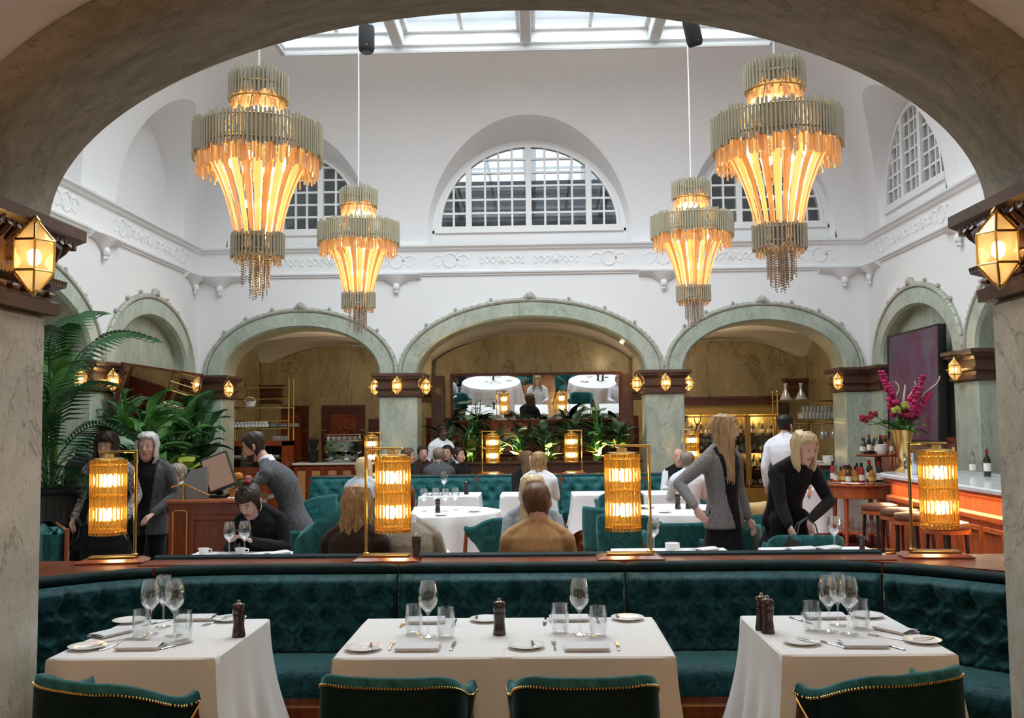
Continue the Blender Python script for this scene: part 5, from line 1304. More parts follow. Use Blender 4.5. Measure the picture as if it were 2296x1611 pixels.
m_ = MB(); m_.grid(14, 14, lambda i, j: ((i - .5) * .46 * (1 - .10 * (1 - (2 * j - 1) ** 2)), .085 * sqrt(max(0, (1 - (2 * i - 1) ** 4) * (1 - (2 * j - 1) ** 4))), (j - .5) * .44 * (1 - .10 * (1 - (2 * i - 1) ** 2)) + .16)); m_.grid(14, 14, lambda i, j: ((i - .5) * .46 * (1 - .10 * (1 - (2 * j - 1) ** 2)), -.085 * sqrt(max(0, (1 - (2 * i - 1) ** 4) * (1 - (2 * j - 1) ** 4))), (j - .5) * .44 * (1 - .10 * (1 - (2 * i - 1) ** 2)) + .16))
m_.build('cover', mottled('gold_satin', (0.42, 0.27, 0.10), (0.62, 0.44, 0.20), 9, .4, .3), cu_, True, 80)
# ================================================================ coffee counter and rack behind the left arch
def panel(m_, x0, x1, z0, z1, y, d=.015, b=.03, M=None):
    "raised and fielded panel on a front at y, facing -Y"
    m_.loft([[(x0 + e, y - q, z0 + e), (x1 - e, y - q, z0 + e), (x1 - e, y - q, z1 - e), (x0 + e, y - q, z1 - e)] for e, q in ((0, 0), (.006, d), (b, d), (b + .008, d * .3))], True, True, M)
def cabinet_unit(label, x0, x1, y0, y1, h, mat='mahogany', drawers=False, grp=None, rz=0, loc=None):
    root = thing('cabinet', label, 'cabinet', loc or ((x0 + x1) / 2, y0, 0), rz, grp); w_ = (x1 - x0) / 2
    m_ = MB(); m_.box(-w_, w_, 0, y1 - y0, .0, h); m_.box(-w_ + .01, w_ - .01, -.012, 0, 0, .08); m_.build('body', MT[mat], root, False)
    if drawers:
        for k in range(4):
            m_ = MB(); panel(m_, -w_ + .03, w_ - .03, .12 + k * (h - .16) / 4, .12 + (k + 1) * (h - .16) / 4 - .02, 0); d = m_.build('drawer', MT[mat], root, False); m_ = MB(); m_.tube([(-.06, -.03, .12 + (k + .5) * (h - .16) / 4), (.06, -.03, .12 + (k + .5) * (h - .16) / 4)], .008, 6); m_.build('handle', MT['brass'], d)
    else:
        for s_ in (-1, 1):
            a, b_ = sorted((s_ * .01, s_ * (w_ - .02))); m_ = MB(); panel(m_, a, b_, .12, h - .04, 0); d = m_.build('door', MT[mat], root, False); m_ = MB(); panel(m_, a + .05, b_ - .05, .18, h - .10, -.015, .004, .008); m_.build('inlay', MT['inlay_wood'], d, False)
            m_ = MB(); m_.sphere((s_ * .04, -.03, h * .55), .012, 8, 5); m_.build('knob', MT['brass'], d)
    return root
cl, cr, cy_, ch = -4.30, -2.62, 17.25, 1.02
for i in range(3):
    a = cl + (cr - cl) * i / 3; cabinet_unit(('mahogany cabinet with inlaid doors nearest the rack under the coffee counter', 'mahogany cabinet with inlaid doors under the espresso machine', 'mahogany drawer unit under the coffee counter by the pillar')[i], a + .003, a + (cr - cl) / 3 - .003, cy_, cy_ + .6, ch, 'mahogany', i == 2, 'cabinets under the coffee counter')
m_ = MB(); m_.cbox(((cl + cr) / 2, cy_ + .29, ch + .02), (cr - cl + .04, .66, .04), None, .008); o = m_.build('countertop', mottled('pale_stone', (.62, .58, .50), (.74, .70, .62), 20, .2), None, False); tag(o, 'pale stone worktop carrying the espresso machine', 'worktop')
ex = at(770, 1035, 17.4).x; ez = ch + .04
es = thing('espresso_machine', 'chrome espresso machine on the coffee counter with cups on top', 'espresso machine', (ex, 17.45, ez))
m_ = MB(); m_.cbox((0, .05, .29), (.68, .42, .26), None, .04); m_.cbox((0, .02, .035), (.68, .50, .07), None, .015); m_.cbox((-.30, .12, .12), (.06, .26, .14)); m_.cbox((.30, .12, .12), (.06, .26, .14)); m_.cbox((0, .2, .12), (.6, .06, .14)); m_.build('body', MT['chrome'], es)
for sx in (-.17, .0, .17):
    m_ = MB(); m_.lathe([(.035, .0), (.035, -.05), (.02, -.06)], 14, TR((sx, -.10, .18))); m_.tube([(sx, -.13, .15), (sx + .02, -.28, .13)], [.012, .015], 6); m_.build('group_head', MT['black'], es)
    m_ = MB(); m_.lathe([(.03, 0), (.03, .012), (.0, .014)], 14, TR((sx, -.165, .31), 0, pi / 2)); m_.build('dial', MT['steel'], es)
m_ = MB()
for k in range(4): m_.tube([(-.32 + .0, -.14 + .11 * k, .50), (.32, -.14 + .11 * k, .50)], .006, 5)
for sx in (-.32, .32): m_.tube([(sx, -.15, .42), (sx, -.15, .50), (sx, .22, .50), (sx, .22, .42)], .008, 5)
m_.build('cup_rail', MT['chrome'], es)
CUP = MB(); CUP.lathe([(.02, 0), (.026, .003), (.038, .045), (.036, .045), (.022, .006), (0, .006)], 14); CUPME = CUP.mesh('cup', MT['porcelain'])
for k in range(12): single('cup', CUPME, 'small white cup warming on top of the espresso machine', 'cup', (ex - .28 + .05 * k + .0 * (k % 2), 17.40 + .11 * (k % 2), ez + .42), 0, 'cups on the espresso machine')
gr = thing('coffee_grinder', 'black coffee grinder beside the espresso machine', 'coffee grinder', (at(700, 1035, 17.4).x, 17.5, ez))
m_ = MB(); m_.cbox((0, 0, .12), (.15, .2, .24), None, .02); m_.build('body', MT['black'], gr); m_ = MB(); m_.lathe([(.05, .24), (.085, .36), (.085, .42), (.04, .44), (0, .44)], 16); m_.build('hopper', MT['black'], gr); m_ = MB(); m_.lathe([(.03, 0), (.03, .02), (0, .02)], 10, TR((0, -.1, .1), 0, pi / 2)); m_.build('chute', MT['steel'], gr)
for k in range(3): single('cup', CUPME, 'white cup on the counter before the espresso machine', 'cup', (ex - .15 + .09 * k, 17.12 + .17, ez), 0, 'cups on the coffee counter', .9)
# mahogany display cabinet and brass rack
YR = 16.98
dc = thing('display_cabinet', 'mahogany pastry cabinet with glass front below the brass rack', 'cabinet', (at(565, 1000, YR).x, YR + .05, 0)); w_ = .62
m_ = MB(); m_.box(-w_, w_, 0, .5, 0, 1.0); m_.box(-w_, -w_ + .10, 0, .5, 1.0, 1.46); m_.box(w_ - .10, w_, 0, .5, 1.0, 1.46); m_.box(-w_, w_, .46, .5, 1.0, 1.46); m_.box(-w_, w_, 0, .5, 1.38, 1.47); m_.build('body', MT['mahogany'], dc, False)
m_ = MB(); m_.box(-w_ + .10, w_ - .10, .01, .016, 1.0, 1.38); m_.build('glass_front', MT['pane_glass'], dc, False)
m_ = MB(); m_.box(-w_ + .11, w_ - .11, .05, .44, 1.15, 1.165); m_.build('shelf', MT['inlay_wood'], dc, False)
m_ = MB(); panel(m_, -w_ + .05, w_ - .05, .1, .92, 0); m_.build('panel', MT['mahogany'], dc, False)
for k in range(4): m_ = MB(); m_.cbox((-.36 + .24 * k, .2, 1.19), (.18, .2, .05), None, .015); m_.build('tray', MT['paper'], dc)
def rack(label, xl, xr, y, zb, levels, zt, rails, dz=.34):
    rt = thing('brass_rack', label, 'rack', (0, y, 0), 0, 'brass shelf racks')
    for x in (xl, xr):
        for yy in (0, dz):
            m_ = MB(); m_.tube([(x, yy, zb), (x, yy, zt)], .014, 8); m_.sphere((x, yy, zt + .02), .022, 8, 5)
            for z_ in levels: m_.lathe([(.014, -.02), (.024, -.01), (.024, .01), (.014, .02)], 8, TR((x, yy, z_)))
            m_.build('post', MT['brass'], rt)
    for z_ in levels:
        m_ = MB(); m_.box(xl - .05, xr + .05, -.02, dz + .02, z_, z_ + .012); m_.build('shelf', MT['shelf_glass'], rt, False)
        m_ = MB(); m_.tube([(xl, 0, z_ - .012), (xr, 0, z_ - .012)], .011, 6); m_.tube([(xl, dz, z_ - .012), (xr, dz, z_ - .012)], .011, 6); m_.build('shelf_rail', MT['brass'], rt)
    for z_ in rails:
        m_ = MB(); m_.tube([(xl, 0, z_), (xr, 0, z_)], .010, 6); m_.build('rail', MT['brass'], rt)
    return rt
thinglass('shelf_glass', (0.80, 0.90, 0.80), 0.6, 0.12)
xl, xr = at(512, 900, YR).x, at(645, 900, YR).x
zL = lambda py: at(580, py, YR).z
rack('tall brass rack with glass shelves over the pastry cabinet', xl, xr, YR + .08, 1.47, [zL(960), zL(913)], zL(853), [zL(870), zL(895), zL(945)])
bk = thing('basket', 'small white wicker basket with handle on the brass rack', 'basket', (at(553, 905, YR).x, YR + .2, zL(913) + .012))
m_ = MB(); m_.loft([[(.11 * k * cos(a), .07 * k * sin(a), z_) for a in lin(0, 2 * pi, 16)[:-1]] for k, z_ in ((.75, 0), (.95, .07), (1.05, .10), (.98, .10), (.88, .06), (.7, .012))], True, True); m_.build('body', MT['paper'], bk); m_ = MB(); m_.tube([(.10 * cos(a), 0, .08 + .09 * sin(a)) for a in lin(0, pi, 10)], .010, 6); m_.build('handle', MT['paper'], bk)
GL = MB(); GL.lathe([(.03, 0), (.033, .10), (.031, .10), (.028, .006), (0, .006)], 12); GLME = GL.mesh('stacked_glass', MT['glassware'])
for r in range(2):
    for k in range(11): single('cup', CUPME, 'white cup in the ' + ('front' if r == 0 else 'rear') + ' row on the brass rack by the coffee counter', 'cup', (xl + .03 + .062 * k, YR + .14 + .14 * r, zL(960) + .012), .3, 'cups on the brass rack', 1.15)
    for k in range(9): single('cup', CUPME, 'white cup stacked on the upper layer, ' + ('front' if r == 0 else 'rear') + ' row of the brass rack', 'cup', (xl + .05 + .068 * k, YR + .16 + .12 * r, zL(960) + .068), .9, 'cups on the brass rack', 1.15)
for k in range(3):
    m_ = MB(); m_.lathe([(.05, 0), (.09, .01), (.10, .016), (.09, .02), (0, .012)], 18); 
    for j in range(5): m_.lathe([(.05, .012 * j), (.10, .012 * j + .014), (.0, .012 * j + .01)], 18)
    single('plate_stack', m_.mesh('plate_stack', MT['porcelain']), ('left', 'middle', 'right hand')[k] + ' stack of white plates on the brass rack shelf', 'plates', (xl + .80 + .19 * (k - .3), YR + .22, zL(960) + .012), 0, 'plate stacks on the brass rack')
for k in range(6): single('stacked_glass', GLME, 'small tumbler in the row on the pastry cabinet top', 'glass', (xr - .30 + .05 * k, YR + .2, 1.472), 0, 'glasses on the pastry cabinet', .8)
rl = bpy.data.lights.new('rack_lamp', 'AREA'); 
def added_lamp(label, loc, e):  # unseen lamp added behind an arch haunch to brighten the aisle
    rt = thing('added_aisle_lamp', label, 'lamp', loc, 0, 'added warm aisle lamps')
    m_ = MB(); m_.lathe([(.015, .05), (.05, .03), (.055, 0), (.05, 0), (.045, .026), (0, .04)], 14); m_.build('shade', MT['brass'], rt); m_ = MB(); m_.sphere((0, 0, .006), .022, 8, 6); m_.build('bulb', MT['bulb_small'], rt); m_ = MB(); m_.tube([(0, 0, .05), (0, 0, 3.37 - loc[2])], .006, 6); m_.build('stem', MT['brass'], rt)
    l = bpy.data.lights.new('added_aisle_light', 'POINT'); l.energy = e; l.color = (1, .74, .42); l.shadow_soft_size = .06; k = bpy.data.objects.new('added_aisle_light', l); COL.objects.link(k); k.parent = rt; k.location = (0, 0, -.06)
bpy.data.lights.remove(rl)
added_lamp('added small brass lamp hidden in the vault over the coffee counter', (-2.82, 17.12, 3.08), AISLE); added_lamp('added small brass lamp hidden in the vault over the wine cabinet', (2.82, 17.12, 3.08), AISLE); added_lamp('added small brass lamp hidden in the middle vault before the tilted mirror', (1.62, 17.12, 3.2), AISLE * .5)
# doors and panelling at the back of the aisle
def door(n, x0, x1, z1, y=YA1 - .03, carve=False, knob=1):
    root = bpy.data.objects.new('door_%d' % n, None); COL.objects.link(root); root.location = ((x0 + x1) / 2, y, 0); struct(root, 'dark mahogany panelled door'); w_ = (x1 - x0) / 2
    m_ = MB(); m_.box(-w_, w_, 0, .05, 0, z1); m_.build('leaf', MT['mahogany_dark'], root, False)
    m_ = MB(); m_.box(-w_ - .07, -w_, -.03, .05, 0, z1 + .07); m_.box(w_, w_ + .07, -.03, .05, 0, z1 + .07); m_.box(-w_, w_, -.03, .05, z1, z1 + .07); m_.build('architrave', MT['mahogany_dark'], root, False)
    for z0_, z1_ in ((.12, .85), (.97, z1 - .12)):
        m_ = MB(); panel(m_, -w_ + .1, w_ - .1, z0_, z1_, 0, .02, .05); p_ = m_.build('panel', MT['mahogany'], root, False)
    if carve:
        m_ = MB(); rr = random.Random(2)
        for k in range(26): a = rr.uniform(0, 6.28); q = .17 * sqrt(rr.random()); m_.sphere((q * cos(a), -.025, z1 - .42 + q * sin(a) * .6), (.03, .012, .03), 6, 4)
        m_.tube([(0, -.02, z1 - .52), (0, -.02, z1 - .74)], [.03, .04], 6); m_.build('carved_tree', MT['mahogany'], root)
    m_ = MB(); m_.tube([(knob * (w_ - .06), -.04, 1.65 if False else 1.05), (knob * (w_ - .15), -.045, 1.05)], .010, 6); m_.build('handle', MT['brass'], root)
    m_ = MB(); m_.box(-w_ - .06, -w_ + .04, -.045, -.03, 1.62, 1.65); m_.box(w_ - .04, w_ + .06, -.045, -.03, 1.62, 1.65); m_.build('hinge', MT['brass'], root, False)
door(1, -5.42, -4.72, 2.08); door(2, -4.30, -3.54, 2.08, YA1 - .03, True); door(3, 4.28, 4.98, 2.0, YA1 - .03)
for n_, (a, b_) in enumerate(((-3.40, -2.46), (5.1, 5.6))):
    mb = MB(); mb.box(a, b_, YA1 - .06, YA1, 0, 1.80); mb.box(a, b_, YA1 - .09, YA1, 1.80, 1.86); o = struct(mb.build('wall_panel_aisle', MT['mahogany_dark'], None, False))
    m_ = MB(); panel(m_, a + .08, b_ - .08, .2, 1.0, YA1 - .06); m_.build('panel', MT['mahogany_dark'], o, False); m_ = MB(); panel(m_, a + .08, b_ - .08, 1.1, 1.72, YA1 - .06); m_.build('panel', MT['mahogany_dark'], o, False)

# ================================================================ wine cabinet, glass rack, service counter behind the right arch
def bottle_mesh(prof, mats, lab):
    m_ = MB(); m_.lathe(prof, 10); r = lab[2]; m_.cm = 1; m_.lathe([(r, lab[0]), (r, lab[1])], 10, None, False); m_.cm = 2; m_.lathe([(.0165, prof[-2][1] - .05), (.0165, prof[-1][1] + .002), (0, prof[-1][1] + .003)], 8); return m_.mesh('bottle', mats)
BO = [bottle_mesh([(.034, 0), (.037, .01), (.037, .19), (.015, .235), (.0145, .30), (.0, .30)], [MT['bottle_dark'], MT['label_white'], MT['liquor_red']], (.06, .15, .0376)),
      bottle_mesh([(.034, 0), (.038, .01), (.037, .16), (.015, .24), (.0145, .30), (.0, .30)], [MT['bottle_green'], MT['label_gold'], MT['label_gold']], (.05, .13, .0386)),
      bottle_mesh([(.036, 0), (.040, .01), (.040, .15), (.034, .17), (.013, .20), (.013, .25), (0, .25)], [MT['bottle_brown'], MT['label_white'], MT['black']], (.04, .11, .0406)),
      bottle_mesh([(.032, 0), (.036, .01), (.036, .17), (.013, .21), (.013, .26), (0, .26)], [MT['bottle_clear'], MT['label_white'], MT['steel']], (.05, .12, .0366)),
      bottle_mesh([(.036, 0), (.042, .02), (.046, .10), (.03, .16), (.013, .19), (.013, .24), (0, .24)], [MT['liquor_amber'], MT['label_gold'], MT['mahogany_dark']], (.05, .10, .0465)),
      bottle_mesh([(.032, 0), (.035, .01), (.035, .18), (.013, .22), (.013, .27), (0, .27)], [MT['liquor_red'], MT['label_white'], MT['black']], (.05, .12, .0356))]
def bottle(i, loc, label, grp, sc=1.0): return single('bottle', BO[i], label, 'bottle', loc, 0, grp, sc)
WY = 19.35
wx0, wx1 = 3.06, 4.30
wc = thing('wine_cabinet', 'tall gold framed glass fronted wine cabinet lit inside', 'cabinet', (0, WY, 0)); wt = 1.86
m_ = MB(); m_.box(wx0, wx1 + .62, .42, .46, 0, wt); m_.box(wx0, wx1 + .62, 0, .46, 0, .40); m_.box(wx0, wx1 + .62, 0, .46, wt, wt + .03)
for x in lin(wx0, wx1 + .62, 3): m_.box(x - .02, x + .02, 0, .46, .4, wt)
m_.build('carcass', plain('gold_panel', (.60, .40, .12), .35, .6), wc, False)
m_ = MB(); m_.box(wx0 - .06, 5.0, -.05, .46, 2.06, 2.20); m_.box(wx0 - .1, 5.04, -.08, .46, 2.17, 2.22); m_.build('cornice', MT['mahogany_dark'], wc, False)
m_ = MB(); m_.box(wx0, wx1 + .62, .10, .14, wt + .03, 2.06); m_.build('back_board', MT['gold_panel'], wc, False)
shz = [.42, .76, 1.10, 1.44]
for i in range(3):
    a, b_ = lin(wx0, wx1 + .62, 3)[i] + .02, lin(wx0, wx1 + .62, 3)[i + 1] - .02
    m_ = MB(); m_.box(a, b_, -.006, 0, .42, wt - .02); d = m_.build('door', MT['pane_glass'], wc, False)
    m_ = MB(); 
    for x0, x1, z0, z1 in ((a, a + .035, .42, wt - .02), (b_ - .035, b_, .42, wt - .02), (a, b_, .42, .455), (a, b_, wt - .055, wt - .02)): m_.box(x0, x1, -.02, -.002, z0, z1)
    m_.build('door_frame', MT['gold'], d, False)
    for z_ in shz:
        if z_ > .5: m_ = MB(); m_.box(a, b_, .03, .42, z_ - .02, z_ - .005); m_.build('shelf', MT['mahogany_dark'], wc, False)
        for k in range(6): bottle((k + i + int(z_ * 10)) % 2 if z_ < 1.3 else (0, 1, 3, 1, 3, 1)[k], (a + .06 + (b_ - a - .12) * k / 5, WY + .14 + .10 * (k % 2), z_), 'wine bottle standing on the %s shelf of the wine cabinet, %s door' % (('lowest', 'second', 'third', 'top')[shz.index(z_)], ('first', 'middle', 'last')[i]), 'bottles in the wine cabinet', .95)
    m_ = MB(); m_.box(a + .03, b_ - .03, .03, .06, wt - .035, wt - .02); m_.build('light_strip', glow('cabinet_strip', (1, .75, .38), 9) if i == 0 else MT['cabinet_strip'], wc, False)
    l = bpy.data.lights.new('cabinet_light', 'POINT'); l.energy = 5; l.color = (1, .74, .40); l.shadow_soft_size = .05; k = bpy.data.objects.new('cabinet_light', l); COL.objects.link(k); k.parent = wc; k.location = ((a + b_) / 2, .06, wt - .09)
    l = bpy.data.lights.new('cabinet_light', 'POINT'); l.energy = 4; l.color = (1, .74, .40); l.shadow_soft_size = .05; k = bpy.data.objects.new('cabinet_light', l); COL.objects.link(k); k.parent = wc; k.location = ((a + b_) / 2, .04, 1.05)
al = thing('antler_ornament', 'dark branching antler ornament before the wine cabinet', 'ornament', (at(1548, 980, 18.6).x, 18.6, 0))
m_ = MB(); m_.lathe([(.12, 0), (.12, .02), (.03, .04), (.02, 1.35), (.04, 1.40)], 12); m_.build('stand', MT['black'], al); m_ = MB()
for s_ in (-1, 1):
    m_.tube([(0, 0, 1.38), (s_ * .08, 0, 1.5), (s_ * .12, 0, 1.62), (s_ * .2, 0, 1.74), (s_ * .21, 0, 1.9)], [.02, .02, .016, .012, .005], 6); m_.tube([(s_ * .09, 0, 1.52), (s_ * .2, .02, 1.56), (s_ * .25, .02, 1.66)], [.015, .012, .005], 6); m_.tube([(s_ * .13, 0, 1.64), (s_ * .08, 0, 1.76), (s_ * .1, 0, 1.84)], [.013, .01, .004], 6)
m_.build('antlers', MT['dark_wood'], al)
xl, xr = at(1746, 900, YR).x, at(1900, 900, YR).x; zR = lambda py: at(1830, py, YR).z
sc_ = thing('service_counter', 'low service counter with pale top behind the right arch', 'counter', ((xl + xr) / 2 + .12, YR + .05, 0)); w_ = .55
m_ = MB(); m_.box(-w_, w_, 0, .55, 0, .93); m_.build('body', MT['mahogany_dark'], sc_, False); m_ = MB(); m_.cbox((0, .27, .95), (2 * w_ + .06, .62, .045), None, .008); m_.build('worktop', MT['pale_stone'], sc_, False)
for k in range(2): m_ = MB(); panel(m_, -w_ + .04 + .54 * k, -.05 + .54 * k, .1, .85, 0, .02, .04); m_.build('panel', MT['velvet_light'], sc_, False)
ZTC = .9725
rack('tall brass rack with stemware on the service counter', xl, xr, YR + .10, ZTC, [zR(898), zR(941)], zR(880), [zR(950)], .34)
for k in range(11):
    for r in range(2): single('stacked_glass', GLME, 'upturned glass in the ' + ('front' if r == 0 else 'rear') + ' row on the stemware rack', 'glass', (xr - .74 + .066 * k, YR + .18 + .16 * r, zR(941) + .012), 0, 'glasses on the stemware rack', 1.1)
for k in range(10): single('stacked_glass', GLME, 'upturned glass in the upper layer on the stemware rack', 'glass', (xr - .70 + .066 * k, YR + .26, zR(941) + .125), 0, 'glasses on the stemware rack', 1.1)
HG = MB(); HG.lathe([(r_, -z_) for r_, z_ in WG_P], 12); HGME = HG.mesh('hanging_glass', MT['glassware'])
for k, q in enumerate((.20, .28, .40, .62, .80, .88, .99, 1.10, 1.18)): single('hanging_glass', HGME, '%s wine glass hanging upside down under the stemware rack' % ['first', 'second', 'third', 'fourth', 'fifth', 'sixth', 'seventh', 'eighth', 'last'][k], 'wine glass', (xl + q, YR + .2 + .06 * (k % 2), zR(950) - .0), 0, 'glasses hanging from the stemware rack', 1.25)
DEC = MB(); DEC.lathe([(.10, 0), (.11, .01), (.10, .03), (.03, .17), (.022, .24), (.036, .30), (.034, .30), (.02, .24), (.028, .17), (.095, .03), (0, .012)], 18); DECME = DEC.mesh('decanter', MT['glassware'])
single('decanter', DECME, 'wide based glass decanter on the rack top beside the post', 'decanter', (at(1770, 890, YR).x, YR + .25, zR(898) + .012)); single('decanter', DECME, 'conical glass decanter on the rack top towards the wall', 'decanter', (at(1803, 890, YR).x + .02, YR + .27, zR(898) + .012), 0, None, 1.02)
for k in range(3): single('side_plate', PLME, ('lowest', 'middle', 'upper')[k] + ' white bowl stacked on the service counter', 'bowl', (at(1885, 1030, YR).x, YR + .2, ZTC + .02 * k), 0, 'bowls on the service counter', 1.5)
m_ = MB(); m_.lathe([(.09, 0), (.10, .01), (.10, .13), (.095, .13), (.09, .015), (0, .012)], 20); me = m_.mesh('white_pot', MT['porcelain']); single('white_pot', me, 'white crockery pot on the service counter', 'pot', (at(1862, 1030, YR).x, YR + .12, ZTC)); single('white_pot', me, 'white crockery pot at the wall end of the service counter', 'pot', (at(1893, 1030, YR).x + .12, YR + .12, ZTC), 0, None, 1.1)
m_ = MB(); m_.sphere((0, 0, .02), (.2, .1, .025), 14, 6); single('napkin_pile', m_.mesh('napkin_pile', MT['napkin']), 'low pile of folded napkins on the service counter', 'napkins', (at(1828, 1036, YR).x, YR + .15, ZTC))

# ================================================================ bar, stools, drinks tables, flowers, painting
BX, BY0, BY1 = 4.30, 6.4, 12.1
br_ = thing('bar_counter', 'long orange mahogany bar counter with pale marble top', 'bar', (0, 0, 0))
def bar_out(e):  # plan outline: straight front, rounded far end
    pts = [(5.35 + e, BY0), (BX - e, BY0)]
    for q in lin(0, pi / 2, 8): pts.append((BX + .45 - (.45 + e) * cos(q), BY1 - .45 + (.45 + e) * sin(q)))
    return pts + [(5.35 + e, BY1 + e)]
m_ = MB(); m_.loft([[(x, y, z) for x, y in bar_out(e)] for e, z in ((-.05, 0), (-.05, .08), (.0, .09), (.0, .74), (.02, .76), (.02, .80), (-.04, .82), (-.04, .95), (.03, .99), (.04, 1.02))], True, True); m_.build('body', MT['bar_wood'], br_, False)
m_ = MB(); m_.loft([[(x, y, z) for x, y in bar_out(e)] for e, z in ((.06, 1.02), (.09, 1.03), (.09, 1.06), (.07, 1.075))], True, True); m_.build('top', mottled('bar_marble', (.66, .66, .68), (.80, .80, .82), 6, .12), br_, False)
k = 0; yy = 7.0
while yy < BY1 - .6:
    Mx = TR((BX, yy, 0), -pi / 2); m_ = MB(); panel(m_, -.42, .0, .14, .70, 0, .014, .05, Mx); p_ = m_.build('panel', MT['bar_wood'], br_, False)
    m_ = MB()
    for x0, x1, z0, z1 in ((-.39, -.382, .18, .66), (-.038, -.03, .18, .66), (-.39, -.03, .18, .188), (-.39, -.03, .652, .66)): m_.box(x0, x1, -.019, -.012, z0, z1, Mx)
    m_.build('inlay', MT['gold'], p_, False); yy += .46
m_ = MB(); m_.box(BX - .02, BX, BY0 + .1, BY1 - .6, 1.003, 1.015); m_.build('light_strip', glow('bar_strip', (1, .55, .25), 7), br_, False)
l = bpy.data.lights.new('bar_strip_light', 'AREA'); l.shape = 'RECTANGLE'; l.size = .05; l.size_y = 5.0; l.energy = 45; l.color = (1, .62, .34); k = bpy.data.objects.new('bar_strip_light', l); COL.objects.link(k); k.parent = br_; k.location = (BX - .055, 9.2, 1.0); k.rotation_euler = (0, .35, 0)
m_ = MB(); m_.tube([(BX - .10, BY0 + .2, .18), (BX - .10, BY1 - .5, .18)], .02, 8); m_.build('foot_rail', MT['brass'], br_)
def stool(label, loc):
    rt = thing('bar_stool', label, 'stool', loc, .3, 'leather topped bar stools')
    m_ = MB(); m_.lathe([(.0, .70), (.19, .70), (.20, .715), (.20, .74), (.19, .765), (.12, .78), (0, .782)], 24); m_.build('seat', MT['leather_brown'], rt); m_ = MB(); m_.lathe([(.19, .66), (.205, .665), (.205, .70), (.19, .702)], 24); m_.build('seat_ring', MT['bar_wood'], rt)
    for k in range(4): a = pi / 4 + k * pi / 2; m_ = MB(); m_.tube([(.16 * cos(a), .16 * sin(a), .68), (.20 * cos(a), .20 * sin(a), 0)], [.018, .013], 6); m_.build('leg', MT['black'], rt)
    m_ = MB(); m_.tube([(.185 * cos(a), .185 * sin(a), .25) for a in lin(0, 2 * pi, 20)], .008, 6, False); m_.build('foot_ring', MT['brass_dark'], rt); return rt
for (px, py), lb in (((1972, 1132), 'bar stool furthest down the bar, next to the round drinks table'), ((2017, 1143), 'second bar stool counting from the drinks table'), ((2050, 1153), 'third bar stool counting from the drinks table, partly behind the lamp post'), ((2122, 1171), 'nearest bar stool, round seat showing under the lamp')):
    p = on(px, py, .765); stool(lb, (min(p.x, BX - .32), p.y, 0))
gd = thing('drinks_table', 'round mahogany drinks table crowded with bottles at the end of the bar', 'table', (4.40, 13.10, 0))
m_ = MB(); m_.lathe([(0, .84), (.42, .84), (.43, .85), (.43, .862), (.41, .868), (0, .868)], 32); m_.build('top', MT['bar_wood'], gd); m_ = MB(); m_.lathe([(.37, .68), (.40, .69), (.40, .84), (.37, .84)], 32); m_.build('apron', MT['bar_wood'], gd); m_ = MB(); m_.tube([(.40 * cos(a), .40 * sin(a), .89) for a in lin(0, 2 * pi, 30)], .008, 5, False); m_.build('gallery_rail', MT['steel'], gd)
for k in range(4): a = pi / 4 + k * pi / 2; m_ = MB(); m_.tube([(.34 * cos(a), .34 * sin(a), .72), (.36 * cos(a), .36 * sin(a), 0)], [.035, .022], 4); m_.build('leg', MT['bar_wood'], gd, False)
m_ = MB(); m_.lathe([(0, .22), (.33, .22), (.33, .245), (0, .245)], 24); m_.build('lower_shelf', MT['bar_wood'], gd)
rnd = random.Random(8)
for k in range(24):
    a = 2.4 * k; q = .34 * sqrt((k + .5) / 24); bi = rnd.choice((0, 2, 3, 4, 5, 4, 2)); bottle(bi, (4.40 + q * cos(a), 13.10 + q * sin(a), .8685), {0: 'dark wine bottle', 2: 'brown spirit bottle', 3: 'clear spirit bottle', 4: 'squat amber bottle', 5: 'red liqueur bottle'}[bi] + ' in the crowd on the round drinks table', 'bottles on the round drinks table', rnd.uniform(.85, 1.1))
for k in range(7): a = 2 * pi * k / 7; tumbler('upturned glass on the lower shelf of the round drinks table', (4.40 + .2 * cos(a), 13.10 + .2 * sin(a), .2455), 'glasses under the drinks table')
eg = thing('pedestal_table', 'single legged mahogany side table with bottles behind the drinks table', 'table', (at(1968, 1018, 14.4).x, 14.4, 0)); ezt = at(1968, 1019, 14.4).z
m_ = MB(); m_.lathe([(0, ezt - .03), (.30, ezt - .03), (.31, ezt - .02), (.31, ezt - .005), (.30, ezt), (0, ezt)], 28); m_.build('top', MT['mahogany'], eg); m_ = MB(); m_.lathe([(.22, 0), (.22, .03), (.05, .06), (.035, .5), (.05, .7), (.03, .9), (.05, ezt - .03)], 14); m_.build('pedestal', MT['mahogany'], eg)
for k, (i, dx, dy) in enumerate(((0, -.12, 0), (1, -.02, .08), (3, -.22, .02), (0, .03, -.03), (4, .14, .06), (3, .2, -.02), (1, .1, .14), (2, -.15, .14), (3, -.06, -.14))):
    bottle(i, (eg.location.x + dx, 14.4 + dy, ezt + .0008), 'bottle on the single legged side table behind the drinks', 'bottles on the pedestal table', .95)
m_ = MB(); m_.lathe([(.06, 0), (.075, .02), (.085, .15), (.08, .15), (.07, .02), (0, .02)], 18); single('ice_bucket', m_.mesh('ice_bucket', MT['porcelain']), 'white ice bucket on the single legged side table', 'bucket', (eg.location.x + .0, 14.22, ezt + .0008))
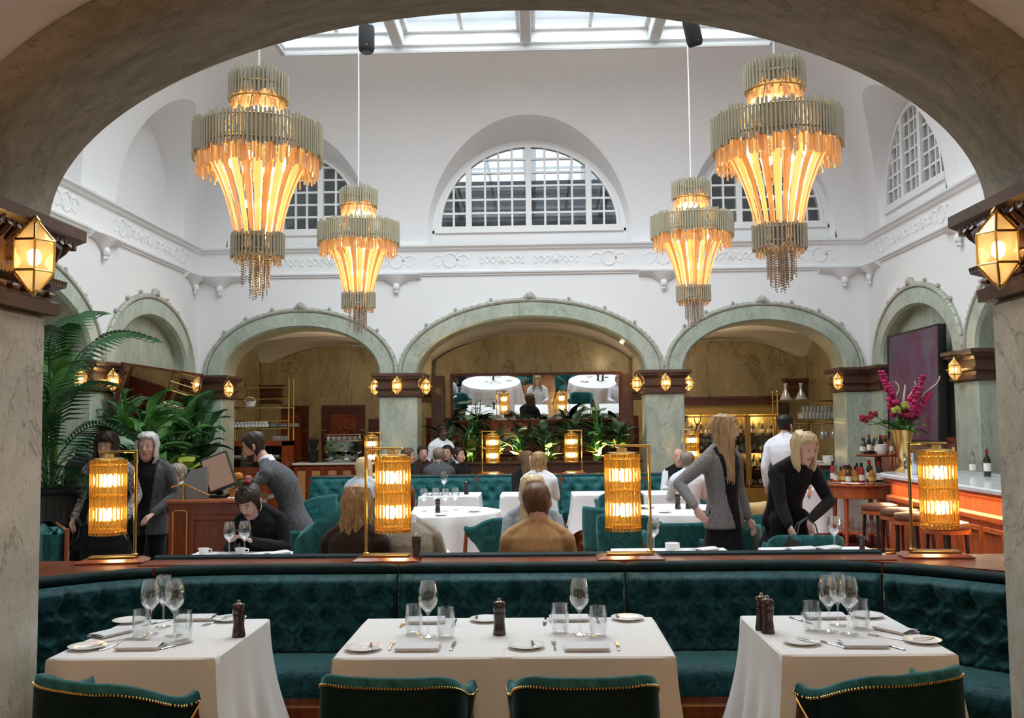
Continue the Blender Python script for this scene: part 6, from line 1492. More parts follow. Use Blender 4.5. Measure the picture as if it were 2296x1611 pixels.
# vase of gladioli on the bar
vp = Vector((4.58, 11.95, 1.076)); vt = thing('vase', 'flared gold vase on the bar holding tall magenta flowers', 'vase', vp)
zt_ = at(2005, 965, 11.95).z - vp.z
m_ = MB(); m_.lathe([(.0, 0), (.09, 0), (.095, .02), (.04, .06), (.03, .12), (.05, .17), (.085, .22), (.11, zt_ * .75), (.135, zt_), (.128, zt_), (.10, zt_ * .75), (.07, .24), (0, .2)], 26); m_.build('body', MT['gold'], vt)
plain('petal_magenta', (.42, .01, .10), .6); plain('petal_red', (.25, .008, .02), .6); plain('stem_cream', (.62, .52, .36), .7)
fl = thing('flower_arrangement', 'magenta gladioli with curling twigs and green leaves in the gold vase', 'flowers', vp + Vector((0, 0, zt_ - .06)))
rnd = random.Random(4)
for k, (lx, ly, h, kind) in enumerate(((-.24, -.05, .78, 'g'), (-.13, .05, .60, 'g'), (.27, -.06, .72, 'g'), (.18, .06, .52, 'g'), (.36, .0, .50, 'g'), (-.05, 0, .66, 't'), (.08, .04, .62, 'p'), (.18, -.02, .66, 't'), (.50, .0, .72, 't'), (-.34, 0, .25, 'r'), (-.44, .03, .2, 'r'), (.05, -.1, .24, 'r'), (-.1, -.1, .3, 'y'), (.02, -.08, .36, 'y'))):
    m_ = MB(); P = lambda t: Vector((lx * t ** 1.3, ly * t, h * t)); 
    if kind == 't': P = lambda t: Vector((lx * t ** 1.3 + .03 * sin(t * 16), ly * t, h * t))
    m_.tube([P(t) for t in lin(0, 1, 14)], .008 if kind == 't' else .006, 5); st = m_.build('twig' if kind == 't' else 'stem', MT['stem_cream'] if kind in 'tp' else MT['leaf_mid'], fl)
    m_ = MB()
    if kind == 'g':
        for j in range(13):
            t = .42 + .58 * j / 12; p = P(t); r_ = .075 * (1.2 - t * .75)
            for q in range(3): a = rnd.uniform(0, 6.28); m_.sphere((p.x + r_ * .7 * cos(a), p.y + r_ * .7 * sin(a), p.z), (r_ * .75, r_ * .75, r_ * .55), 6, 4)
        m_.build('blossoms', MT['petal_magenta'], st)
    elif kind in 'ry':
        p = P(1)
        for q in range(9): a = rnd.uniform(0, 6.28); m_.sphere((p.x + .035 * cos(a), p.y + .035 * sin(a), p.z + rnd.uniform(-.03, .03)), .03, 6, 4)
        m_.build('blossom', MT['petal_red'] if kind == 'r' else MT['leaf_lime'], st)
    elif kind == 'p':
        for j in range(8): t = .55 + .45 * j / 8; p = P(t); m_.sphere((p.x, p.y, p.z), (.03 * (1.3 - t), .03 * (1.3 - t), .04), 6, 4)
        m_.build('plume', MT['stem_cream'], st)
for k in range(22): o = link('leaf', leaf('broad', 'leaf_mid' if k % 3 else 'leaf_deep'), fl); a = 2 * pi * k / 22; o.location = (.05 * cos(a), .05 * sin(a), .02); o.rotation_euler = (0, -rnd.uniform(-.1, .9), a); L = rnd.uniform(.2, .32); o.scale = (L, L, L)
for px in (1962, 1972): o = link('flower_head', leaf('heart', 'leaf_lime'), fl); o.location = (-.36 if px < 1970 else -.30, 0, .12); o.scale = (.16,) * 3; o.rotation_euler = (0, -.3, 2.6)
m_ = MB(); m_.lathe([(.0, 0), (.07, 0), (.075, .01), (.085, .24), (.083, .245), (.07, .02), (0, .02)], 24); q = on(2017, 1057, 1.076); single('wine_cooler', m_.mesh('wine_cooler', MT['chrome']), 'polished steel wine cooler standing before the gold vase', 'wine cooler', (4.49, 11.45, 1.0765))
for k, (px, dx) in enumerate(((2168, 0), (2182, .0), (2198, 0))): single('glass_jug', DECME if False else GLME, '%s tall glass jug at the near end of the bar top' % ('first', 'second', 'third')[k], 'jug', (4.72 + .13 * k, 9.35, 1.0765), 0, 'jugs on the bar', 1.9)
for k in range(6): bottle((1, 3, 0, 1, 3, 0)[k], (5.05 + .03 * (k % 2), 11.6 - .42 * k, 1.0765), '%s bottle from the vase along the wall side of the bar' % ['first', 'second', 'third', 'fourth', 'fifth', 'sixth'][k], 'bottles along the bar', 1.0)
# painting leaning in the right wall niche
m, t, b = nt('abstract_paint'); setp(b, rough=.45)
v = coords(t, (1, 1, .7)); n1 = noise(t, v, 1.3, 5, .6, 1.5); n2 = noise(t, v, 3.2, 6, .65, 1.0); n3 = noise(t, coords(t, (1, 3, 1)), 4, 4)
c = ramp(t, n1, [(.30, (.055, .012, .035)), (.46, (.10, .018, .085)), (.58, (.075, .06, .11)), (.72, (.075, .07, .055))]); c = mixc(t, ramp(t, n2, [(.60, (0, 0, 0)), (.70, (1, 1, 1))]), c, (.26, .02, .03)); c = mixc(t, ramp(t, n3, [(.735, (0, 0, 0)), (.76, (1, 1, 1))]), c, (.45, .33, .30)); t.links.new(c, b.inputs['Base Color'])
pt = thing('painting', 'tall dark purple abstract canvas leaning in the right wall niche', 'painting', (5.50, 14.0, 1.43))
Mx = TR((0, 0, 0), 0, 0, .03); m_ = MB(); m_.box(-.004, .0, -.92, .92, 0, 1.56, Mx); m_.build('canvas', MT['abstract_paint'], pt, False)
m_ = MB(); m_.box(0, .10, -.92, .92, 0, 1.56, Mx)
for y0, y1, z0, z1 in ((-.94, -.92, -.02, 1.58), (.92, .94, -.02, 1.58), (-.92, .92, -.02, 0), (-.92, .92, 1.56, 1.58)): m_.box(-.015, .10, y0, y1, z0, z1, Mx)
m_.build('frame', MT['black'], pt, False)
mb = MB(); mb.box(W - .06, W + .17, YC + 2.74, YB - .6, 0, 1.42); mb.box(W - .09, W + .17, YC + 2.74, YB - .6, 1.42, 1.47); o = struct(mb.build('wall_panel_right', MT['mahogany'], None, False), 'mahogany wainscot under the painting')
for k in range(4): m_ = MB(); panel(m_, -.32, .32, .2, 1.3, 0, .015, .05, TR((W - .06, YC + 3.15 + .72 * k, 0), -pi / 2)); m_.build('panel', MT['mahogany'], o, False)
# ================================================================ host desk
DY = 7.95; dx0, dx1 = at(378, 1150, DY).x, at(550, 1150, DY).x; dz = at(460, 1122, DY).z
hd = thing('host_desk', 'mahogany host desk with inlaid panel and sloping top', 'desk', ((dx0 + dx1) / 2, DY, 0)); w_ = (dx1 - dx0) / 2
m_ = MB(); m_.box(-w_, w_, 0, .62, 0, dz - .03); m_.build('body', MT['mahogany'], hd, False); m_ = MB(); m_.cbox((.03, .31, dz - .012), (2 * w_ + .10, .68, .03), None, .006); m_.build('desk_top', MT['bar_wood'], hd, False)
m_ = MB(); panel(m_, -w_ + .18, w_ - .03, .06, dz - .12, 0, .018, .04); m_.build('panel', MT['mahogany'], hd, False)
m_ = MB()
for x0, x1, z0, z1 in ((-w_ + .03, -w_ + .045, .1, dz - .08), (-w_ + .15, -w_ + .16, .1, dz - .08), (-w_ + .03, -w_ + .16, .1, .112), (-w_ + .03, -w_ + .16, dz - .09, dz - .08), (w_ - .012, w_, 0, dz - .04)): m_.box(x0, x1, -.006, 0, z0, z1)
m_.build('inlay', MT['gold'], hd, False)
hz = dz + .0035; hx = hd.location.x
mo = thing('monitor', 'touch screen monitor tilted back on the host desk', 'monitor', (at(484, 1100, 8.1).x, 8.15, hz), .15)
Mx = TR((0, 0, .22), 0, -.30, -.36); m_ = MB(); m_.cbox((0, .015, 0), (.24, .03, .32), Mx, .008); m_.build('bezel', MT['black'], mo); m_ = MB(); m_.box(-.105, .105, -.004, -.001, -.14, .14, Mx); m_.build('screen', glow('screen_brown', (.34, .21, .14), .55), mo, False); m_ = MB(); m_.cbox((0, .09, .012), (.2, .16, .02), None, .005); m_.tube([(0, .10, .02), (0, .06, .16)], .03, 8); m_.build('stand', MT['black'], mo)
cd = thing('menu_stand', 'grey tilted menu stand with brass edge on the host desk', 'stand', (at(425, 1110, 8.0).x, 8.05, hz)); m_ = MB(); m_.loft([[(-.15, -.02, 0), (.12, -.02, 0), (.12, .10, 0), (-.15, .10, 0)], [(-.02, .02, .24), (.12, .02, .27), (.12, .06, .27), (-.02, .06, .24)]], True, True); m_.build('board', plain('slate_paper', (.22, .225, .23), .5), cd, False); m_ = MB(); m_.tube([(-.16, -.03, .10), (-.06, -.03, .13), (.16, -.03, .03)], .008, 6); m_.tube([(-.06, -.03, 0), (-.06, -.03, .13)], .010, 6); m_.build('brass_edge', MT['brass'], cd)
for lb, px, mat, sc in (('short amber glass cup on the host desk', 507, 'liquor_amber', 1.0), ('clear tumbler with a flower on the host desk', 528, 'glass', 1.1)):
    m_ = MB(); m_.lathe([(.025, 0), (.03, .08), (.028, .08), (.023, .006), (0, .006)], 14); single('desk_glass', m_.mesh('desk_glass', MT[mat]), lb, 'glass', (at(px, 1110, 7.95).x + .02, 8.06, hz), 0, None, sc)
fw = thing('flower_posy', 'small orange and pink roses in a glass behind the host desk', 'flowers', (at(532, 1075, 8.25).x, 8.28, hz)); m_ = MB(); m_.lathe([(.03, 0), (.04, .12), (.038, .12), (.028, .005), (0, .005)], 14); m_.build('glass_pot', MT['glass'], fw)
plain('petal_orange', (.72, .30, .06), .6); plain('petal_pink', (.62, .20, .16), .6)
for dx, dz_, mt, r_ in ((0, .17, 'petal_orange', .04), (.09, .15, 'petal_pink', .033), (-.08, .14, 'petal_pink', .03), (.03, .11, 'leaf_mid', .035)):
    m_ = MB()
    for q in range(8): m_.sphere((dx + .4 * r_ * cos(q * .8), .4 * r_ * sin(q * .8), dz_ + .1 * r_ * (q % 3)), r_ * .75, 6, 4)
    m_.build('rose', MT[mt], fw)
m_ = MB(); m_.cbox((0, 0, .006), (.22, .15, .012), None, .003); single('paper_pad', m_.mesh('paper_pad', MT['paper']), 'white paper pad under the leaning man\'s hand', 'paper', (at(535, 1118, 8.0).x, 8.0 + .08, hz), .2)
# ================================================================ people
from mathutils.bvhtree import BVHTree
def cloth(name, c1, c2, sc=30, rough=.85): return mottled(name, c1, c2, sc, rough, .15, (1, 1, 1), 3, spec=.15, sheen=.08)
cloth('wool_grey', (.055, .06, .065), (.10, .105, .11)); cloth('wool_dark', (.018, .019, .024), (.035, .036, .042)); cloth('wool_black', (.006, .006, .007), (.014, .014, .016)); cloth('suit_grey', (.075, .080, .088), (.115, .12, .13))
cloth('tweed', (.13, .125, .125), (.30, .29, .29), 120); cloth('beige', (.34, .29, .24), (.44, .39, .33), 60); cloth('tan', (.47, .27, .12), (.56, .34, .165), 25); cloth('white_shirt', (.70, .72, .76), (.82, .84, .88), 14); cloth('pale_blue', (.42, .48, .54), (.55, .60, .66), 18)
cloth('grey_blue', (.30, .34, .38), (.42, .46, .50), 20); cloth('dark_brown', (.03, .018, .012), (.05, .03, .02))
m, t, b = nt('knit_pattern'); setp(b, rough=.9, spec=.1); t.links.new(ramp(t, noise(t, coords(t), 42, 3, .6, 2.5), [(.44, (.035, .03, .03)), (.50, (.36, .33, .30)), (.60, (.62, .59, .55))]), b.inputs['Base Color'])
plain('lip', (.42, .12, .10), .4); plain('eye_dark', (.03, .02, .015), .2); plain('eye_white', (.75, .73, .70), .3)
def hairmat(name, c1, c2): return mottled(name, c1, c2, 22, .42, .2, (3, 3, .35), 4, spec=.35)
hairmat('hair_black', (.006, .005, .005), (.02, .014, .012)); hairmat('hair_brown', (.085, .042, .02), (.19, .10, .05)); hairmat('hair_blonde', (.46, .32, .16), (.80, .62, .38)); hairmat('hair_grey', (.42, .41, .40), (.66, .65, .63)); hairmat('hair_honey', (.22, .12, .05), (.58, .38, .19)); hairmat('hair_dark', (.022, .012, .009), (.05, .028, .02)); hairmat('hair_ash', (.16, .12, .09), (.34, .28, .22))
HEADP = [tuple(1.09 * q for q in v) for v in [(-.118, .026, .062, -.022), (-.100, .043, .084, -.004), (-.07, .055, .090, .030), (-.035, .064, .090, .062), (.0, .070, .089, .080), (.03, .073, .090, .090), (.06, .071, .086, .094), (.088, .060, .068, .082), (.108, .040, .042, .056), (.117, .018, .018, .026)]]
HS = 1.09
def skull(h, a, off=0.0):
    "point of the head in head axes (x side, y forward, z up) at height h, azimuth a (0 = forward)"
    P = HEADP
    h = max(P[0][0], min(P[-1][0], h)); i = max(k for k in range(len(P) - 1) if P[k][0] <= h); t = (h - P[i][0]) / (P[i + 1][0] - P[i][0])
    w_, f_, b_ = (P[i][k] * (1 - t) + P[i + 1][k] * t for k in (1, 2, 3))
    y0 = (f_ - b_) / 2; ry = (f_ + b_) / 2
    return Vector(((w_ + off) * sin(a), y0 + (ry + off) * cos(a), h + off * .5 * max(0, h / .12)))
def frame(fwd, up=(0, 0, 1)):
    f = Vector(fwd).normalized(); r = f.cross(Vector(up)).normalized(); u = r.cross(f); return Matrix(((r.x, f.x, u.x), (r.y, f.y, u.y), (r.z, f.z, u.z)))
def person(label, loc, rz, J, mats, hair=None, vox=.009, face=True, extra=None, inner=None, skirt=None, hem=None, jscale=1.07, beard=False, slim=1.0, held=None):
    """J: joints in local axes, the figure facing -Y. mats: skin, top, sleeve, legs, shoe"""
    root = thing('person', label, 'person', loc, rz)
    src = MB(); mlist = []
    def mi(nm):
        if nm not in mlist: mlist.append(nm)
        return mlist.index(nm)
    V = {k: Vector(v) for k, v in J.items() if k not in ('hyaw', 'hpitch', 'hroll', 'curl', 'hdirL', 'hdirR')}
    pel, ch = V['pel'], V['chest']; lat = (V['shL'] - V['shR']).normalized(); plat = (V['hipL'] - V['hipR']).normalized()
    def ering(c, ax, ay, a_, b_, n=18): return [c + ax * (a_ * cos(2 * pi * k / n)) + ay * (b_ * sin(2 * pi * k / n)) for k in range(n)]
    # torso
    spine = (ch - pel).normalized(); bow = V.get('bow', Vector((0, 0, 0)))
    src.cm = mi(mats['top']); rings = []; s_ = slim
    prof = [(-.16, .165, .115), (-.04, .172, .122), (.12, .150, .108), (.32, .142, .105), (.55, .158, .118), (.78, .172, .122), (.94, .168, .105), (1.06, .120, .080), (1.13, .07, .06)]
    if hem: prof = [(-hem, .185, .14)] + [(-.16, .178, .13)] + prof[1:]
    for t, a_, b_ in prof:
        c = pel + (ch - pel) * t + bow * max(0, sin(pi * min(1, max(0, t)))); l = plat.lerp(lat, min(1, max(0, t))).normalized(); d = l.cross(spine).normalized(); rings.append(ering(c, l, d, a_ * s_ * jscale, b_ * s_ * jscale))
    src.loft(rings, True, True)
    def limb(pts, rad, mat, n=10, flat=1.0, up=None):
        src.cm = mi(mat); src.tube(list(pts), list(rad), n, True, None, flat, up)
        for p, r_ in ((pts[0], rad[0]), (pts[-1], rad[-1])): src.sphere(p, r_ * .98, 10, 7)
    for sd in 'LR':
        sh, el, wr = V['sh' + sd], V['el' + sd], V['wr' + sd]; q = jscale
        sh = sh - spine * .035; limb([sh, sh.lerp(el, .5), el], [.062 * q, .054 * q, .046 * q], mats['sleeve']); src.cm = mi(mats['top']); src.tube([ch + spine * .075, sh + spine * .03], [.055, .046 * q], 10); limb([el, el.lerp(wr, .45), el.lerp(wr, .93)], [.047 * q, .043 * q, .034 * q], mats['sleeve'])
        hip, kn, an = V['hip' + sd], V['kn' + sd], V['an' + sd]
        limb([hip, hip.lerp(kn, .5), kn], [.098, .080, .062], mats['legs']); limb([kn, kn.lerp(an, .4), an], [.062, .056, .042], mats['legs'])
        ft = an + Vector((0, 0, -.045)); toe = V.get('toe' + sd, an + Vector((0, -.16, -.05))); src.cm = mi(mats['shoe']); src.tube([an + Vector((0, .05, -.05)), ft, ft.lerp(toe, .6), toe], [.032, .04, .038, .022], 10)
        # hand: palm, four fingers, thumb
        d = Vector(J.get('hdir' + sd, tuple((wr - el)))).normalized(); fwd = Vector((0, -1, 0)); out = (lat if sd == 'L' else -lat); nrm = d.cross(fwd).cross(d); nrm = nrm.normalized() if nrm.length > .1 else out
        nrm = -out if abs(d.z) > .6 else Vector((0, 0, -1)); nrm = (nrm - d * nrm.dot(d)).normalized(); ac = d.cross(nrm).normalized()
        src.cm = mi(mats['skin'])
        src.tube([el.lerp(wr, .85), wr, wr + d * .03, wr + d * .07, wr + d * .088], [.026, .025, .034, .039, .034], 10, True, None, .45, ac.cross(d) if False else tuple(nrm))
        if vox < .012:
            cu_ = J.get('curl', .35)
            for k, (o_, ln) in enumerate(((-.030, .068), (-.010, .076), (.011, .071), (.030, .056))):
                p = wr + d * .08 + ac * o_; pts = [p - d * .02]; dd = d.copy(); a_ = 0
                for sgl in (.42, .33, .25):
                    a_ += cu_ * (.7 if sgl > .4 else 1); v_ = (d * cos(a_) + nrm * sin(a_)); pts.append(p.copy()); p = p + v_ * ln * sgl
                pts.append(p); src.tube(pts, [.0095, .0095, .009, .0085, .0075], 7)
            p = wr + d * .025 - ac * .03; src.tube([p, p + d * .025 - ac * .018 + nrm * .01, p + d * .052 - ac * .024 + nrm * .02, p + d * .075 - ac * .020 + nrm * .028], [.014, .012, .010, .008], 7)
        else: src.tube([wr + d * .07, wr + d * .12, wr + d * .15 + nrm * .03], [.034, .03, .018], 8, True, None, .45, tuple(nrm))
    # neck and head
    hc = V['head']; hf = Matrix.Rotation(J.get('hyaw', 0), 3, 'Z') @ Vector((0, -cos(J.get('hpitch', 0)), sin(J.get('hpitch', 0)))); HM = frame(hf); HM = HM @ Matrix.Rotation(J.get('hroll', 0), 3, 'Y')
    hp = lambda v: hc + HM @ Vector(v)
    fp = lambda v: hc + HM @ (Vector(v) * HS)
    nb = ch + spine * .06; limb([nb - spine * .02, nb.lerp(hp((0, -.02, -.08)), .5), hp((0, -.015, -.06))], [.062, .054, .056], mats['skin'])
    src.cm = mi(mats['skin']); n = 20
    src.loft([[hp(skull(P[0], 2 * pi * k / n)) for k in range(n)] for P in HEADP], True, True)
    src.tube([fp((0, .078, .03)), fp((0, .094, .0)), fp((0, .108, -.024)), fp((0, .088, -.034))], [.008, .011, .015, .010], 8)
    for s2 in (-1, 1):
        src.tube([fp((s2 * .070, -.005, .025)), fp((s2 * .082, -.010, .01)), fp((s2 * .079, -.004, -.02)), fp((s2 * .070, .004, -.035))], [.010, .015, .012, .007], 8)
        src.sphere(fp((s2 * .036, .064, -.03)), .022, 8, 6)
    src.sphere(fp((0, .075, -.095)), .022, 8, 6)
    if mats.get('collar'):
        src.cm = mi(mats['collar']); c = nb + spine * .02; src.loft([ering(c - spine * .03, lat, lat.cross(spine), .082, .075), ering(c + spine * .03, lat, lat.cross(spine), .068, .064)], True, True)
    if skirt:
        src.cm = mi(mats.get('skirt', mats['legs'])); z0, w0, d0 = skirt; l, d = plat, Vector((0, 1, 0))
        src.loft([ering(pel + Vector((0, 0, -.02)), l, d, .14, .10), ering(pel + Vector((0, 0, -.14)), l, d, .175, .13), ering(Vector((pel.x, pel.y, (pel.z + z0) / 2)), l, d, (w0 + .185) / 2, (d0 + .14) / 2), ering(Vector((pel.x, pel.y, z0)), l, d, w0, d0)], True, True)
    # one continuous skin over all of it
    me = src.mesh('person_source', [MT[x] for x in mlist]); tmp = bpy.data.objects.new('tmp', me); COL.objects.link(tmp)
    md = tmp.modifiers.new('r', 'REMESH'); md.mode = 'VOXEL'; md.voxel_size = vox; sm = tmp.modifiers.new('s', 'SMOOTH'); sm.iterations = 3 if vox < .012 else 2; sm.factor = .5
    dg = bpy.context.evaluated_depsgraph_get(); body = bpy.data.meshes.new_from_object(tmp.evaluated_get(dg)); bpy.data.objects.remove(tmp)
    bvh = BVHTree.FromPolygons([Vector(q) for q in src.v], src.f)
    body.materials.clear()
    if inner: mi(inner[1])
    for x in mlist: body.materials.append(MT[x])
    idx = []
    fwdv = lat.cross(spine); fwdv = fwdv if fwdv.y < 0 else -fwdv
    for p in body.polygons:
        c = p.center; k = bvh.find_nearest(c)[2]; q = src.m[k]
        if inner and mlist[q] == mats['top']:
            rel = c - pel; t = rel.dot(spine) / (ch - pel).length
            if rel.dot(fwdv) > .03 and abs(rel.dot(lat)) < inner[0] * (.55 + .75 * t): q = mlist.index(inner[1])
        idx.append(q)
    body.polygons.foreach_set('material_index', idx); body.polygons.foreach_set('use_smooth', [True] * len(idx)); bpy.data.meshes.remove(me)
    body.name = 'body'; link('body', body, root)
    if face:
        e = MB(); e2 = MB()
        for s2 in (-1, 1):
            e.sphere((0, 0, 0), (.0115, .006, .0058), 8, 6, Matrix.Translation(fp((s2 * .031, .0865, .012))) @ HM.to_4x4()); e2.sphere((0, 0, 0), (.0055, .004, .0055), 8, 6, Matrix.Translation(fp((s2 * .031, .0912, .012))) @ HM.to_4x4())
        e.build('eyes', MT['eye_white'], root); e2.build('irises', MT['eye_dark'], root)
        e = MB()
        for s2 in (-1, 1): e.tube([fp((s2 * .014, .0935, .030)), fp((s2 * .032, .0925, .036)), fp((s2 * .05, .080, .031))], [.0022, .003, .0015], 6)
        e.build('eyebrows', MT[hair[1] if hair else 'hair_brown'], root)
        e = MB(); e.tube([fp((-.024, .0855, -.060)), fp((-.01, .0955, -.057)), fp((.01, .0955, -.057)), fp((.024, .0855, -.060))], [.003, .0065, .0065, .003], 6); e.build('lips', MT['lip'], root)
    if beard:
        e = MB(); e.grid(16, 6, lambda i, j: hp(skull(HS * (-.125 + .07 * j), -1.75 + 3.5 * i, .010 * sin(pi * min(1, j + .25))))); e.build('beard', MT[hair[1]], root)
    if hair:
        style, hm = hair[0], hair[1]; ln = hair[2] if len(hair) > 2 else 0; rnd = random.Random(hash(label) % 1000 if False else len(label)); H_ = MB()
        def low(a):
            a = abs((a + pi) % (2 * pi) - pi)
            fr_ = .070 if style != 'bangs' else .038
            if a < .75: return fr_
            if a < 1.35: return fr_ + (-.045 - fr_) * (a - .75) / .6 if style != 'short' else fr_ + (-.01 - fr_) * (a - .75) / .6
            lim = -.095 if style == 'short' else -.11
            st = -.01 if style == 'short' else -.045
            return st + (lim - st) * min(1, (a - 1.35) / .9)
        off = .013 if style == 'short' else .017
        H_.grid(36, 9, lambda i, j: hp(skull(HS * (.117 + (low(2 * pi * i) - .117) * j), 2 * pi * i, off * (1 - .5 * max(0, j - .8) / .2) + .004 * sin(i * 60 + j * 9))), False)
        H_.sphere(fp((0, 0, .112)), (.038, .035, .018), 10, 5)
        if style in ('long', 'bob', 'bangs', 'wavy'):
            ns = 54
            for k in range(ns):
                a0 = 1.15 if style == 'bob' else .95; a = a0 + (2 * pi - 2 * a0) * (k + rnd.random() * .6) / ns; L = ln * rnd.uniform(.86, 1.06); p0 = hp(skull(.103, a, .016)); p1 = hp(skull(.02, a, .020)); p2 = hp(skull(-.055, a, .022))
                flare = HM @ Vector((sin(a), cos(a), 0)); dn = Vector((0, 0, -1)); bk = 1.0 if style != 'bob' else .6
                wv = .02 if style == 'wavy' else .006; pts = [p0, p1, p2]
                for s3 in lin(.25, 1, 4):
                    pts.append(p2 + dn * (L * s3) + flare * (.022 * s3 if style != 'bob' else .015 * s3 - .03 * s3 * s3) + Vector((wv * sin(9 * s3 + k), wv * cos(7 * s3 + k), 0)))
                r0 = .0135 if style != 'wavy' else .016; H_.tube(pts, [r0 * .7, r0, r0, r0, r0, r0 * .9, r0 * .75, r0 * .25], 5)
        if style == 'bun':
            H_.loft([[hp(skull(.06, 2 * pi * k / 20, .019)) for k in range(20)], [hp(skull(.098, 2 * pi * k / 20, .020)) for k in range(20)], [hp((.034 * sin(2 * pi * k / 20), -.035 + .034 * cos(2 * pi * k / 20), .137)) for k in range(20)], [hp((.012 * sin(2 * pi * k / 20), -.045 + .012 * cos(2 * pi * k / 20), .150)) for k in range(20)]], True, True)
            H_.tube([hp((0, -.04, .14)), hp((0, -.09, .13)), hp((0.01, -.115, .03)), hp((.015, -.11, -.10)), hp((.02, -.10, -.2))], [.022, .028, .026, .02, .006], 8)
            e = MB(); e.tube([hp((.028 * cos(a), -.045 + .0 * a, .14 + .02 * sin(a))) for a in lin(0, 2 * pi, 12)], .014, 6); e.build('scrunchie', plain('scrunchie_red', (.30, .01, .04), .7), root)
        H_.build('hair', MT[hm], root, True, 70)
    return root
def stand(H=1.68, **k):
    s_ = H / 1.70
    J = dict(pel=(0, 0, .95), chest=(0, .01, 1.40), shL=(.175, .01, 1.385), shR=(-.175, .01, 1.385), elL=(.235, .03, 1.11), elR=(-.235, .03, 1.11), wrL=(.245, -.06, .88), wrR=(-.245, -.06, .88), hipL=(.085, 0, .92), hipR=(-.085, 0, .92),
             knL=(.095, -.01, .50), knR=(-.095, -.01, .50), anL=(.10, .02, .09), anR=(-.10, .02, .09), head=(0, -.025, 1.585))
    J = {q: tuple(c * s_ for c in v) for q, v in J.items()}; J.update(k); return J
def sit(seat=.47, lean=.0, **k):
    z = seat + .085; y = .0
    J = dict(pel=(0, .02, z), chest=(0, .03 - lean, z + .45), shL=(.18, .03 - lean, z + .435), shR=(-.18, .03 - lean, z + .435), elL=(.23, -.06 - lean, z + .17), elR=(-.23, -.06 - lean, z + .17), wrL=(.16, -.28 - lean, z + .21), wrR=(-.16, -.28 - lean, z + .21),
             hipL=(.09, -.02, z - .02), hipR=(-.09, -.02, z - .02), knL=(.11, -.44, z - .03), knR=(-.11, -.44, z - .03), anL=(.11, -.42, .09), anR=(-.11, -.42, .09), head=(0, .0 - lean, z + .635)); J.update(k); return J
def mt(top, legs='wool_black', skin='skin', sleeve=None, shoe='black', **k): return dict(top=top, sleeve=sleeve or top, legs=legs, skin=skin, shoe=shoe, **k)
FINE, COARSE = .0085, .015
def P3(px, Y, py=1050): return (X(px, Y, py), Y, 0)
# --- left group
person('woman with dark fringe in a speckled cardigan standing behind the near lamp', P3(242, 8.5), .05, stand(1.68, hpitch=-.12, wrL=(.23, -.16, .93), wrR=(-.23, -.16, .93), elL=(.25, .03, 1.12), elR=(-.25, .03, 1.12)), mt('knit_pattern', 'wool_black', sleeve='knit_pattern', skirt='wool_black'), ('bangs', 'hair_dark', .16), FINE, True, None, (.06, 'wool_black'), (.45, .24, .19))
person('grey haired woman in a charcoal blazer standing before the plants', P3(332, 8.75), .12, stand(1.66, wrL=(.10, -.20, .95), elL=(.25, .02, 1.10), wrR=(-.16, -.18, .84), hpitch=-.05), mt('wool_grey', 'wool_black', collar='wool_black'), ('bob', 'hair_grey', .10), FINE, True, None, (.075, 'wool_black'), None, .40)
person('figure in black with dark hair seen from behind by the urn', P3(186, 9.7), 2.7, stand(1.66), mt('wool_black'), ('bob', 'hair_black', .12), COARSE, False, None, None, (.5, .2, .16))
person('grey haired guest seated far behind the host desk', P3(397, 10.6), -.6, sit(), mt('wool_dark', 'wool_black', collar='white_shirt'), ('short', 'hair_ash'), COARSE, True)
hz_ = hz - 0.0
mx = at(655, 1165, 8.45); wx = at(543, 1108, 8.2)
# leaning man: local -Y is his front; rotated so that he faces the desk on the left
def L2(rz, base, p):  # world to local
    return tuple(Matrix.Rotation(-rz, 3, 'Z') @ (Vector(p) - Vector(base)))
rz_ = -pi / 2; bs = (mx.x, 8.45, 0)
person('bearded man in a grey suit leaning over the host desk', bs, rz_, stand(1.78, pel=(0, 0, .93), chest=(0, -.20, 1.35), shL=(.18, -.20, 1.335), shR=(-.18, -.20, 1.335), bow=(0, .05, .03), head=(.0, -.335, 1.54), hpitch=-.35, hyaw=.1,
       elL=L2(rz_, bs, at(590, 1075, 8.25)), wrL=L2(rz_, bs, (wx.x, 8.2, hz + .06)), elR=L2(rz_, bs, at(585, 1068, 8.7)), wrR=L2(rz_, bs, (wx.x + .02, 8.5, hz + .06)), hdirL=(0, -1, -.15), hdirR=(0, -1, -.15), curl=.2, hipL=(.09, 0, .90), hipR=(-.09, 0, .90), knL=(.10, -.04, .49), knR=(-.10, .12, .50), anL=(.10, .02, .09), anR=(-.10, .22, .10)), mt('suit_grey', 'wool_dark', collar='white_shirt'), ('short', 'hair_dark'), FINE, True, None, None, None, .42, 1.04, True)
pw = P3(588, 7.72)
person('young woman in black with her hair up, looking at a phone', pw, -.10, sit(.46, .06, head=(-.04, -.15, 1.13), hpitch=-.62, hyaw=-.15, elL=(.24, -.10, .76), elR=(-.22, -.12, .76), wrL=(.05, -.34, .84), wrR=(-.11, -.34, .84), hdirL=(-.55, -.35, .45), hdirR=(.55, -.35, .45), curl=.45), mt('wool_black', skin='skin_pale'), ('bun', 'hair_dark'), FINE, True)
ph_ = thing('phone', 'dark smartphone held up by the seated young woman', 'phone', (pw[0] - .035, pw[1] - .40, .905), -.1)
Mx = TR((0, 0, 0), 0, -.9, .1); m_ = MB(); m_.cbox((0, 0, 0), (.15, .075, .009), Mx, .003); m_.build('case', MT['black'], ph_); m_ = MB(); m_.box(-.068, .068, -.033, .033, .0045, .0055, Mx); m_.build('screen', glow('phone_screen', (.5, .55, .6), .5), ph_, False)
place(chair1, cv, (pw[0] + .10, pw[1] + .16, 0), pi, 'beige backed chair side showing beside the seated young woman')
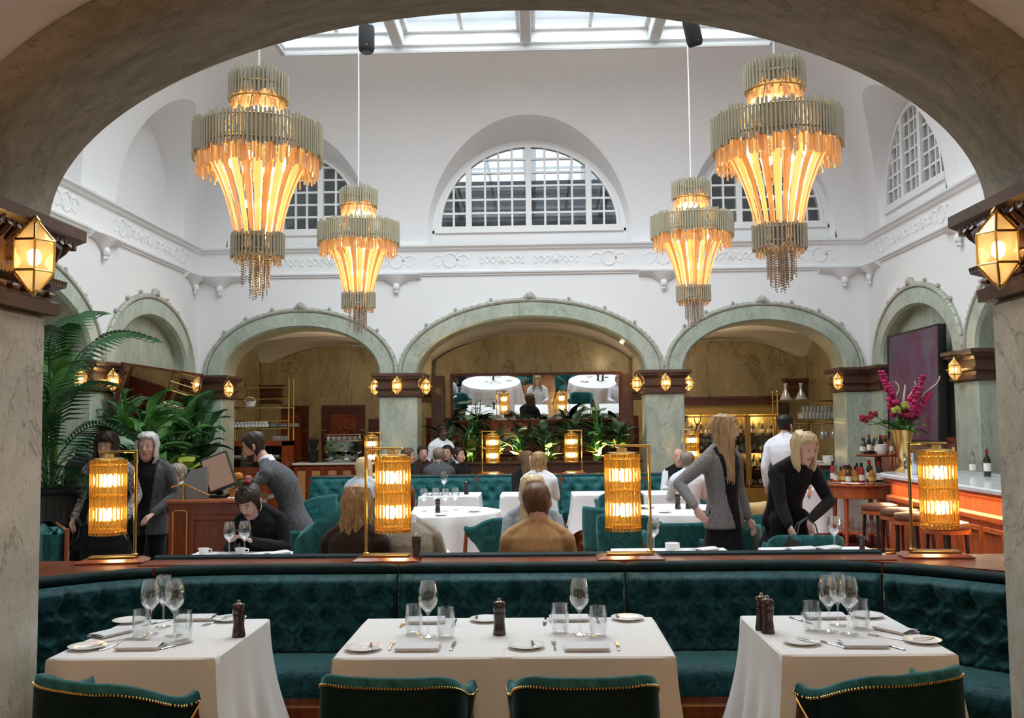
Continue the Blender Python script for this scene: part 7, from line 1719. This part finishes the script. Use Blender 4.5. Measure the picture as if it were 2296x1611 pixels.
person('woman with long wavy honey hair on the near bench, back turned', P3(800, 6.30), pi - .25, sit(.47, .0, hyaw=.2, hpitch=-.2), mt('dark_brown', 'wool_black'), ('wavy', 'hair_honey', .30), FINE, False)
person('man in a beige jacket beside the long haired woman, behind the lamp', P3(914, 6.44), pi + .35, sit(.47, .08, head=(.02, -.10, 1.19), elR=(-.27, -.10, .74), elL=(.27, -.10, .74)), mt('beige', 'wool_dark', collar='white_shirt'), ('short', 'hair_brown'), FINE, False, None, None, None, None, 1.08)
person('man in a tan jacket with short brown hair, seen from behind at the centre', P3(1203, 6.30), pi - .04, sit(.47, .03, hpitch=-.1, hyaw=-.1, hroll=-.08), mt('tan', 'wool_dark'), ('short', 'hair_brown'), FINE, False, None, None, None, None, 1.10)
person('blonde woman in a pale grey jacket facing the man in tan', P3(1192, 7.75), .1, sit(.46, .08, hpitch=-.05, hyaw=.1), mt('grey_blue', 'wool_dark', skin='skin_pale'), ('long', 'hair_blonde', .30), FINE, True, None, (.05, 'white_shirt'))
# --- far tables
person('blonde woman in a pale blue top, back turned, before the coffee counter', P3(815, 12.0), pi - .2, sit(), mt('pale_blue', 'wool_dark'), ('long', 'hair_blonde', .26), COARSE, False)
person('woman in a white blouse with long fair hair, back turned at the far table', P3(1208, 12.55), pi, sit(.5, .0), mt('white_shirt', 'grey_blue'), ('long', 'hair_honey', .20), COARSE, False)
person('dark haired woman in black facing her friend on the far banquette', P3(1178, 14.12), .5, sit(.47, .06, hyaw=.5, wrR=(-.2, -.35, .8)), mt('wool_black'), ('long', 'hair_brown', .2), COARSE, True)
person('bald man in a grey suit, back turned beyond the far banquette', P3(984, 15.42), pi + .15, sit(.50, .0, hyaw=-.2), mt('suit_grey', 'wool_dark'), ('short', 'hair_ash'), COARSE, False, None, None, None, None, 1.25)
person('man with brown hair in a dark jacket in profile by the pillar', P3(915, 15.5), .9, sit(.50, .0, hyaw=.7), mt('wool_dark', collar='white_shirt'), ('short', 'hair_brown'), COARSE, True)
person('man in brown half hidden behind the pillar edge', P3(948, 15.97), .4, sit(.52), mt('dark_brown'), ('short', 'hair_dark'), COARSE, True)
person('dark haired man facing the bald man across their table', P3(1003, 16.3), -.2, sit(.52), mt('wool_grey'), ('short', 'hair_black'), COARSE, True)
person('man in a black suit beside the bald man', P3(1028, 15.75), .6, sit(.50, .0, hyaw=.5), mt('wool_black', collar='white_shirt'), ('short', 'hair_dark'), COARSE, True)
person('waitress in a white shirt standing beyond the far tables', P3(990, 16.55), .5, stand(1.70, hyaw=.3, hpitch=-.15), mt('white_shirt', 'wool_black', 'skin_dark'), ('short', 'hair_black'), COARSE, True)
person('bald man in a dark waistcoat facing the viewer at the far table', P3(1522, 14.12), -.1, sit(.48), mt('wool_black', sleeve='white_shirt'), None, COARSE, True)
person('grey haired man in a white shirt, back turned at the far table', P3(1541, 12.55), pi, sit(.48), mt('white_shirt', 'wool_dark'), ('short', 'hair_ash'), COARSE, False)
# --- standing group by the bar
gy = 8.05; gb = P3(1620, gy); gr_ = .70
person('woman with long fair hair in a grey tweed jacket, hand on hip', gb, gr_, stand(1.76, hyaw=.60, hpitch=-.12, elR=L2(gr_, gb, at(1522, 1085, gy - .12)), wrR=L2(gr_, gb, at(1560, 1138, gy - .30)), hdirR=tuple(Matrix.Rotation(-gr_, 3, 'Z') @ Vector((.5, -.15, -.8))), curl=.15, wrL=(.20, -.10, .90)), mt('tweed', 'wool_black', 'skin_pale'), ('long', 'hair_honey', .38), FINE, True, None, (.10, 'wool_black'), (.4, .20, .17), .30)
by_ = 7.95; bb_ = P3(1768, by_)
person('fair haired woman in black bending over her bag by the bar', bb_, .30, stand(1.68, pel=(0, .10, .92), chest=(.02, -.08, 1.34), shL=(.19, -.08, 1.325), shR=(-.17, -.10, 1.325), bow=(0, .04, .02), head=(.02, -.20, 1.50), hpitch=-.38, hyaw=.12, elL=(.25, -.18, 1.06), elR=(-.20, -.20, 1.04), wrL=L2(.30, bb_, at(1812, 1170, 7.62)), wrR=L2(.30, bb_, at(1770, 1180, 7.58)), hdirL=(.1, -.3, -.8), hdirR=(.2, -.3, -.8), curl=.5), mt('wool_black', 'wool_black', skin='skin_pale'), ('bob', 'hair_blonde', .12), FINE, True, None, None, (.55, .24, .19))
bg = at(1805, 1215, 7.55); bag = thing('handbag', 'dark handbag with thin straps held open by the bending woman', 'bag', (bg.x, bg.y, bg.z - .12), .2)
m_ = MB(); m_.loft([[(a_ * cos(q), b_ * sin(q), z_) for q in lin(0, 2 * pi, 20)[:-1]] for a_, b_, z_ in ((.15, .05, 0), (.17, .07, .02), (.165, .06, .12), (.15, .035, .17), (.14, .03, .165), (.15, .05, .03))], True, True); m_.build('body', MT['black'], bag)
for s_ in (-1, 1): m_ = MB(); m_.tube([(-.09, s_ * .03, .15), (-.05, s_ * .02, .26), (.02, 0, .30), (.08, s_ * .02, .25), (.10, s_ * .03, .15)], .006, 6); m_.build('strap', MT['wool_grey'], bag)
person('waiter with dark hair in a white shirt, back turned by the stemware rack', P3(1762, 11.6), pi - .5, stand(1.78, hyaw=-.3), mt('white_shirt', 'wool_black'), ('short', 'hair_black'), .011, True)
